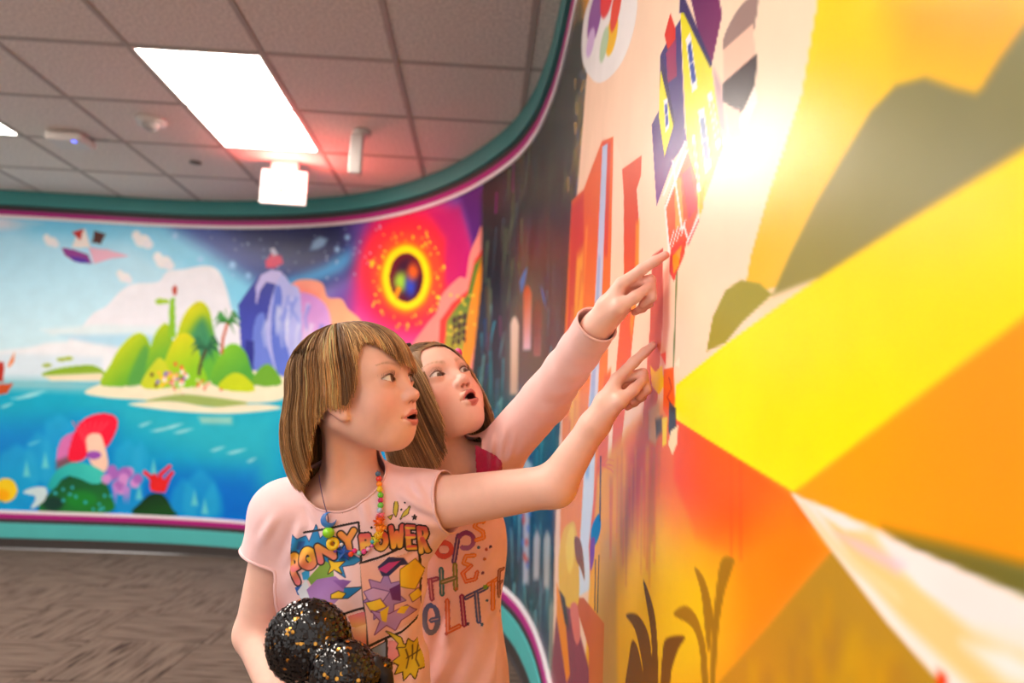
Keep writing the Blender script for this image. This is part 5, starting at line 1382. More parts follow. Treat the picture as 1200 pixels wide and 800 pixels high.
def tubes(paths, rad, n=3, cols=None):
    """many thin tapered tubes: paths (N, K, 3), rad (N, K)"""
    N, K, _ = paths.shape; t = np.gradient(paths, axis=1); t /= np.linalg.norm(t, axis=2, keepdims=True)+1e-12
    ref = np.where(np.abs(t[..., 2:3]) > .9, np.array([1., 0, 0]), np.array([0, 0, 1.])); a = np.cross(t, ref); a /= np.linalg.norm(a, axis=2, keepdims=True)+1e-12; b = np.cross(t, a)
    V = np.stack([paths+rad[..., None]*(math.cos(2*math.pi*k/n)*a+math.sin(2*math.pi*k/n)*b) for k in range(n)], 2)   # N,K,n,3
    base = (np.arange(N)[:, None, None]*K+np.arange(K-1)[None, :, None])*n; k = np.arange(n)[None, None]; k2 = (k+1) % n
    F_ = np.stack([base+k, base+k2, base+n+k2, base+n+k], -1).reshape(-1, 4)
    C = None if cols is None else np.repeat(cols.reshape(N*(K if cols.ndim == 3 else 1), 3) if cols.ndim == 3 else np.repeat(cols, K, 0), n, 0)
    return V.reshape(-1, 3), F_, C
M_HAIR = mat('hair_fibre', attr='Col', rough=.42, Specular_IOR_Level=.3, Sheen_Weight=.05)
M_LASH = mat('lash', (58, 38, 32), .6, noise=.02)
def lashes(Rm, O, s):
    """upper lash rows, one set for each eye"""
    OUT = []
    for sx in (-1, 1):
        P, R_ = [], []
        for k in range(26):
            xx = -.9+1.9*k/25; x = xx*.0138; z = .0006+.0010*xx+0.0061*(1-min(xx*xx, 1)); rr = EYE_R+.0016
            y = math.sqrt(max(rr*rr-x*x-z*z, 1e-8)); b = V3(x, y, z); d = unit(V3(x*.6, y*.9, .010)); pts = []
            for t in np.linspace(0, 1, 5): pts.append(b+d*.0062*t+V3(0, 0, .0022*t*t))
            P.append([(sx*(p[0]+EYE[0]), p[1]+EYE[1], p[2]+EYE[2]) for p in pts]); R_.append(np.linspace(.00025, .00007, 5))
        OUT.append(tubes(O+np.array(P)*s@Rm.T, np.array(R_)*s)[:2])
    return OUT

# ---------------------------------------------------------------- clothes helper
def cloth(name, f, lo, hi, h, cut, m, parent, col=None, fold=None, hem=.0028):
    V, Q = surface(f, lo, hi, h); V, Q = trim_faces(V, Q, cut, f)
    o = link(name, mesh(name, V, Q, True, None if col is None else col(V)), m, parent)
    sm = o.modifiers.new('cloth_thickness', 'SOLIDIFY'); sm.thickness = .0016; sm.offset = -1
    if hem:
        for hv, hf in rim_tube(V, Q, hem): link('hem', mesh('hem', hv, hf), m, o)
    return o

# ================================================================ first girl: bob haircut, short sleeves
def place_head(mark, px, py, Y, Rm, s):
    """origin of a head whose own point `mark` lies at depth Y on the sight line px, py"""
    return at(px, py, Y)-s*(Rm@np.asarray(mark, float))
def person(label, loc):
    t = empty('person', loc, label, 'person', None); return t
def body_object(parts, parent, colour):
    V = np.concatenate([p[0] for p in parts]); o = 0; Q = []
    for v, q in parts: Q.append(q+o); o += len(v)
    return link('body', mesh('body', V, np.concatenate(Q), True, colour(V)), M_SKIN, parent)
def zfn(z): return lambda P: z-P[:, 2]
M_TEE = mat('pink_jersey', (249, 206, 209), .85, noise=.035, nscale=30, bump=.25, bscale=1400, Sheen_Weight=.25)
M_TEE2 = mat('salmon_jersey', (252, 204, 198), .85, noise=.035, nscale=30, bump=.25, bscale=1400, Sheen_Weight=.25)
M_PANTS = mat('leggings_knit', (74, 70, 86), .9, noise=.05, nscale=40, bump=.2, bscale=1000)
M_SHOE = mat('shoe_canvas', (201, 194, 196), .7, noise=.05, nscale=60, bump=.2, bscale=600)
def legs_and_shoes(hip, yaw, parent, torso_f):
    """leggings and shoes below the hem (outside the picture)"""
    c, s = math.cos(yaw), math.sin(yaw); side = V3(c, s, 0); fr = V3(s, -c, 0); hip = np.asarray(hip, float); z = lambda p, h: V3(p[0], p[1], h)
    L = [(hip+side*.055*k, z(hip+side*.060*k+fr*.010, .30), z(hip+side*.062*k, .05)) for k in (-1, 1)]
    def f(P):
        d = ell(P, hip, (.105, .085, .09))
        for a, b, c_ in L: d = su(d, np.minimum(seg(P, a, b, .068, .046), seg(P, b, c_, .046, .031)), .02)
        return d
    V, Q = surface(f, hip-V3(.2, .2, hip[2]-.045), hip+V3(.2, .2, .07), .007); V, Q = trim_faces(V, Q, lambda P: np.maximum(P[:, 2]-(hip[2]+.06), .055-P[:, 2]), f)
    link('leggings', mesh('leggings', V, Q), M_PANTS, parent)
    for a, b, c_ in L:
        def g(P, c_=c_):
            d = su(seg(P, z(c_, .030)-fr*.03, z(c_, .026)+fr*.095, .030, .026), seg(P, z(c_, .04), z(c_, .085), .034, .036), .02)
            return np.maximum(d, .0-P[:, 2]+.001)
        V, Q = surface(g, z(c_, 0)-V3(.16, .16, .01), z(c_, 0)+V3(.16, .16, .10), .006); V, Q = trim_faces(V, Q, lambda P: P[:, 2]-.085, g)
        link('shoe', mesh('shoe', V, Q), M_SHOE, parent)
    return f
def limb_frame(d, l0):
    d = unit(d); l = unit(l0-d*(l0@d)); return np.stack([d, l, np.cross(d, l)], 1)

# --- head
A_OPT = dict(ear=.0712, open=.0020, mouth_w=.0170, pout=.0012, lip=(214, 116, 108), brow=(150, 108, 78))
A_S = 1.04; A_R = axes_for(1.16, .24, -.06); A_O = place_head((0, .0800, .004), 470.5, 441, 1.10, A_R, A_S)
a_head = head_fn(A_OPT); toA = lambda P: (P-A_O)@A_R/A_S
frA = lambda p: A_O+A_S*(A_R@np.asarray(p, float))
# --- joints
A_NECK = at(408, 572, 1.165); A_CH = at(414, 640, 1.165); A_BEL = at(414, 735, 1.175)
A_SHR, A_SHL = at(334, 606, 1.17), at(497, 592, 1.165)
A_ELR, A_WRR = at(299, 742, 1.185), at(338, 846, 1.065)
A_ELL, A_WRL = at(650, 569, 1.085), at(704, 487, 1.045)
A_TIP = np.array([.2515, 1.0367, 1.1963])
A_HS = 1.06; A_MCP = at(733, 440, 1.045)
H_A, tipA = hand_parts(-.22)
def fit_hand(wrist, mcp, tip_world, H, tip_local, l0, s):
    M = limb_frame(mcp-wrist, l0); off = tip_world-(wrist+s*(M@tip_local)); return wrist+off, M
A_HO, A_HM = fit_hand(A_WRL, A_MCP, A_TIP-V3(.0065, 0, 0), H_A, tipA, V3(.05, .9, -.42), A_HS)
a_hand = hand_fn(H_A, A_HO, A_HM, A_HS)
A_WRL = A_HO-A_HM[:, 0]*.006
def a_neck(P):
    d = seg(P, frA((0, -.022, -.035)), A_NECK+V3(.004, .012, -.01), .041, .043)
    d = su(d, seg(P, frA((.040, -.025, -.045)), A_NECK+V3(-.015, -.035, -.012), .010, .008), .02)
    d = su(d, seg(P, A_NECK+V3(0, .01, -.02), A_SHR+V3(.01, 0, .004), .040, .040), .05)
    return su(d, seg(P, A_NECK+V3(-.01, .01, -.035), A_SHL+V3(-.01, 0, .0), .038, .040), .04)
def a_torso(P):
    d = ell(P, A_CH+V3(0, .010, -.005), (.112, .074, .125)); d = su(d, ell(P, A_BEL+V3(0, .004, 0), (.098, .074, .15)), .05)
    d = su(d, seg(P, A_SHR, A_SHL, .047, .047), .05)
    return su(d, ell(P, A_BEL-V3(0, 0, .12), (.105, .080, .10)), .05)
def a_arm_l(P): return su(seg(P, A_SHL, A_ELL, .043, .0305), seg(P, A_ELL, A_WRL, .0315, .0205), .014)
def a_arm_r(P): return su(seg(P, A_SHR, A_ELR, .042, .0315), seg(P, A_ELR, A_WRR, .0315, .021), .014)
H_R, _ = hand_parts(-.7, .9)
A_RM = limb_frame(A_WRR-A_ELR, V3(.6, -.2, -.75)); A_RM[:, 2] *= -1
a_hand_r = hand_fn(H_R, A_WRR, A_RM, 1.04)
girlA = person('girl with a blond bob in a pink short sleeved tee, pointing at the wall', (A_BEL[0], A_BEL[1], 0))
def fa_head(P): return su(a_head(toA(P))*A_S, a_neck(P), .022)
def fa_arm_l(P): return su(a_arm_l(P), a_hand(P), .012)
def fa_arm_r(P): return su(a_arm_r(P), a_hand_r(P), .012)
def fa_torso(P): return su(su(su(a_torso(P), a_neck(P), .03), a_arm_l(P), .03), a_arm_r(P), .03)
zA = A_NECK[2]-.05
parts = []
V, Q = surface(fa_head, A_O-V3(.16, .16, .24), A_O+V3(.16, .16, .17), .00165); parts.append(trim_faces(V, Q, zfn(zA)))
V, Q = surface(fa_arm_l, np.minimum(A_SHL, np.minimum(A_ELL, A_WRL))-.07, np.maximum(A_TIP, A_ELL)+.07, .0019)
parts.append(trim_faces(V, Q, lambda P: (A_SHL[0]+.012)-P[:, 0]))
V, Q = surface(fa_arm_r, np.minimum(A_ELR, A_WRR)-.09, A_SHR+.10, .0026); parts.append(trim_faces(V, Q, lambda P: P[:, 2]-(A_SHR[2]-.02)))
V, Q = surface(lambda P: a_torso(P)+.004, A_BEL-V3(.22, .15, .26), A_SHL+V3(.10, .15, .07), .006); parts.append(trim_faces(V, Q, lambda P: P[:, 2]-(zA+.008)))
def nails(C, P, H, O, M, s, tips):
    q = (P-O)@M/s
    for c, n in tips: C = mixc(C, (250, 205, 195), .8*(np.linalg.norm((q-c)*V3(.8, 1.1, 1.0), axis=1) < .0052)*(q[:, 2] > c[2]-.001))
    return C
def hand_tint(C, P, H, O, M, s):
    q = (P-O)@M/s
    for a, b, ra, rb, k in H[12:]:
        C = mixc(C, (240, 160, 140), .35*gss(np.linalg.norm(q-b, axis=1), .010))
    return C
def colA(P):
    q = toA(P); C = head_colour(q, A_OPT, SKIN); far = np.linalg.norm(P-A_O, axis=1) > .16
    C[far] = np.array(SKIN)/255
    C = hand_tint(C, P, H_A, A_HO, A_HM, A_HS); return nails(C, P, H_A, A_HO, A_HM, A_HS, [(tipA+V3(-.003, 0, .0045), 0)])
bodyA = body_object(parts, girlA, colA)
for sx in (1, -1):
    c = frA((sx*EYE[0], EYE[1], EYE[2])); eyeball('eye', c, EYE_R*A_S, unit(A_TIP+V3(0, .05, .05)-c)+unit(A_R[:, 1])*.35, bodyA, (92, 58, 40))
for lv, lf in lashes(A_R, A_O, A_S): link('eyelashes', mesh('eyelashes', lv, lf), M_LASH, bodyA)['kind'] = 'stuff'
tv = frA((0, .071, -.0535)); bm = bmesh.new(); bmesh.ops.create_uvsphere(bm, u_segments=16, v_segments=10, radius=1, matrix=Matrix.Translation(tv) @ Matrix(A_R.tolist()).to_4x4() @ Matrix.Diagonal((.013, .010, .0035, 1)))
link('teeth', bm_mesh('teeth', bm, True), mat('tooth', (239, 230, 220), .25, noise=.02), bodyA)

# --- T-shirt
def creases(P, lines, Y):
    """soft pulled folds: each from one sight line to another on the cloth near depth Y"""
    o = np.zeros(len(P))
    for (x0, y0, x1, y1, amp, wd) in lines:
        a, b = at(x0, y0, Y), at(x1, y1, Y); ab = b-a; t = np.clip(((P-a)*V3(1, .0, 1))@ab/(ab@ab), 0, 1); q = (P-a-t[:, None]*ab)*V3(1, .25, 1)
        d = np.linalg.norm(q, axis=1); o += amp*np.sin(math.pi*t*.96+.06)**.7*(np.exp(-(d/wd)**2)-.55*np.exp(-((d-1.6*wd)/(.8*wd))**2))
    return -o
CR_A = [(514, 606, 462, 574, .0040, .007), (516, 622, 470, 606, .0036, .008), (508, 640, 476, 668, .0040, .008), (503, 668, 486, 716, .0036, .009), (500, 590, 480, 560, .003, .006),
        (330, 668, 354, 610, .0042, .008), (334, 684, 366, 640, .0034, .008), (332, 706, 346, 756, .0036, .008), (300, 640, 322, 604, .003, .008), (360, 590, 372, 612, .0026, .006), (424, 586, 432, 612, .0026, .006)]
CR_B = [(584, 600, 552, 580, .0040, .008), (590, 632, 560, 668, .0036, .009), (592, 700, 566, 742, .0044, .010), (574, 752, 560, 712, .0036, .009), (520, 760, 530, 716, .0036, .009), (506, 620, 530, 600, .003, .008)]
CR_S = [(575, 560, 577, 500, .0040, .006), (584, 556, 592, 498, .0040, .006), (592, 548, 606, 500, .0036, .006), (567, 520, 566, 498, .003, .005), (640, 505, 622, 466, .003, .007), (664, 470, 650, 436, .003, .007), (690, 430, 676, 396, .0026, .006)]
def fold_A(P):
    w = .0034*np.sin((P[:, 0]*.9+P[:, 2]*.55)*95+2.2*np.sin(P[:, 2]*16))*gss(np.linalg.norm(P-(A_SHL-V3(.03, .06, .08)), axis=1), .12)
    w += .0030*np.sin((P[:, 0]*-.8+P[:, 2]*.6)*85)*gss(np.linalg.norm(P-(A_SHR+V3(.035, -.06, -.07)), axis=1), .11)
    w += .0022*np.sin(P[:, 0]*120+3*np.sin(P[:, 2]*22))*np.clip((A_CH[2]-.02-P[:, 2])/.12, 0, 1)
    return w+.0026*vnoise(P, 42, 4)+np.where(P[:, 1] < A_CH[1]+.02, creases(P, CR_A, 1.10), 0)
A_SLR, A_SLL = unit(A_ELR-A_SHR), unit(A_ELL-A_SHL)
def f_teeA(P):
    d = su(a_torso(P)-.007, a_neck(P)-.005, .02)
    d = su(d, seg(P, A_SHR, A_SHR+A_SLR*.11, .051, .056), .022); d = su(d, seg(P, A_SHL-A_SLL*.01, A_SHL+A_SLL*.09, .050, .046), .022)
    b = A_BEL-V3(0, 0, .10); d = su(d, ell(P, b+V3(.004, 0, 0), (.112, .088, .13)), .05)
    return d+fold_A(P)
A_NC = A_NECK+V3(-.004, -.034, .034)
def cutA(P):
    n = unit(V3(.02, -.62, .80)); q = P-A_NC; h = q@n; rad = np.linalg.norm(q-h[:, None]*n, axis=1)
    neck = np.where(h > -.10, .066-rad, -1)
    a = (P-A_SHR)@A_SLR-.066-.10*(P[:, 0]-A_SHR[0]); a = np.where(np.linalg.norm(P-A_SHR-A_SLR*.08, axis=1) < .095, a, -1)
    a = np.where(seg(P, A_SHR, A_ELR, .052, .052) < a_torso(P)-.009, a, -1)
    b = (P-A_SHL)@A_SLL-.040; b = np.where(P[:, 0] > A_SHL[0]-.01, b, -1)
    return np.maximum(np.maximum(neck, a), np.maximum(b, (A_BEL[2]-.20)-P[:, 2]))
teeA = cloth('tee_shirt', f_teeA, A_BEL-V3(.24, .17, .26), A_SHL+V3(.14, .17, .09), .0030, cutA, M_TEE, girlA)
legs_and_shoes(A_BEL-V3(0, -.004, .19), .15, girlA, None)

# --- hair: guided strands over a shell
def hair_shell(al, ph, c, r):
    return np.stack([c[0]+r[0]*np.sin(al)*np.sin(ph), c[1]+r[1]*np.sin(al)*np.cos(ph), c[2]+r[2]*np.cos(al)], -1)
def smoothstep(a, b, x): t = np.clip((x-a)/(b-a), 0, 1); return t*t*(3-2*t)
def shell_path(ph, a0, zend, layer, K, grav, flare, curl, front=.125, r=(.0825, .0955, .0820)):
    """from the crown down the shell and on into a hanging curtain; grav = the world's down in head axes"""
    c = V3(0, -.011, .024); r = np.asarray(r); N = len(ph)
    t = np.linspace(0, 1, K)[None]; bk = np.clip(.5-.5*np.cos(ph), 0, 1); r2 = r[None]*(1-(layer*(.035+.125*bk))[:, None])
    arc = .105*(math.pi/2-a0); drop = np.maximum(c[2]-zend, -.07); tot = arc+drop
    s = t*tot[:, None]; al = a0[:, None]+np.minimum(s, arc[:, None]+np.minimum(drop, 0)[:, None])/.105; dn = np.maximum(s-arc[:, None], 0)
    back = np.clip(.5-.5*np.cos(ph), 0, 1)[:, None]
    k = 1+flare*np.sin(np.clip(dn/.15, 0, 1)*math.pi)**.8-curl*np.clip(dn/.14, 0, 1.3)**3
    gs = smoothstep(.0, .05, dn)*dn
    X = r2[:, 0:1]*np.sin(al)*np.sin(ph)[:, None]*k; Y = r2[:, 1:2]*np.sin(al)*np.cos(ph)[:, None]*k*(1+front*(1-bk)**2)[:, None]
    return np.stack([c[0]+X+gs*grav[0]*back, c[1]+Y+gs*grav[1]*back, c[2]+r2[:, 2:3]*np.cos(al)-dn*(1+0*back)], -1)
A_G = A_R.T@V3(0, 0, -1); B_G = axes_for(.58, .60, -.26).T@V3(0, 0, -1)
def bob_path(ph, a0, zend, layer, K=16): return shell_path(ph, a0, zend, layer, K, A_G*1.0, .075, .20)
rA = np.random.RandomState(11)
def zend_A(deg):
    """where the cut ends, by angle round the head (0 front, + to its right)"""
    x = (np.asarray(deg)+180) % 360-180
    return np.interp(x, [-180, -135, -112, -100, -86, -72, -50, -30, 0, 14, 26, 38, 46, 52, 57, 64, 82, 94, 104, 118, 135, 180],
                     [-.130, -.125, -.11, -.05, -.04, -.03, .010, .014, .016, .023, .048, .070, .066, .040, -.005, -.034, -.022, -.055, -.098, -.118, -.130, -.134])
def hair_colour(n, r, pal, jit=.10):
    c = np.array(pal, float)[r.randint(len(pal), size=n)]/255; return np.clip(c*(1+jit*r.randn(n, 1)), 0, 1)
PAL_A = [(196, 148, 94), (168, 120, 72), (214, 166, 110), (142, 98, 58), (116, 78, 46), (226, 182, 126), (180, 132, 80)]
def build_hair(name, locks, strands, pathfn, zfn_, pal, Rm, O, s, parent, r, spread=6.0, rng_deg=(-180, 180), seedlock=1):
    d0 = r.uniform(*rng_deg, size=locks); la = r.rand(locks)**1.4; lc = hair_colour(locks, r, pal)
    i = r.randint(locks, size=strands); off = r.randn(strands)
    deg = d0[i]+off*spread*.5; ph = np.radians(deg); a0 = .06+.85*r.rand(strands)**1.3
    ze = zfn_(deg)+r.randn(strands)*.0030+.002*np.sin(d0[i]*1.7); lay = np.clip(la[i]+.18*r.randn(strands), 0, 1.1)
    P = pathfn(ph, a0, ze, lay); K = P.shape[1]
    ctr = pathfn(np.radians(d0), np.full(locks, .3), zfn_(d0), la)[i]
    w = (np.linspace(0, 1, K)**1.5*.55)[None, :, None]*np.ones((strands, 1, 1))
    near = np.linalg.norm(P[:, -1]-ctr[:, -1], axis=1) < .03
    P = P+(ctr-P)*w*near[:, None, None]*.45
    P += .0010*np.stack([np.sin(np.linspace(0, 5, K)[None]+r.rand(strands, 1)*6.28) for _ in range(3)], -1)
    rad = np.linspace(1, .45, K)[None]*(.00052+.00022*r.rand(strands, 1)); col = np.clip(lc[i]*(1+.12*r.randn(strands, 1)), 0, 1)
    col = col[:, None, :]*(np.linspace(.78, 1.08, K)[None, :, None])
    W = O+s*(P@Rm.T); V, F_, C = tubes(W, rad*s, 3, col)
    return V, F_, np.clip(C, 0, 1)
def hair_cap(pathfn, zfn_, Rm, O, s, col, layer=.55, ndeg=144, K=22):
    deg = np.linspace(-180, 180, ndeg, endpoint=False); P = pathfn(np.radians(deg), np.full(ndeg, .02), zfn_(deg)+.006, np.full(ndeg, layer), K=K)
    V = (O+s*(P@Rm.T)).reshape(-1, 3); I = np.arange(ndeg)[:, None]*K+np.arange(K-1)[None]; J = ((np.arange(ndeg)+1) % ndeg)[:, None]*K+np.arange(K-1)[None]
    return V, np.stack([I, J, J+1, I+1], -1).reshape(-1, 4)[:, ::-1], np.tile(np.array(col)/255, (len(V), 1))
def join(parts):
    o = 0; V, Fq, C = [], [], []
    for v, f, c in parts: V.append(v); Fq.append(f+o); C.append(c); o += len(v)
    return np.concatenate(V), np.concatenate(Fq), np.concatenate(C)
pieces = [hair_cap(bob_path, zend_A, A_R, A_O, A_S, (120, 86, 54)), build_hair('hair', 260, 4800, bob_path, zend_A, PAL_A, A_R, A_O, A_S, girlA, rA)]
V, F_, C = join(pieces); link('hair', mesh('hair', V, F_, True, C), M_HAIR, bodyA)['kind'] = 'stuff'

# ================================================================ second girl, behind: long hair tied back, long sleeve raised
B_OPT = dict(ear=.0655, open=.0048, mouth_w=.0135, pout=.0034, lip=(200, 98, 94), brow=(176, 132, 100))
B_S = 1.05; B_R = axes_for(.58, .60, -.26); B_O = place_head((0, .0815, .004), 529.5, 432.5, 1.27, B_R, B_S)
b_head = head_fn(B_OPT); toB = lambda P: (P-B_O)@B_R/B_S; frB = lambda p: B_O+B_S*(B_R@np.asarray(p, float))
B_NECK = at(522, 548, 1.345); B_CH = at(524, 640, 1.375); B_BEL = at(522, 740, 1.385)
B_SHR, B_SHL = at(452, 580, 1.40), at(572, 545, 1.345)
B_ELL, B_WRL = at(640, 467, 1.20), at(703, 374, 1.025)
B_ELR, B_WRR = at(440, 700, 1.42), at(452, 800, 1.40)
B_TIP = np.array([.2511, .9713, 1.3166]); B_HS = 1.06; B_MCP = at(744, 322, 1.0)
H_B, tipB = hand_parts(-.30)
B_HO, B_HM = fit_hand(B_WRL, B_MCP, B_TIP-V3(.0065, 0, 0), H_B, tipB, V3(.05, .9, -.42), B_HS)
b_hand = hand_fn(H_B, B_HO, B_HM, B_HS); B_WRL = B_HO-B_HM[:, 0]*.004
def b_neck(P):
    d = seg(P, frB((0, -.022, -.035)), B_NECK+V3(.0, .012, -.01), .040, .043)
    d = su(d, seg(P, B_NECK+V3(0, .01, -.02), B_SHR, .040, .040), .05); return su(d, seg(P, B_NECK+V3(0, .01, -.02), B_SHL, .040, .042), .05)
def b_torso(P):
    d = ell(P, B_CH+V3(0, .010, .0), (.105, .070, .135)); d = su(d, ell(P, B_BEL+V3(.002, .004, 0), (.092, .070, .15)), .05)
    d = su(d, seg(P, B_SHR, B_SHL-V3(.01, 0, .01), .045, .045), .05); return su(d, ell(P, B_BEL-V3(0, 0, .12), (.10, .078, .10)), .05)
def b_arm_l(P): return su(seg(P, B_SHL, B_ELL, .042, .030), seg(P, B_ELL, B_WRL, .030, .0200), .012)
def b_arm_r(P): return su(seg(P, B_SHR, B_ELR, .042, .030), seg(P, B_ELR, B_WRR, .030, .020), .012)
B_RM = limb_frame(B_WRR-B_ELR, V3(0, .8, .2)); B_RM[:, 2] *= -1
b_hand_r = hand_fn(hand_parts(-.5, .5)[0], B_WRR, B_RM, 1.04)
girlB = person('girl with long fair hair and a long pink sleeve, pointing, behind the bob-haired girl', (B_BEL[0], B_BEL[1], 0))
def fb_head(P): return su(b_head(toB(P))*B_S, b_neck(P), .022)
def fb_arm_l(P): return su(b_arm_l(P), b_hand(P), .012)
zB = B_NECK[2]-.05; parts = []
V, Q = surface(fb_head, B_O-V3(.17, .17, .25), B_O+V3(.17, .17, .17), .0018); parts.append(trim_faces(V, Q, zfn(zB)))
V, Q = surface(fb_arm_l, np.minimum(B_ELL, B_WRL)-V3(.05, .08, .05), np.maximum(B_TIP, B_ELL)+V3(.05, .05, .07), .0019); parts.append(trim_faces(V, Q, lambda P: -((P-B_ELL)@unit(B_WRL-B_ELL))+.02))
V, Q = surface(lambda P: su(b_arm_r(P), b_hand_r(P), .012), B_WRR-V3(.09, .10, .16), B_SHR+.08, .004); parts.append(trim_faces(V, Q, lambda P: P[:, 2]-(B_SHR[2]-.02)))
V, Q = surface(lambda P: su(b_torso(P), b_arm_l(P), .02)+.004, B_BEL-V3(.22, .15, .26), np.maximum(B_SHL, B_ELL)+V3(.06, .15, .06), .006); parts.append(trim_faces(V, Q, lambda P: np.where((P-B_ELL)@unit(B_WRL-B_ELL) > .026, 1, P[:, 2]-(zB+.008)*1.0) if False else np.maximum((P-B_ELL)@unit(B_WRL-B_ELL)-.026, np.where(P[:, 0] < B_SHL[0], P[:, 2]-(zB+.008), -1))))
def colB(P):
    q = toB(P); C = head_colour(q, B_OPT, SKIN); C[np.linalg.norm(P-B_O, axis=1) > .16] = np.array(SKIN)/255
    C = hand_tint(C, P, H_B, B_HO, B_HM, B_HS); return nails(C, P, H_B, B_HO, B_HM, B_HS, [(tipB+V3(-.003, 0, .0045), 0)])
bodyB = body_object(parts, girlB, colB)
for sx in (1, -1):
    c = frB((sx*EYE[0], EYE[1], EYE[2])); eyeball('eye', c, EYE_R*B_S, unit(B_TIP-c)+unit(B_R[:, 1])*.4, bodyB, (84, 56, 42))
for lv, lf in lashes(B_R, B_O, B_S): link('eyelashes', mesh('eyelashes', lv, lf), M_LASH, bodyB)['kind'] = 'stuff'
tv = frB((0, .069, -.0520)); bm = bmesh.new(); bmesh.ops.create_uvsphere(bm, u_segments=16, v_segments=10, radius=1, matrix=Matrix.Translation(tv) @ Matrix(B_R.tolist()).to_4x4() @ Matrix.Diagonal((.010, .010, .003, 1)))
link('teeth', bm_mesh('teeth', bm, True), mat('tooth', (239, 230, 220), .25, noise=.02), bodyB)
# --- long sleeved top
B_FA = unit(B_WRL-B_ELL); B_UA = unit(B_ELL-B_SHL); B_CUFF = B_WRL+B_FA*.004
def fold_B(P):
    u = unit(np.cross(B_UA, V3(0, -1, 0))); w = .0042*np.sin((P@u)*150+3*np.sin(P@B_UA*14))*gss(np.linalg.norm(P-(B_SHL+V3(.0, -.03, -.035)), axis=1), .075)
    w += .0012*np.sin((P@B_FA)*120+4*np.sin((P@u)*40))*gss(np.linalg.norm(P-B_CUFF+B_FA*.10, axis=1), .10)
    w += .0022*np.sin(P[:, 0]*130+3*np.sin(P[:, 2]*25))*np.clip((B_CH[2]-.02-P[:, 2])/.12, 0, 1)*(P[:, 0] < B_SHL[0]+.03)
    return w+.0026*vnoise(P, 40, 9)+creases(P, CR_B, 1.305)*(P[:, 2] < B_SHL[2]-.04)+creases(P, CR_S, 1.25)
def f_topB(P):
    d = su(b_torso(P)-.007, b_neck(P)-.005, .02); d = su(d, seg(P, B_SHL-B_UA*.01, B_ELL, .050, .0400), .030)
    d = su(d, seg(P, B_ELL, B_CUFF, .0400, .0305), .014); d = su(d, seg(P, B_SHR, B_ELR, .049, .040), .02); d = su(d, seg(P, B_ELR, B_WRR, .040, .028), .015)
    d = su(d, ell(P, B_BEL-V3(-.006, 0, .085), (.108, .086, .12)), .05)
    return d+fold_B(P)
B_NC = B_NECK+V3(.004, -.036, .006)
def cutB(P):
    n = unit(V3(.05, -.62, .80)); q = P-B_NC; h = q@n; rad = np.linalg.norm(q-h[:, None]*n, axis=1)
    neck = np.where(h > -.10, .060-rad, -1)
    cuff = np.where(np.linalg.norm(P-B_CUFF, axis=1) < .08, (P-B_CUFF)@B_FA-.002, -1)
    c2 = np.where(np.linalg.norm(P-B_WRR, axis=1) < .07, (P-B_WRR)@unit(B_WRR-B_ELR)+.01, -1)
    return np.maximum(np.maximum(neck, cuff), np.maximum(c2, (B_BEL[2]-.165)-P[:, 2]))
topB = cloth('long_sleeved_top', f_topB, np.minimum(B_BEL-V3(.24, .17, .22), B_WRL-.06), np.maximum(B_SHL, B_WRL)+V3(.08, .17, .08), .0034, cutB, M_TEE2, girlB)
legs_and_shoes(B_BEL-V3(0, -.004, .19), .2, girlB, None)
# --- hair swept back from the forehead, hanging behind
def zend_B(deg):
    x = (np.asarray(deg)+180) % 360-180; x = np.where(x > 0, x*1.22, -x); return np.interp(x, [0, 28, 36, 42, 48, 60, 92, 120, 180], [.068, .064, .050, .010, -.075, -.12, -.14, -.16, -.17])
def long_path(ph, a0, zend, layer, K=16): return shell_path(ph, a0, zend, layer, K, B_G*.6, .06, .05, .055)
def swept_path(ph0, a1, back, layer, K=16):
    """from the hairline back over the shell and down behind"""
    N = len(ph0); t = np.linspace(0, 1, K)[None]; c = V3(0, -.013, .026); r = V3(.0800, .0990, .0850)[None]*(1-layer[:, None]*.10)
    ph = ph0[:, None]+(back-ph0)[:, None]*smoothstep(0, .62, t); al = a1[:, None]*(1-smoothstep(0, .8, t))+(math.pi/2)*smoothstep(.0, .8, t)-.30*np.sin(np.clip(t/.8, 0, 1)*math.pi)
    P = np.stack([r[:, 0:1]*np.sin(al)*np.sin(ph), c[1]+r[:, 1:2]*np.sin(al)*np.cos(ph), c[2]+r[:, 2:3]*np.cos(al)], -1)
    P[..., 2] -= np.maximum(t-.7, 0)/.3*.13; return P
rB = np.random.RandomState(23); PAL_B = [(196, 154, 106), (170, 130, 86), (214, 172, 124), (146, 108, 70), (122, 88, 58)]
def swept(n, pal, r):
    ph0 = np.radians(r.uniform(-78, 78, n)); hl = np.interp(np.abs(np.degrees(ph0)), [0, 45, 78], [1.04, 1.12, 1.36])
    back = np.sign(ph0+1e-6)*np.radians(r.uniform(105, 165, n)); P = swept_path(ph0, hl+.10*r.randn(n)*(r.rand(n) < .3)-.05*r.rand(n), back, r.rand(n)); K = P.shape[1]
    q = ((np.degrees(ph0)+90)/6).astype(int); lc = hair_colour(40, r, pal)[q]; col = np.clip(lc*(1+.12*r.randn(n, 1)), 0, 1)[:, None, :]*np.linspace(.95, 1.0, K)[None, :, None]
    V, F_, C = tubes(B_O+B_S*(P@B_R.T), np.linspace(1, .5, K)[None]*(.0005+.0002*r.rand(n, 1)), 3, col); return V, F_, np.clip(C, 0, 1)
pieces = [hair_cap(long_path, zend_B, B_R, B_O, B_S, (142, 106, 70)), build_hair('hair', 220, 2600, long_path, zend_B, PAL_B, B_R, B_O, B_S, girlB, rB, rng_deg=(39, 321)), swept(1700, PAL_B, rB)]
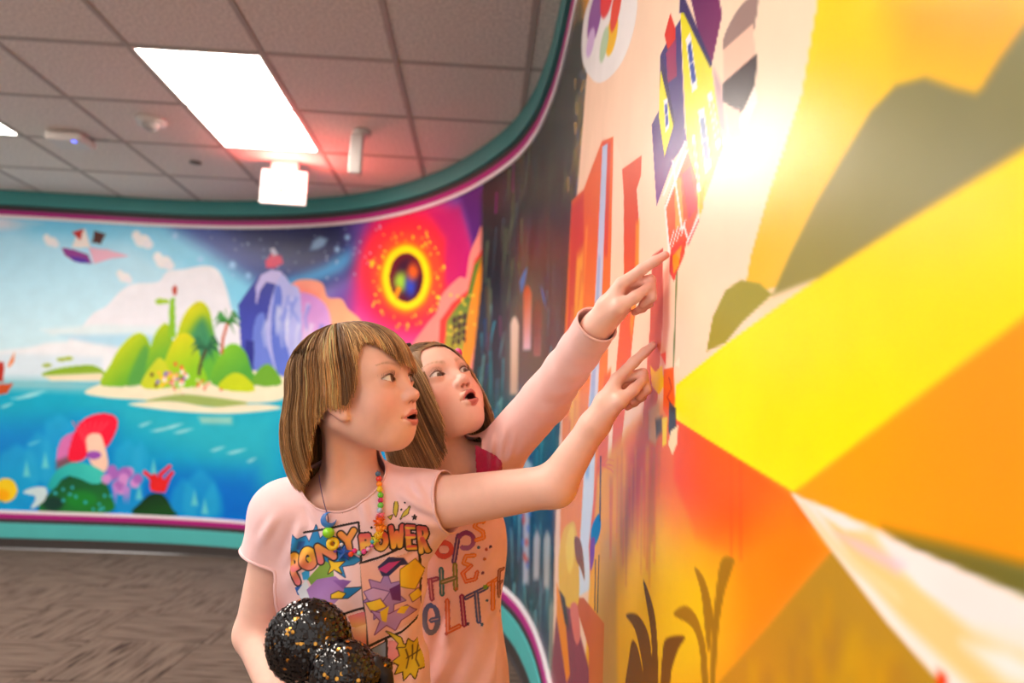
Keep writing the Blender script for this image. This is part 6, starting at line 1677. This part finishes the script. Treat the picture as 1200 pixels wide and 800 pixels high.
V, F_, C = join(pieces); link('hair', mesh('hair', V, F_, True, C), M_HAIR, bodyB)['kind'] = 'stuff'
for g in (girlA, girlB):
    for ch in g.children: ch.matrix_parent_inverse = Matrix.Translation(-Vector(g.location))

# ================================================================ prints on the shirts
def on_cloth(f, X, Z, y0, reach=.30):
    """march along +y from y0 onto the cloth"""
    P = np.stack([X, np.full_like(X, y0), Z], -1).reshape(-1, 3)
    for _ in range(40): P[:, 1] += np.clip(f(P), -.01, .03)*.75
    return P
def hx2(h): return [v/255 for v in h]
class Print:
    """flat print laid out in metres across the chest (x, z) and pressed onto the cloth"""
    def __init__(s, Y, x0, y0, x1, y1, step):
        s.Y = Y; a, b = at(x0, y1, Y), at(x1, y0, Y); s.xs = np.arange(a[0], b[0], step); s.zs = np.arange(a[2], b[2], step)
        s.X, s.Z = np.meshgrid(s.xs, s.zs); s.C = np.zeros(s.X.shape+(3,)); s.A = np.zeros(s.X.shape); s.step = step
    def m(s, p): q = [at(x, y, s.Y) for x, y in p]; return np.array([(v[0], v[2]) for v in q])
    def put(s, d, c, c2=None, t=None, lay=1.0):
        m = np.clip(.5-d/(s.step*1.2), 0, 1)*lay; c = np.array(hx2(c))
        col = c if c2 is None else c+(np.array(hx2(c2))-c)*np.clip(t, 0, 1)[..., None]
        s.C = np.where((s.A < .01)[..., None], col, s.C+(col-s.C)*m[..., None]); s.A = np.maximum(s.A, m)
    def poly(s, p, c, c2=None, line=None, lw=.0011, grow=0):
        q = s.m(p); d2 = np.full(s.X.shape, 1e9); ins = np.zeros(s.X.shape, bool)
        for (ax, az), (bx, bz) in zip(q, np.roll(q, -1, 0)):
            ex, ez = bx-ax, bz-az; wx, wz = s.X-ax, s.Z-az; t = np.clip((wx*ex+wz*ez)/(ex*ex+ez*ez+1e-12), 0, 1)
            d2 = np.minimum(d2, (wx-ex*t)**2+(wz-ez*t)**2)
            if abs(ez) > 1e-9: ins ^= ((az <= s.Z) != (bz <= s.Z)) & (wx < wz*ex/ez)
        d = np.where(ins, -np.sqrt(d2), np.sqrt(d2))
        if line: s.put(d-lw, line)
        s.put(d, c, c2, None if c2 is None else (q[:, 1].max()-s.Z)/(np.ptp(q[:, 1])+1e-9))
    def line(s, p, w, c, c2=None, edge=None):
        """stroke w pixels of the photograph wide"""
        q = s.m(p); d = np.full(s.X.shape, 1e9); k = s.Y/FPX
        for (ax, az), (bx, bz) in zip(q[:-1], q[1:]):
            ex, ez = bx-ax, bz-az; wx, wz = s.X-ax, s.Z-az; t = np.clip((wx*ex+wz*ez)/(ex*ex+ez*ez+1e-12), 0, 1); d = np.minimum(d, np.hypot(wx-ex*t, wz-ez*t))
        if edge: s.put(d-w*k/2-1.1*k, edge)
        s.put(d-w*k/2, c, c2, None if c2 is None else (q[:, 1].max()-s.Z)/(np.ptp(q[:, 1])+1e-9))
    def ring(s, x, y, rx, ry, w, c, c2=None, edge=None, a0=0, a1=360):
        t = np.radians(np.linspace(a0, a1, 25)); s.line([(x+rx*math.cos(a), y+ry*math.sin(a)) for a in t], w, c, c2, edge)
    def burst(s, x, y, r, n, c, rot=0, inner=.55, line=None, sq=1.0):
        p = [(x+(r if i % 2 == 0 else r*inner)*math.cos(rot+math.pi*i/n), y+sq*(r if i % 2 == 0 else r*inner)*math.sin(rot+math.pi*i/n)) for i in range(2*n)]; s.poly(p, c, line=line)
    def press(s, name, f, m, parent, lift=.0007):
        P = on_cloth(f, s.X, s.Z, s.Y-.12); P[:, 1] -= lift; n = len(s.xs); I = np.arange(len(s.zs)-1)[:, None]*n+np.arange(n-1)[None]
        Q = np.stack([I, I+1, I+n+1, I+n], -1).reshape(-1, 4); a = s.A.ravel(); Q = Q[(a[Q] > .5).sum(1) >= 2]; Q = Q[(np.abs(P[Q][:, :, 1]-P[Q][:, :1, 1]).max(1) < s.step*3.5)]
        us = np.unique(Q); mp = np.zeros(len(P), int); mp[us] = np.arange(len(us))
        return link(name, mesh(name, P[us], mp[Q], True, s.C.reshape(-1, 3)[us]), m, parent)
M_INK = mat('shirt_ink', attr='Col', rough=.7, noise=.03, nscale=60, bump=.15, bscale=1400)
K = (42, 32, 38)
p = Print(1.092, 326, 590, 508, 806, .0009)
c2 = lambda q: [(320+x/7.27, 590+y/7.27) for x, y in q]
c6 = lambda q: [(260+x/3.08, 540+y/3.08) for x, y in q]
# left panel: burst behind the lettering
p.poly(c6([(292, 262), (492, 222), (500, 355), (512, 530), (440, 550), (330, 500), (262, 440), (240, 310)]), (243, 211, 220))
p.poly(c2([(105, 255), (190, 315), (225, 300), (265, 285), (300, 335), (362, 185), (400, 300), (440, 260), (520, 280), (600, 330), (640, 420), (750, 480), (690, 515), (590, 530), (620, 620), (520, 560), (420, 470), (200, 440), (110, 440), (140, 360)]), (31, 134, 198), line=(28, 53, 102))
p.poly(c2([(200, 330), (260, 330), (230, 420), (180, 400)]), (42, 95, 168)); p.poly(c2([(230, 600), (300, 560), (300, 660), (240, 660)]), (47, 158, 216))
p.poly(c2([(500, 720), (760, 705), (640, 800), (520, 800)]), (31, 127, 196), line=K); p.poly(c2([(160, 740), (240, 700), (300, 790), (180, 800)]), (42, 95, 184))
p.poly(c6([(262, 480), (300, 430), (330, 520), (280, 520)]), (223, 232, 244))
# plain green and purple cloud of colour
p.poly(c6([(305, 430), (345, 385), (365, 360), (400, 375), (405, 420), (330, 470)]), (143, 182, 72), (111, 154, 62)); p.poly(c6([(300, 470), (340, 430), (410, 415), (445, 440), (440, 480), (400, 520), (320, 520)]), (155, 108, 186), (176, 133, 200))
p.poly(c6([(400, 430), (440, 425), (470, 430), (440, 460)]), (138, 90, 174))
for q in ([(470, 480), (520, 500), (610, 490), (560, 540), (590, 590), (520, 560), (465, 600), (490, 540)], [(500, 770), (560, 740), (620, 760), (590, 800), (500, 800)]): p.poly(c2(q), (242, 201, 40), line=K)
# panel lines
for q in ([(290, 262), (492, 222), (498, 320), (512, 500), (526, 668)], [(232, 300), (240, 330)], [(498, 370), (560, 352), (650, 318)], [(440, 550), (512, 530)], [(526, 670), (640, 635), (712, 590), (706, 420), (704, 345)], [(588, 655), (592, 740)]): p.line(c6(q), 2.2, K)
p.poly(c6([(498, 372), (700, 340), (708, 590), (530, 664)]), (240, 185, 174)); p.line(c6([(526, 668), (640, 635), (712, 590), (704, 345)]), 2.2, K)
p.poly(c6([(455, 560), (515, 545), (520, 600), (470, 600)]), (224, 112, 138), (216, 160, 90)); p.poly(c6([(470, 605), (520, 590), (524, 690), (460, 700)]), (233, 192, 138), (208, 80, 78))
p.poly(c6([(528, 685), (586, 665), (588, 720), (540, 720)]), (127, 147, 184), line=K); p.poly(c6([(596, 662), (640, 670), (640, 740), (596, 740)]), (229, 146, 154))
# POWER: five block letters, red to yellow
T1, T2 = (232, 96, 94), (244, 189, 74)
def letter(lines, w=4.6):
    w *= 1.28
    for q in lines: p.line(q, w+3.2, K)
    for q in lines: p.line(q, w, T1, T2)
letter([[(423, 629), (425, 646)], [(423, 629), (431, 628), (433, 633), (431, 637), (425, 638)]], 5)
p.ring(446, 634, 5.6, 8.5, 8.6, K); p.ring(446, 634, 5.6, 8.5, 6.2, T1, T2)
letter([[(457, 619), (460, 642), (463.5, 626), (467, 642), (470, 618)]], 4.2)
letter([[(476, 619), (477, 645)], [(476, 619), (484, 619)], [(476, 631), (483, 631)], [(477, 645), (485, 646)]], 4.6)
letter([[(490, 620), (491, 652)], [(490, 620), (497, 621), (498, 628), (496, 633), (491, 634)], [(493, 634), (499, 652)]], 4.4)
# PONY: four slanted letters, yellow to pink
T1, T2 = (246, 179, 58), (239, 127, 134)
letter([[(336, 657), (346, 684)], [(336, 657), (342, 653), (348, 657), (348, 664), (341, 668)]], 6)
p.ring(360, 655, 7, 9.5, 11, K); p.ring(360, 655, 7, 9.5, 8.4, (247, 189, 60), (238, 138, 112)); p.poly(c2([(278, 470), (310, 450), (322, 490), (300, 510)]), (244, 220, 58))
letter([[(375, 658), (372, 641), (391, 652), (388, 634)]], 5.6); T1, T2 = (244, 169, 74), (238, 154, 102)
letter([[(399, 626), (407, 634), (414, 622)], [(407, 634), (409, 645)]], 5.2)
# right panel: plain violet burst with yellow flashes and a navy crescent
p.burst(450, 700, 24, 7, (168, 132, 196), .3, .55, (90, 58, 126), 1.25); p.poly(c6([(640, 400), (690, 370), (720, 420), (690, 480), (640, 460)]), (240, 198, 44), line=(122, 90, 32))
p.poly(c6([(560, 385), (600, 350), (650, 360), (668, 385), (640, 385), (600, 420), (575, 420)]), (44, 42, 88)); p.poly(c6([(560, 395), (600, 370), (640, 368), (590, 410)]), (192, 56, 126))
p.poly(c6([(515, 470), (545, 460), (600, 480), (570, 520), (530, 500)]), (195, 160, 212), line=(90, 58, 126)); p.poly(c6([(600, 470), (640, 450), (640, 520), (610, 510)]), (106, 44, 110))
p.poly(c6([(520, 510), (570, 500), (590, 530), (540, 545)]), (242, 204, 52), line=(90, 42, 110)); p.poly(c6([(540, 540), (570, 580), (550, 630), (590, 600), (620, 625), (640, 590), (690, 570), (660, 540), (600, 560)]), (185, 143, 206), line=(107, 37, 96))
p.poly(c6([(570, 545), (600, 530), (590, 590), (575, 580)]), (242, 204, 52)); p.poly(c6([(640, 540), (668, 545), (650, 570), (625, 560)]), (242, 204, 52)); p.poly(c6([(670, 500), (700, 480), (716, 510), (680, 530)]), (242, 204, 52), line=(107, 37, 96))
# flashes, stars, dots above
for q in ([(615, 190), (622, 132), (632, 165), (628, 195), (624, 205)], [(640, 215), (652, 190), (676, 165), (668, 195), (650, 205)], [(596, 205), (612, 198), (605, 215)]): p.poly(c6(q), (205, 182, 60), line=K, lw=.0008)
p.burst(485, 607, 4.2, 5, K, -1.57, .42)
for x, y, r in ((473, 590, 1.3), (469, 598, 1.3), (435, 618, 1.4), (446, 600, 1.1), (401, 600, 1.1)): p.burst(x, y, r, 6, K, 0, .9)
# yellow burst at the hem and its flash
p.poly(c6([(588, 625), (640, 655), (648, 680), (672, 700), (655, 715), (625, 690), (632, 675)]), (217, 192, 46), line=K)
p.burst(480, 780, 21, 10, (217, 194, 44), .1, .68, K, 1.15)
for q in ([(473, 768), (476, 780), (474, 790)], [(480, 766), (480, 782)], [(486, 768), (484, 784), (488, 792)], [(474, 779), (488, 776)]): p.line(q, 1.5, (90, 74, 32))
tp = p.press('shirt_print', f_teeA, M_INK, teeA); tp['label'] = 'comic panels lettered PONY POWER printed across the chest'

q2 = Print(1.305, 488, 600, 604, 752, .0011)
def trio(pts, c, w=5.2):
    q2.line(pts, w, c); q2.line(pts, w*.18, (243, 192, 174))
q2.ring(520, 644, 9, 8, 5.4, (221, 90, 76)); trio([(532, 658), (537, 628)], (90, 58, 122)); q2.ring(546, 634, 9, 9, 5, (138, 58, 126), (168, 106, 168), None, -150, 120)
trio([(567, 613), (559, 612), (556, 618), (566, 625), (567, 632), (558, 634)], (238, 138, 58), 4.6)
trio([(497, 682), (512, 678)], (154, 74, 106)); trio([(504, 680), (506, 702)], (168, 70, 90))
trio([(517, 667), (518, 696)], (58, 122, 128)); trio([(533, 662), (534, 690)], (138, 138, 58)); trio([(518, 682), (533, 677)], (122, 122, 74))
trio([(556, 652), (546, 652), (543, 660), (552, 664)], (238, 138, 58), 4.6); trio([(552, 664), (542, 672), (546, 682), (557, 680), (559, 672)], (232, 112, 58), 4.6)
q2.ring(505, 726, 8, 16, 5.4, (90, 106, 154), (122, 122, 138), None, -60, 270); trio([(505, 728), (513, 726)], (90, 106, 154))
trio([(524, 704), (525, 739), (538, 735)], (221, 106, 58)); trio([(541, 699), (544, 734)], (154, 42, 90)); trio([(546, 701), (570, 692)], (74, 74, 138)); trio([(558, 697), (561, 731)], (74, 90, 154))
trio([(572, 689), (584, 684)], (232, 128, 58)); trio([(578, 688), (578, 720)], (232, 128, 58)); trio([(591, 674), (586, 674), (585, 690), (589, 690)], (138, 74, 74), 4); trio([(585, 690), (586, 708), (591, 708)], (138, 74, 74), 4)
q2.burst(569, 691, 4.2, 5, (122, 176, 58), 0, .5)
for i, (x, y) in enumerate([(561, 643), (570, 646), (575, 643), (568, 657), (566, 674), (571, 708), (523, 742), (548, 733), (535, 690), (588, 728), (565, 735)]):
    q2.burst(x, y, 2.4, 5, [(74, 106, 138), (192, 90, 74), (90, 58, 90), (208, 112, 58), (138, 74, 106)][i % 5], i, .6)
bp_ = q2.press('shirt_print', f_topB, M_INK, topB); bp_['label'] = 'striped colourful letters reading OPS THE GLITTE across the chest'
q3 = Print(1.30, 552, 515, 596, 566, .0012)
q3.poly([(557, 521), (566, 526), (580, 533), (587, 541), (588, 550), (584, 562), (559, 562)], (196, 18, 78))
cp = q3.press('crimson_patch', f_topB, mat('crimson_plush', (196, 18, 78), .95, noise=.12, nscale=90, bump=.8, bscale=500, Sheen_Weight=.4), topB, .004); cp['label'] = 'fluffy crimson patch by the armpit'
sm = cp.modifiers.new('pile', 'SOLIDIFY'); sm.thickness = .004; sm.offset = -1

# ================================================================ hair clip and bow of the second girl
def orient_box(name, c, R_, half, m, parent, bev=.002):
    bm = bmesh.new(); bm_box(bm, [-h for h in half], half, bev)
    M = Matrix(np.array(R_).tolist()).to_4x4(); M.translation = Vector(c); bm.transform(M); return link(name, bm_mesh(name, bm, False), m, parent)
orient_box('hair_clip', frB((.034, .044, .0880)), B_R, (.012, .006, .003), mat('dark_clip', (44, 35, 40), .3, noise=.03), bodyB)
def blob(name, items, m, parent, h=.0016):
    """soft solid from ellipsoids (centre, radii, axes)"""
    f = lambda P: __import__('functools').reduce(lambda a, b: su(a, b, .004), [ell(P, *i) for i in items])
    c = np.array([i[0] for i in items]); r = max(max(i[1]) for i in items)+.006
    V, Q = surface(f, c.min(0)-r, c.max(0)+r, h); return link(name, mesh(name, V, Q), m, parent)
bc = frB((-.066, .030, .052))
blob('hair_bow', [(bc, (.006, .006, .006)), (bc+B_S*(B_R@V3(-.004, .012, .006)), (.006, .011, .010), B_R), (bc+B_S*(B_R@V3(-.004, -.012, -.004)), (.006, .011, .010), B_R)], mat('pink_ribbon', (238, 58, 134), .5, noise=.04, nscale=60), bodyB)

# ================================================================ bead necklace
def cloth_point(f, px, py, Y0=.9):
    d = at(px, py, 1.0)-np.array([0, 0, CAM_Z]); d /= np.linalg.norm(d); P = at(px, py, Y0)[None].copy()
    for _ in range(80): P += np.clip(f(P), -.01, .02)[:, None]*.7*d
    return P[0], d
fA = lambda P: np.minimum(f_teeA(P), a_neck(P))
path = [(374, 556), (375, 566), (377.5, 580), (381, 594), (385, 606), (385, 622), (389, 634), (397, 640), (403, 646), (411, 648), (418, 647), (424, 648), (430, 646), (437, 635), (442, 628), (444, 618), (445, 608), (446, 601), (446, 595), (446, 590), (446, 584), (446, 578), (445, 572), (444, 566), (444, 560), (443, 555), (442, 551)]
pts = []
for x, y in path:
    c, d = cloth_point(fA, x, y); pts.append(c-d*.0045)
necklace = empty('bead_necklace', (0, 0, 0), 'rainbow bead necklace with charms hanging over the pink comic tee', 'necklace')
def tube_path(name, P, r, m, parent, n=6):
    P = np.array(P); Q = []
    for i in range(len(P)-1):
        for t in np.linspace(0, 1, 4, endpoint=False): Q.append(P[i]+(P[i+1]-P[i])*t)
    Q.append(P[-1]); Q = np.array(Q)
    for _ in range(3): Q[1:-1] = .5*Q[1:-1]+.25*(Q[2:]+Q[:-2])
    V, F_, _ = tubes(Q[None], np.full((1, len(Q)), r), n); return link(name, mesh(name, V, F_), m, parent)
tube_path('string', pts, .0007, mat('violet_string', (90, 58, 110), .6, noise=.03), necklace)
def plastic(h): return mat('bead_plastic_%d_%d_%d' % h, h, .18, noise=.02, nscale=80, Coat_Weight=.4, Subsurface_Weight=.1, Subsurface_Scale=.004)
bm = bmesh.new(); bmesh.ops.create_uvsphere(bm, u_segments=14, v_segments=9, radius=1); bead_me = bm_mesh('bead', bm, True)
def bead(px, py, r, h, sq=1.0, dx=0):
    c, d = cloth_point(fA, px, py); c = c-d*(r*.9+.001); me = bead_me.copy(); o = link('bead', me, plastic(h), necklace); o.location = c; o.scale = (r, r, r*sq); return c, d
for x, y, r, h in [(443, 555, .0042, (63, 106, 142)), (444, 561, .0046, (226, 52, 46)), (444.5, 567, .0048, (245, 138, 30)), (445, 573, .0048, (246, 207, 42)), (446, 580, .0046, (98, 207, 44)), (446, 586, .0042, (208, 31, 106)), (446, 592, .0046, (112, 207, 80)), (445, 598, .0044, (184, 200, 230)),
                   (396, 639, .0034, (242, 166, 196)), (411, 649, .0042, (242, 80, 42)), (415.5, 645, .0036, (238, 47, 134)), (421, 648, .0038, (142, 214, 196)), (426.5, 646, .0040, (238, 74, 154)), (431.5, 643, .0036, (242, 176, 208)), (437, 634, .0040, (63, 182, 196)), (393, 645, .0032, (122, 74, 176)), (400, 638, .0030, (224, 230, 242)), (436, 639, .0030, (208, 96, 176))]: bead(x, y, r, h)
def spiky(px, py, r, h, n=26):
    """soft bristly bead"""
    c, d = cloth_point(fA, px, py); c = c-d*r*.7; bm = bmesh.new(); bmesh.ops.create_icosphere(bm, subdivisions=2, radius=r*.72); rr = np.random.RandomState(int(px+py))
    for k in range(n):
        v = unit(rr.randn(3)); bm_cyl(bm, v*r*.55, v*r*1.2, r*.17, r*.06, 5)
    o = link('bristle_bead', bm_mesh('bristle_bead', bm, True), plastic(h), necklace); o.location = c
for a in [(446, 604, .0062, (240, 112, 138)), (444.5, 611, .0082, (245, 102, 28)), (445, 619, .0088, (249, 140, 28)), (443.5, 627, .0086, (247, 195, 36)), (441, 632, .0070, (216, 208, 46))]: spiky(*a)
def star_charm(name, px, py, r, n, inner, th, h, rot=0.0):
    c, d = cloth_point(fA, px, py); c = c-d*(th+.001); u = unit(np.cross(d, V3(0, 0, 1))); w = np.cross(u, d); bm = bmesh.new(); fr, bk = [], []
    for k in range(2*n):
        q = r if k % 2 == 0 else r*inner; a = rot+math.pi*k/n; p_ = c+u*q*math.cos(a)+w*q*math.sin(a); fr.append(bm.verts.new(p_-d*th*.2)); bk.append(bm.verts.new(p_+d*th))
    cf = bm.verts.new(c-d*th*1.2); cb = bm.verts.new(c+d*th)
    for k in range(2*n):
        j = (k+1) % (2*n); bm.faces.new((fr[k], fr[j], cf)); bm.faces.new((bk[j], bk[k], cb)); bm.faces.new((fr[j], fr[k], bk[k], bk[j]))
    bmesh.ops.recalc_face_normals(bm, faces=bm.faces[:]); link(name, bm_mesh(name, bm), plastic(h), necklace)
star_charm('star_charm', 403.5, 648, .0125, 5, .48, .004, (31, 86, 180), .3)
c, d = cloth_point(fA, 385, 624); blob('ball_charm', [(c-d*.008, (.0088, .0088, .0078))], plastic((143, 224, 30)), necklace)
def crescent(px, py, r, h):
    c, d = cloth_point(fA, px, py); c = c-d*.006; u = unit(np.cross(d, V3(0, 0, 1))); w = np.cross(u, d); A = np.stack([u, d, w], 1); c1 = c+u*.0035+w*.003
    f = lambda P: ss(ell(P, c, (r, .0045, r), A), ell(P, c1, (r*.66, .02, r*.66), A), .001)
    V, Q = surface(f, c-r*1.4, c+r*1.4, .0008); link('moon_charm', mesh('moon_charm', V, Q), plastic(h), necklace)
crescent(385, 609, .0115, (61, 127, 214))
def ring_charm(px, py, r, th, h):
    c, d = cloth_point(fA, px, py); c = c-d*.005; u = unit(np.cross(d, V3(0, 0, 1))); w = np.cross(u, d)
    def f(P):
        q = P-c; x, y, z = q@u, q@d, q@w; return np.hypot(np.hypot(x, z)-r, y)-th
    V, Q = surface(f, c-r-th-.003, c+r+th+.003, .0009); link('ring_charm', mesh('ring_charm', V, Q), plastic(h), necklace)
ring_charm(390, 637, .0062, .0034, (245, 210, 30))

necklace.location = tuple(pts[8])
for ch in necklace.children: ch.matrix_parent_inverse = Matrix.Translation(-Vector(necklace.location))

# ================================================================ sequinned pouch held by the first girl
PA, PB = at(362, 753, 1.015), at(403, 790, .99)
purse = empty('sequin_pouch', tuple(PA-V3(0, 0, .06)), 'black and gold sequinned pouch with two round lobes in front of the pink tee', 'pouch')
def f_pouch(P):
    d = ell(P, PA, (.0575, .030, .057)); d = su(d, ell(P, PB, (.046, .030, .043)), .006)
    return su(d, seg(P, PB+V3(.03, -.002, .004), PB+V3(.052, 0, .012), .016, .010), .012)
V, Q = surface(f_pouch, np.minimum(PA, PB)-.09, np.maximum(PA, PB)+.09, .003)
def own(o): o.matrix_parent_inverse = Matrix.Translation(-Vector(purse.location)); return o
own(link('pouch_body', mesh('pouch_body', V, Q), mat('black_mesh_cloth', (28, 20, 22), .6, noise=.1, nscale=80), purse))
r = np.random.RandomState(4); ctr = V[Q].mean(1); nr = np.cross(V[Q[:, 1]]-V[Q[:, 0]], V[Q[:, 3]]-V[Q[:, 0]]); ar = np.linalg.norm(nr, axis=1); nr /= ar[:, None]+1e-12
pick = r.choice(len(Q), 4600, p=ar/ar.sum())
def sequins(name, ids, m, kind):
    a = np.linspace(0, 2*np.pi, 7)[:-1]; Vs, Fs = [], []
    for k, i in enumerate(ids):
        n = unit(nr[i]+.13*r.randn(3)); u = unit(np.cross(n, V3(.3, .2, 1))); w = np.cross(n, u); c = ctr[i]+nr[i]*.0008+.0015*r.randn(3)*.5; q = .0027*(.9+.2*r.rand())
        Vs.append(np.concatenate([[c+n*.0003], c+q*(np.cos(a)[:, None]*u+np.sin(a)[:, None]*w)])); b = k*7; Fs += [(b, b+1+j, b+1+(j+1) % 6) for j in range(6)]
    o = own(link(name, mesh(name, np.concatenate(Vs), np.array(Fs), False), m, purse)); o['kind'] = kind; return o
g_ = r.rand(len(pick)) < .028
sequins('black_sequins', pick[~g_], mat('black_sequin', (18, 12, 14), .12, noise=.05, nscale=90, Coat_Weight=.7, Coat_Roughness=.12), 'stuff'); sequins('gold_sequins', pick[g_], mat('gold_sequin', (250, 180, 84), .2, noise=.05, nscale=90, metal=1.0), 'stuff')
s0, s1, s2 = at(441, 776, .985), at(452, 790, .985), at(456, 822, .99)
def f_strap(P): return np.minimum(seg(P, s0, s1, .0085, .0095), seg(P, s1, s2, .0095, .009))
V, Q = surface(f_strap, np.minimum(s0, s2)-.02, np.maximum(s1, s2)+.02, .002); own(link('strap', mesh('strap', V, Q), mat('black_mesh_cloth', (28, 20, 22), .6), purse))
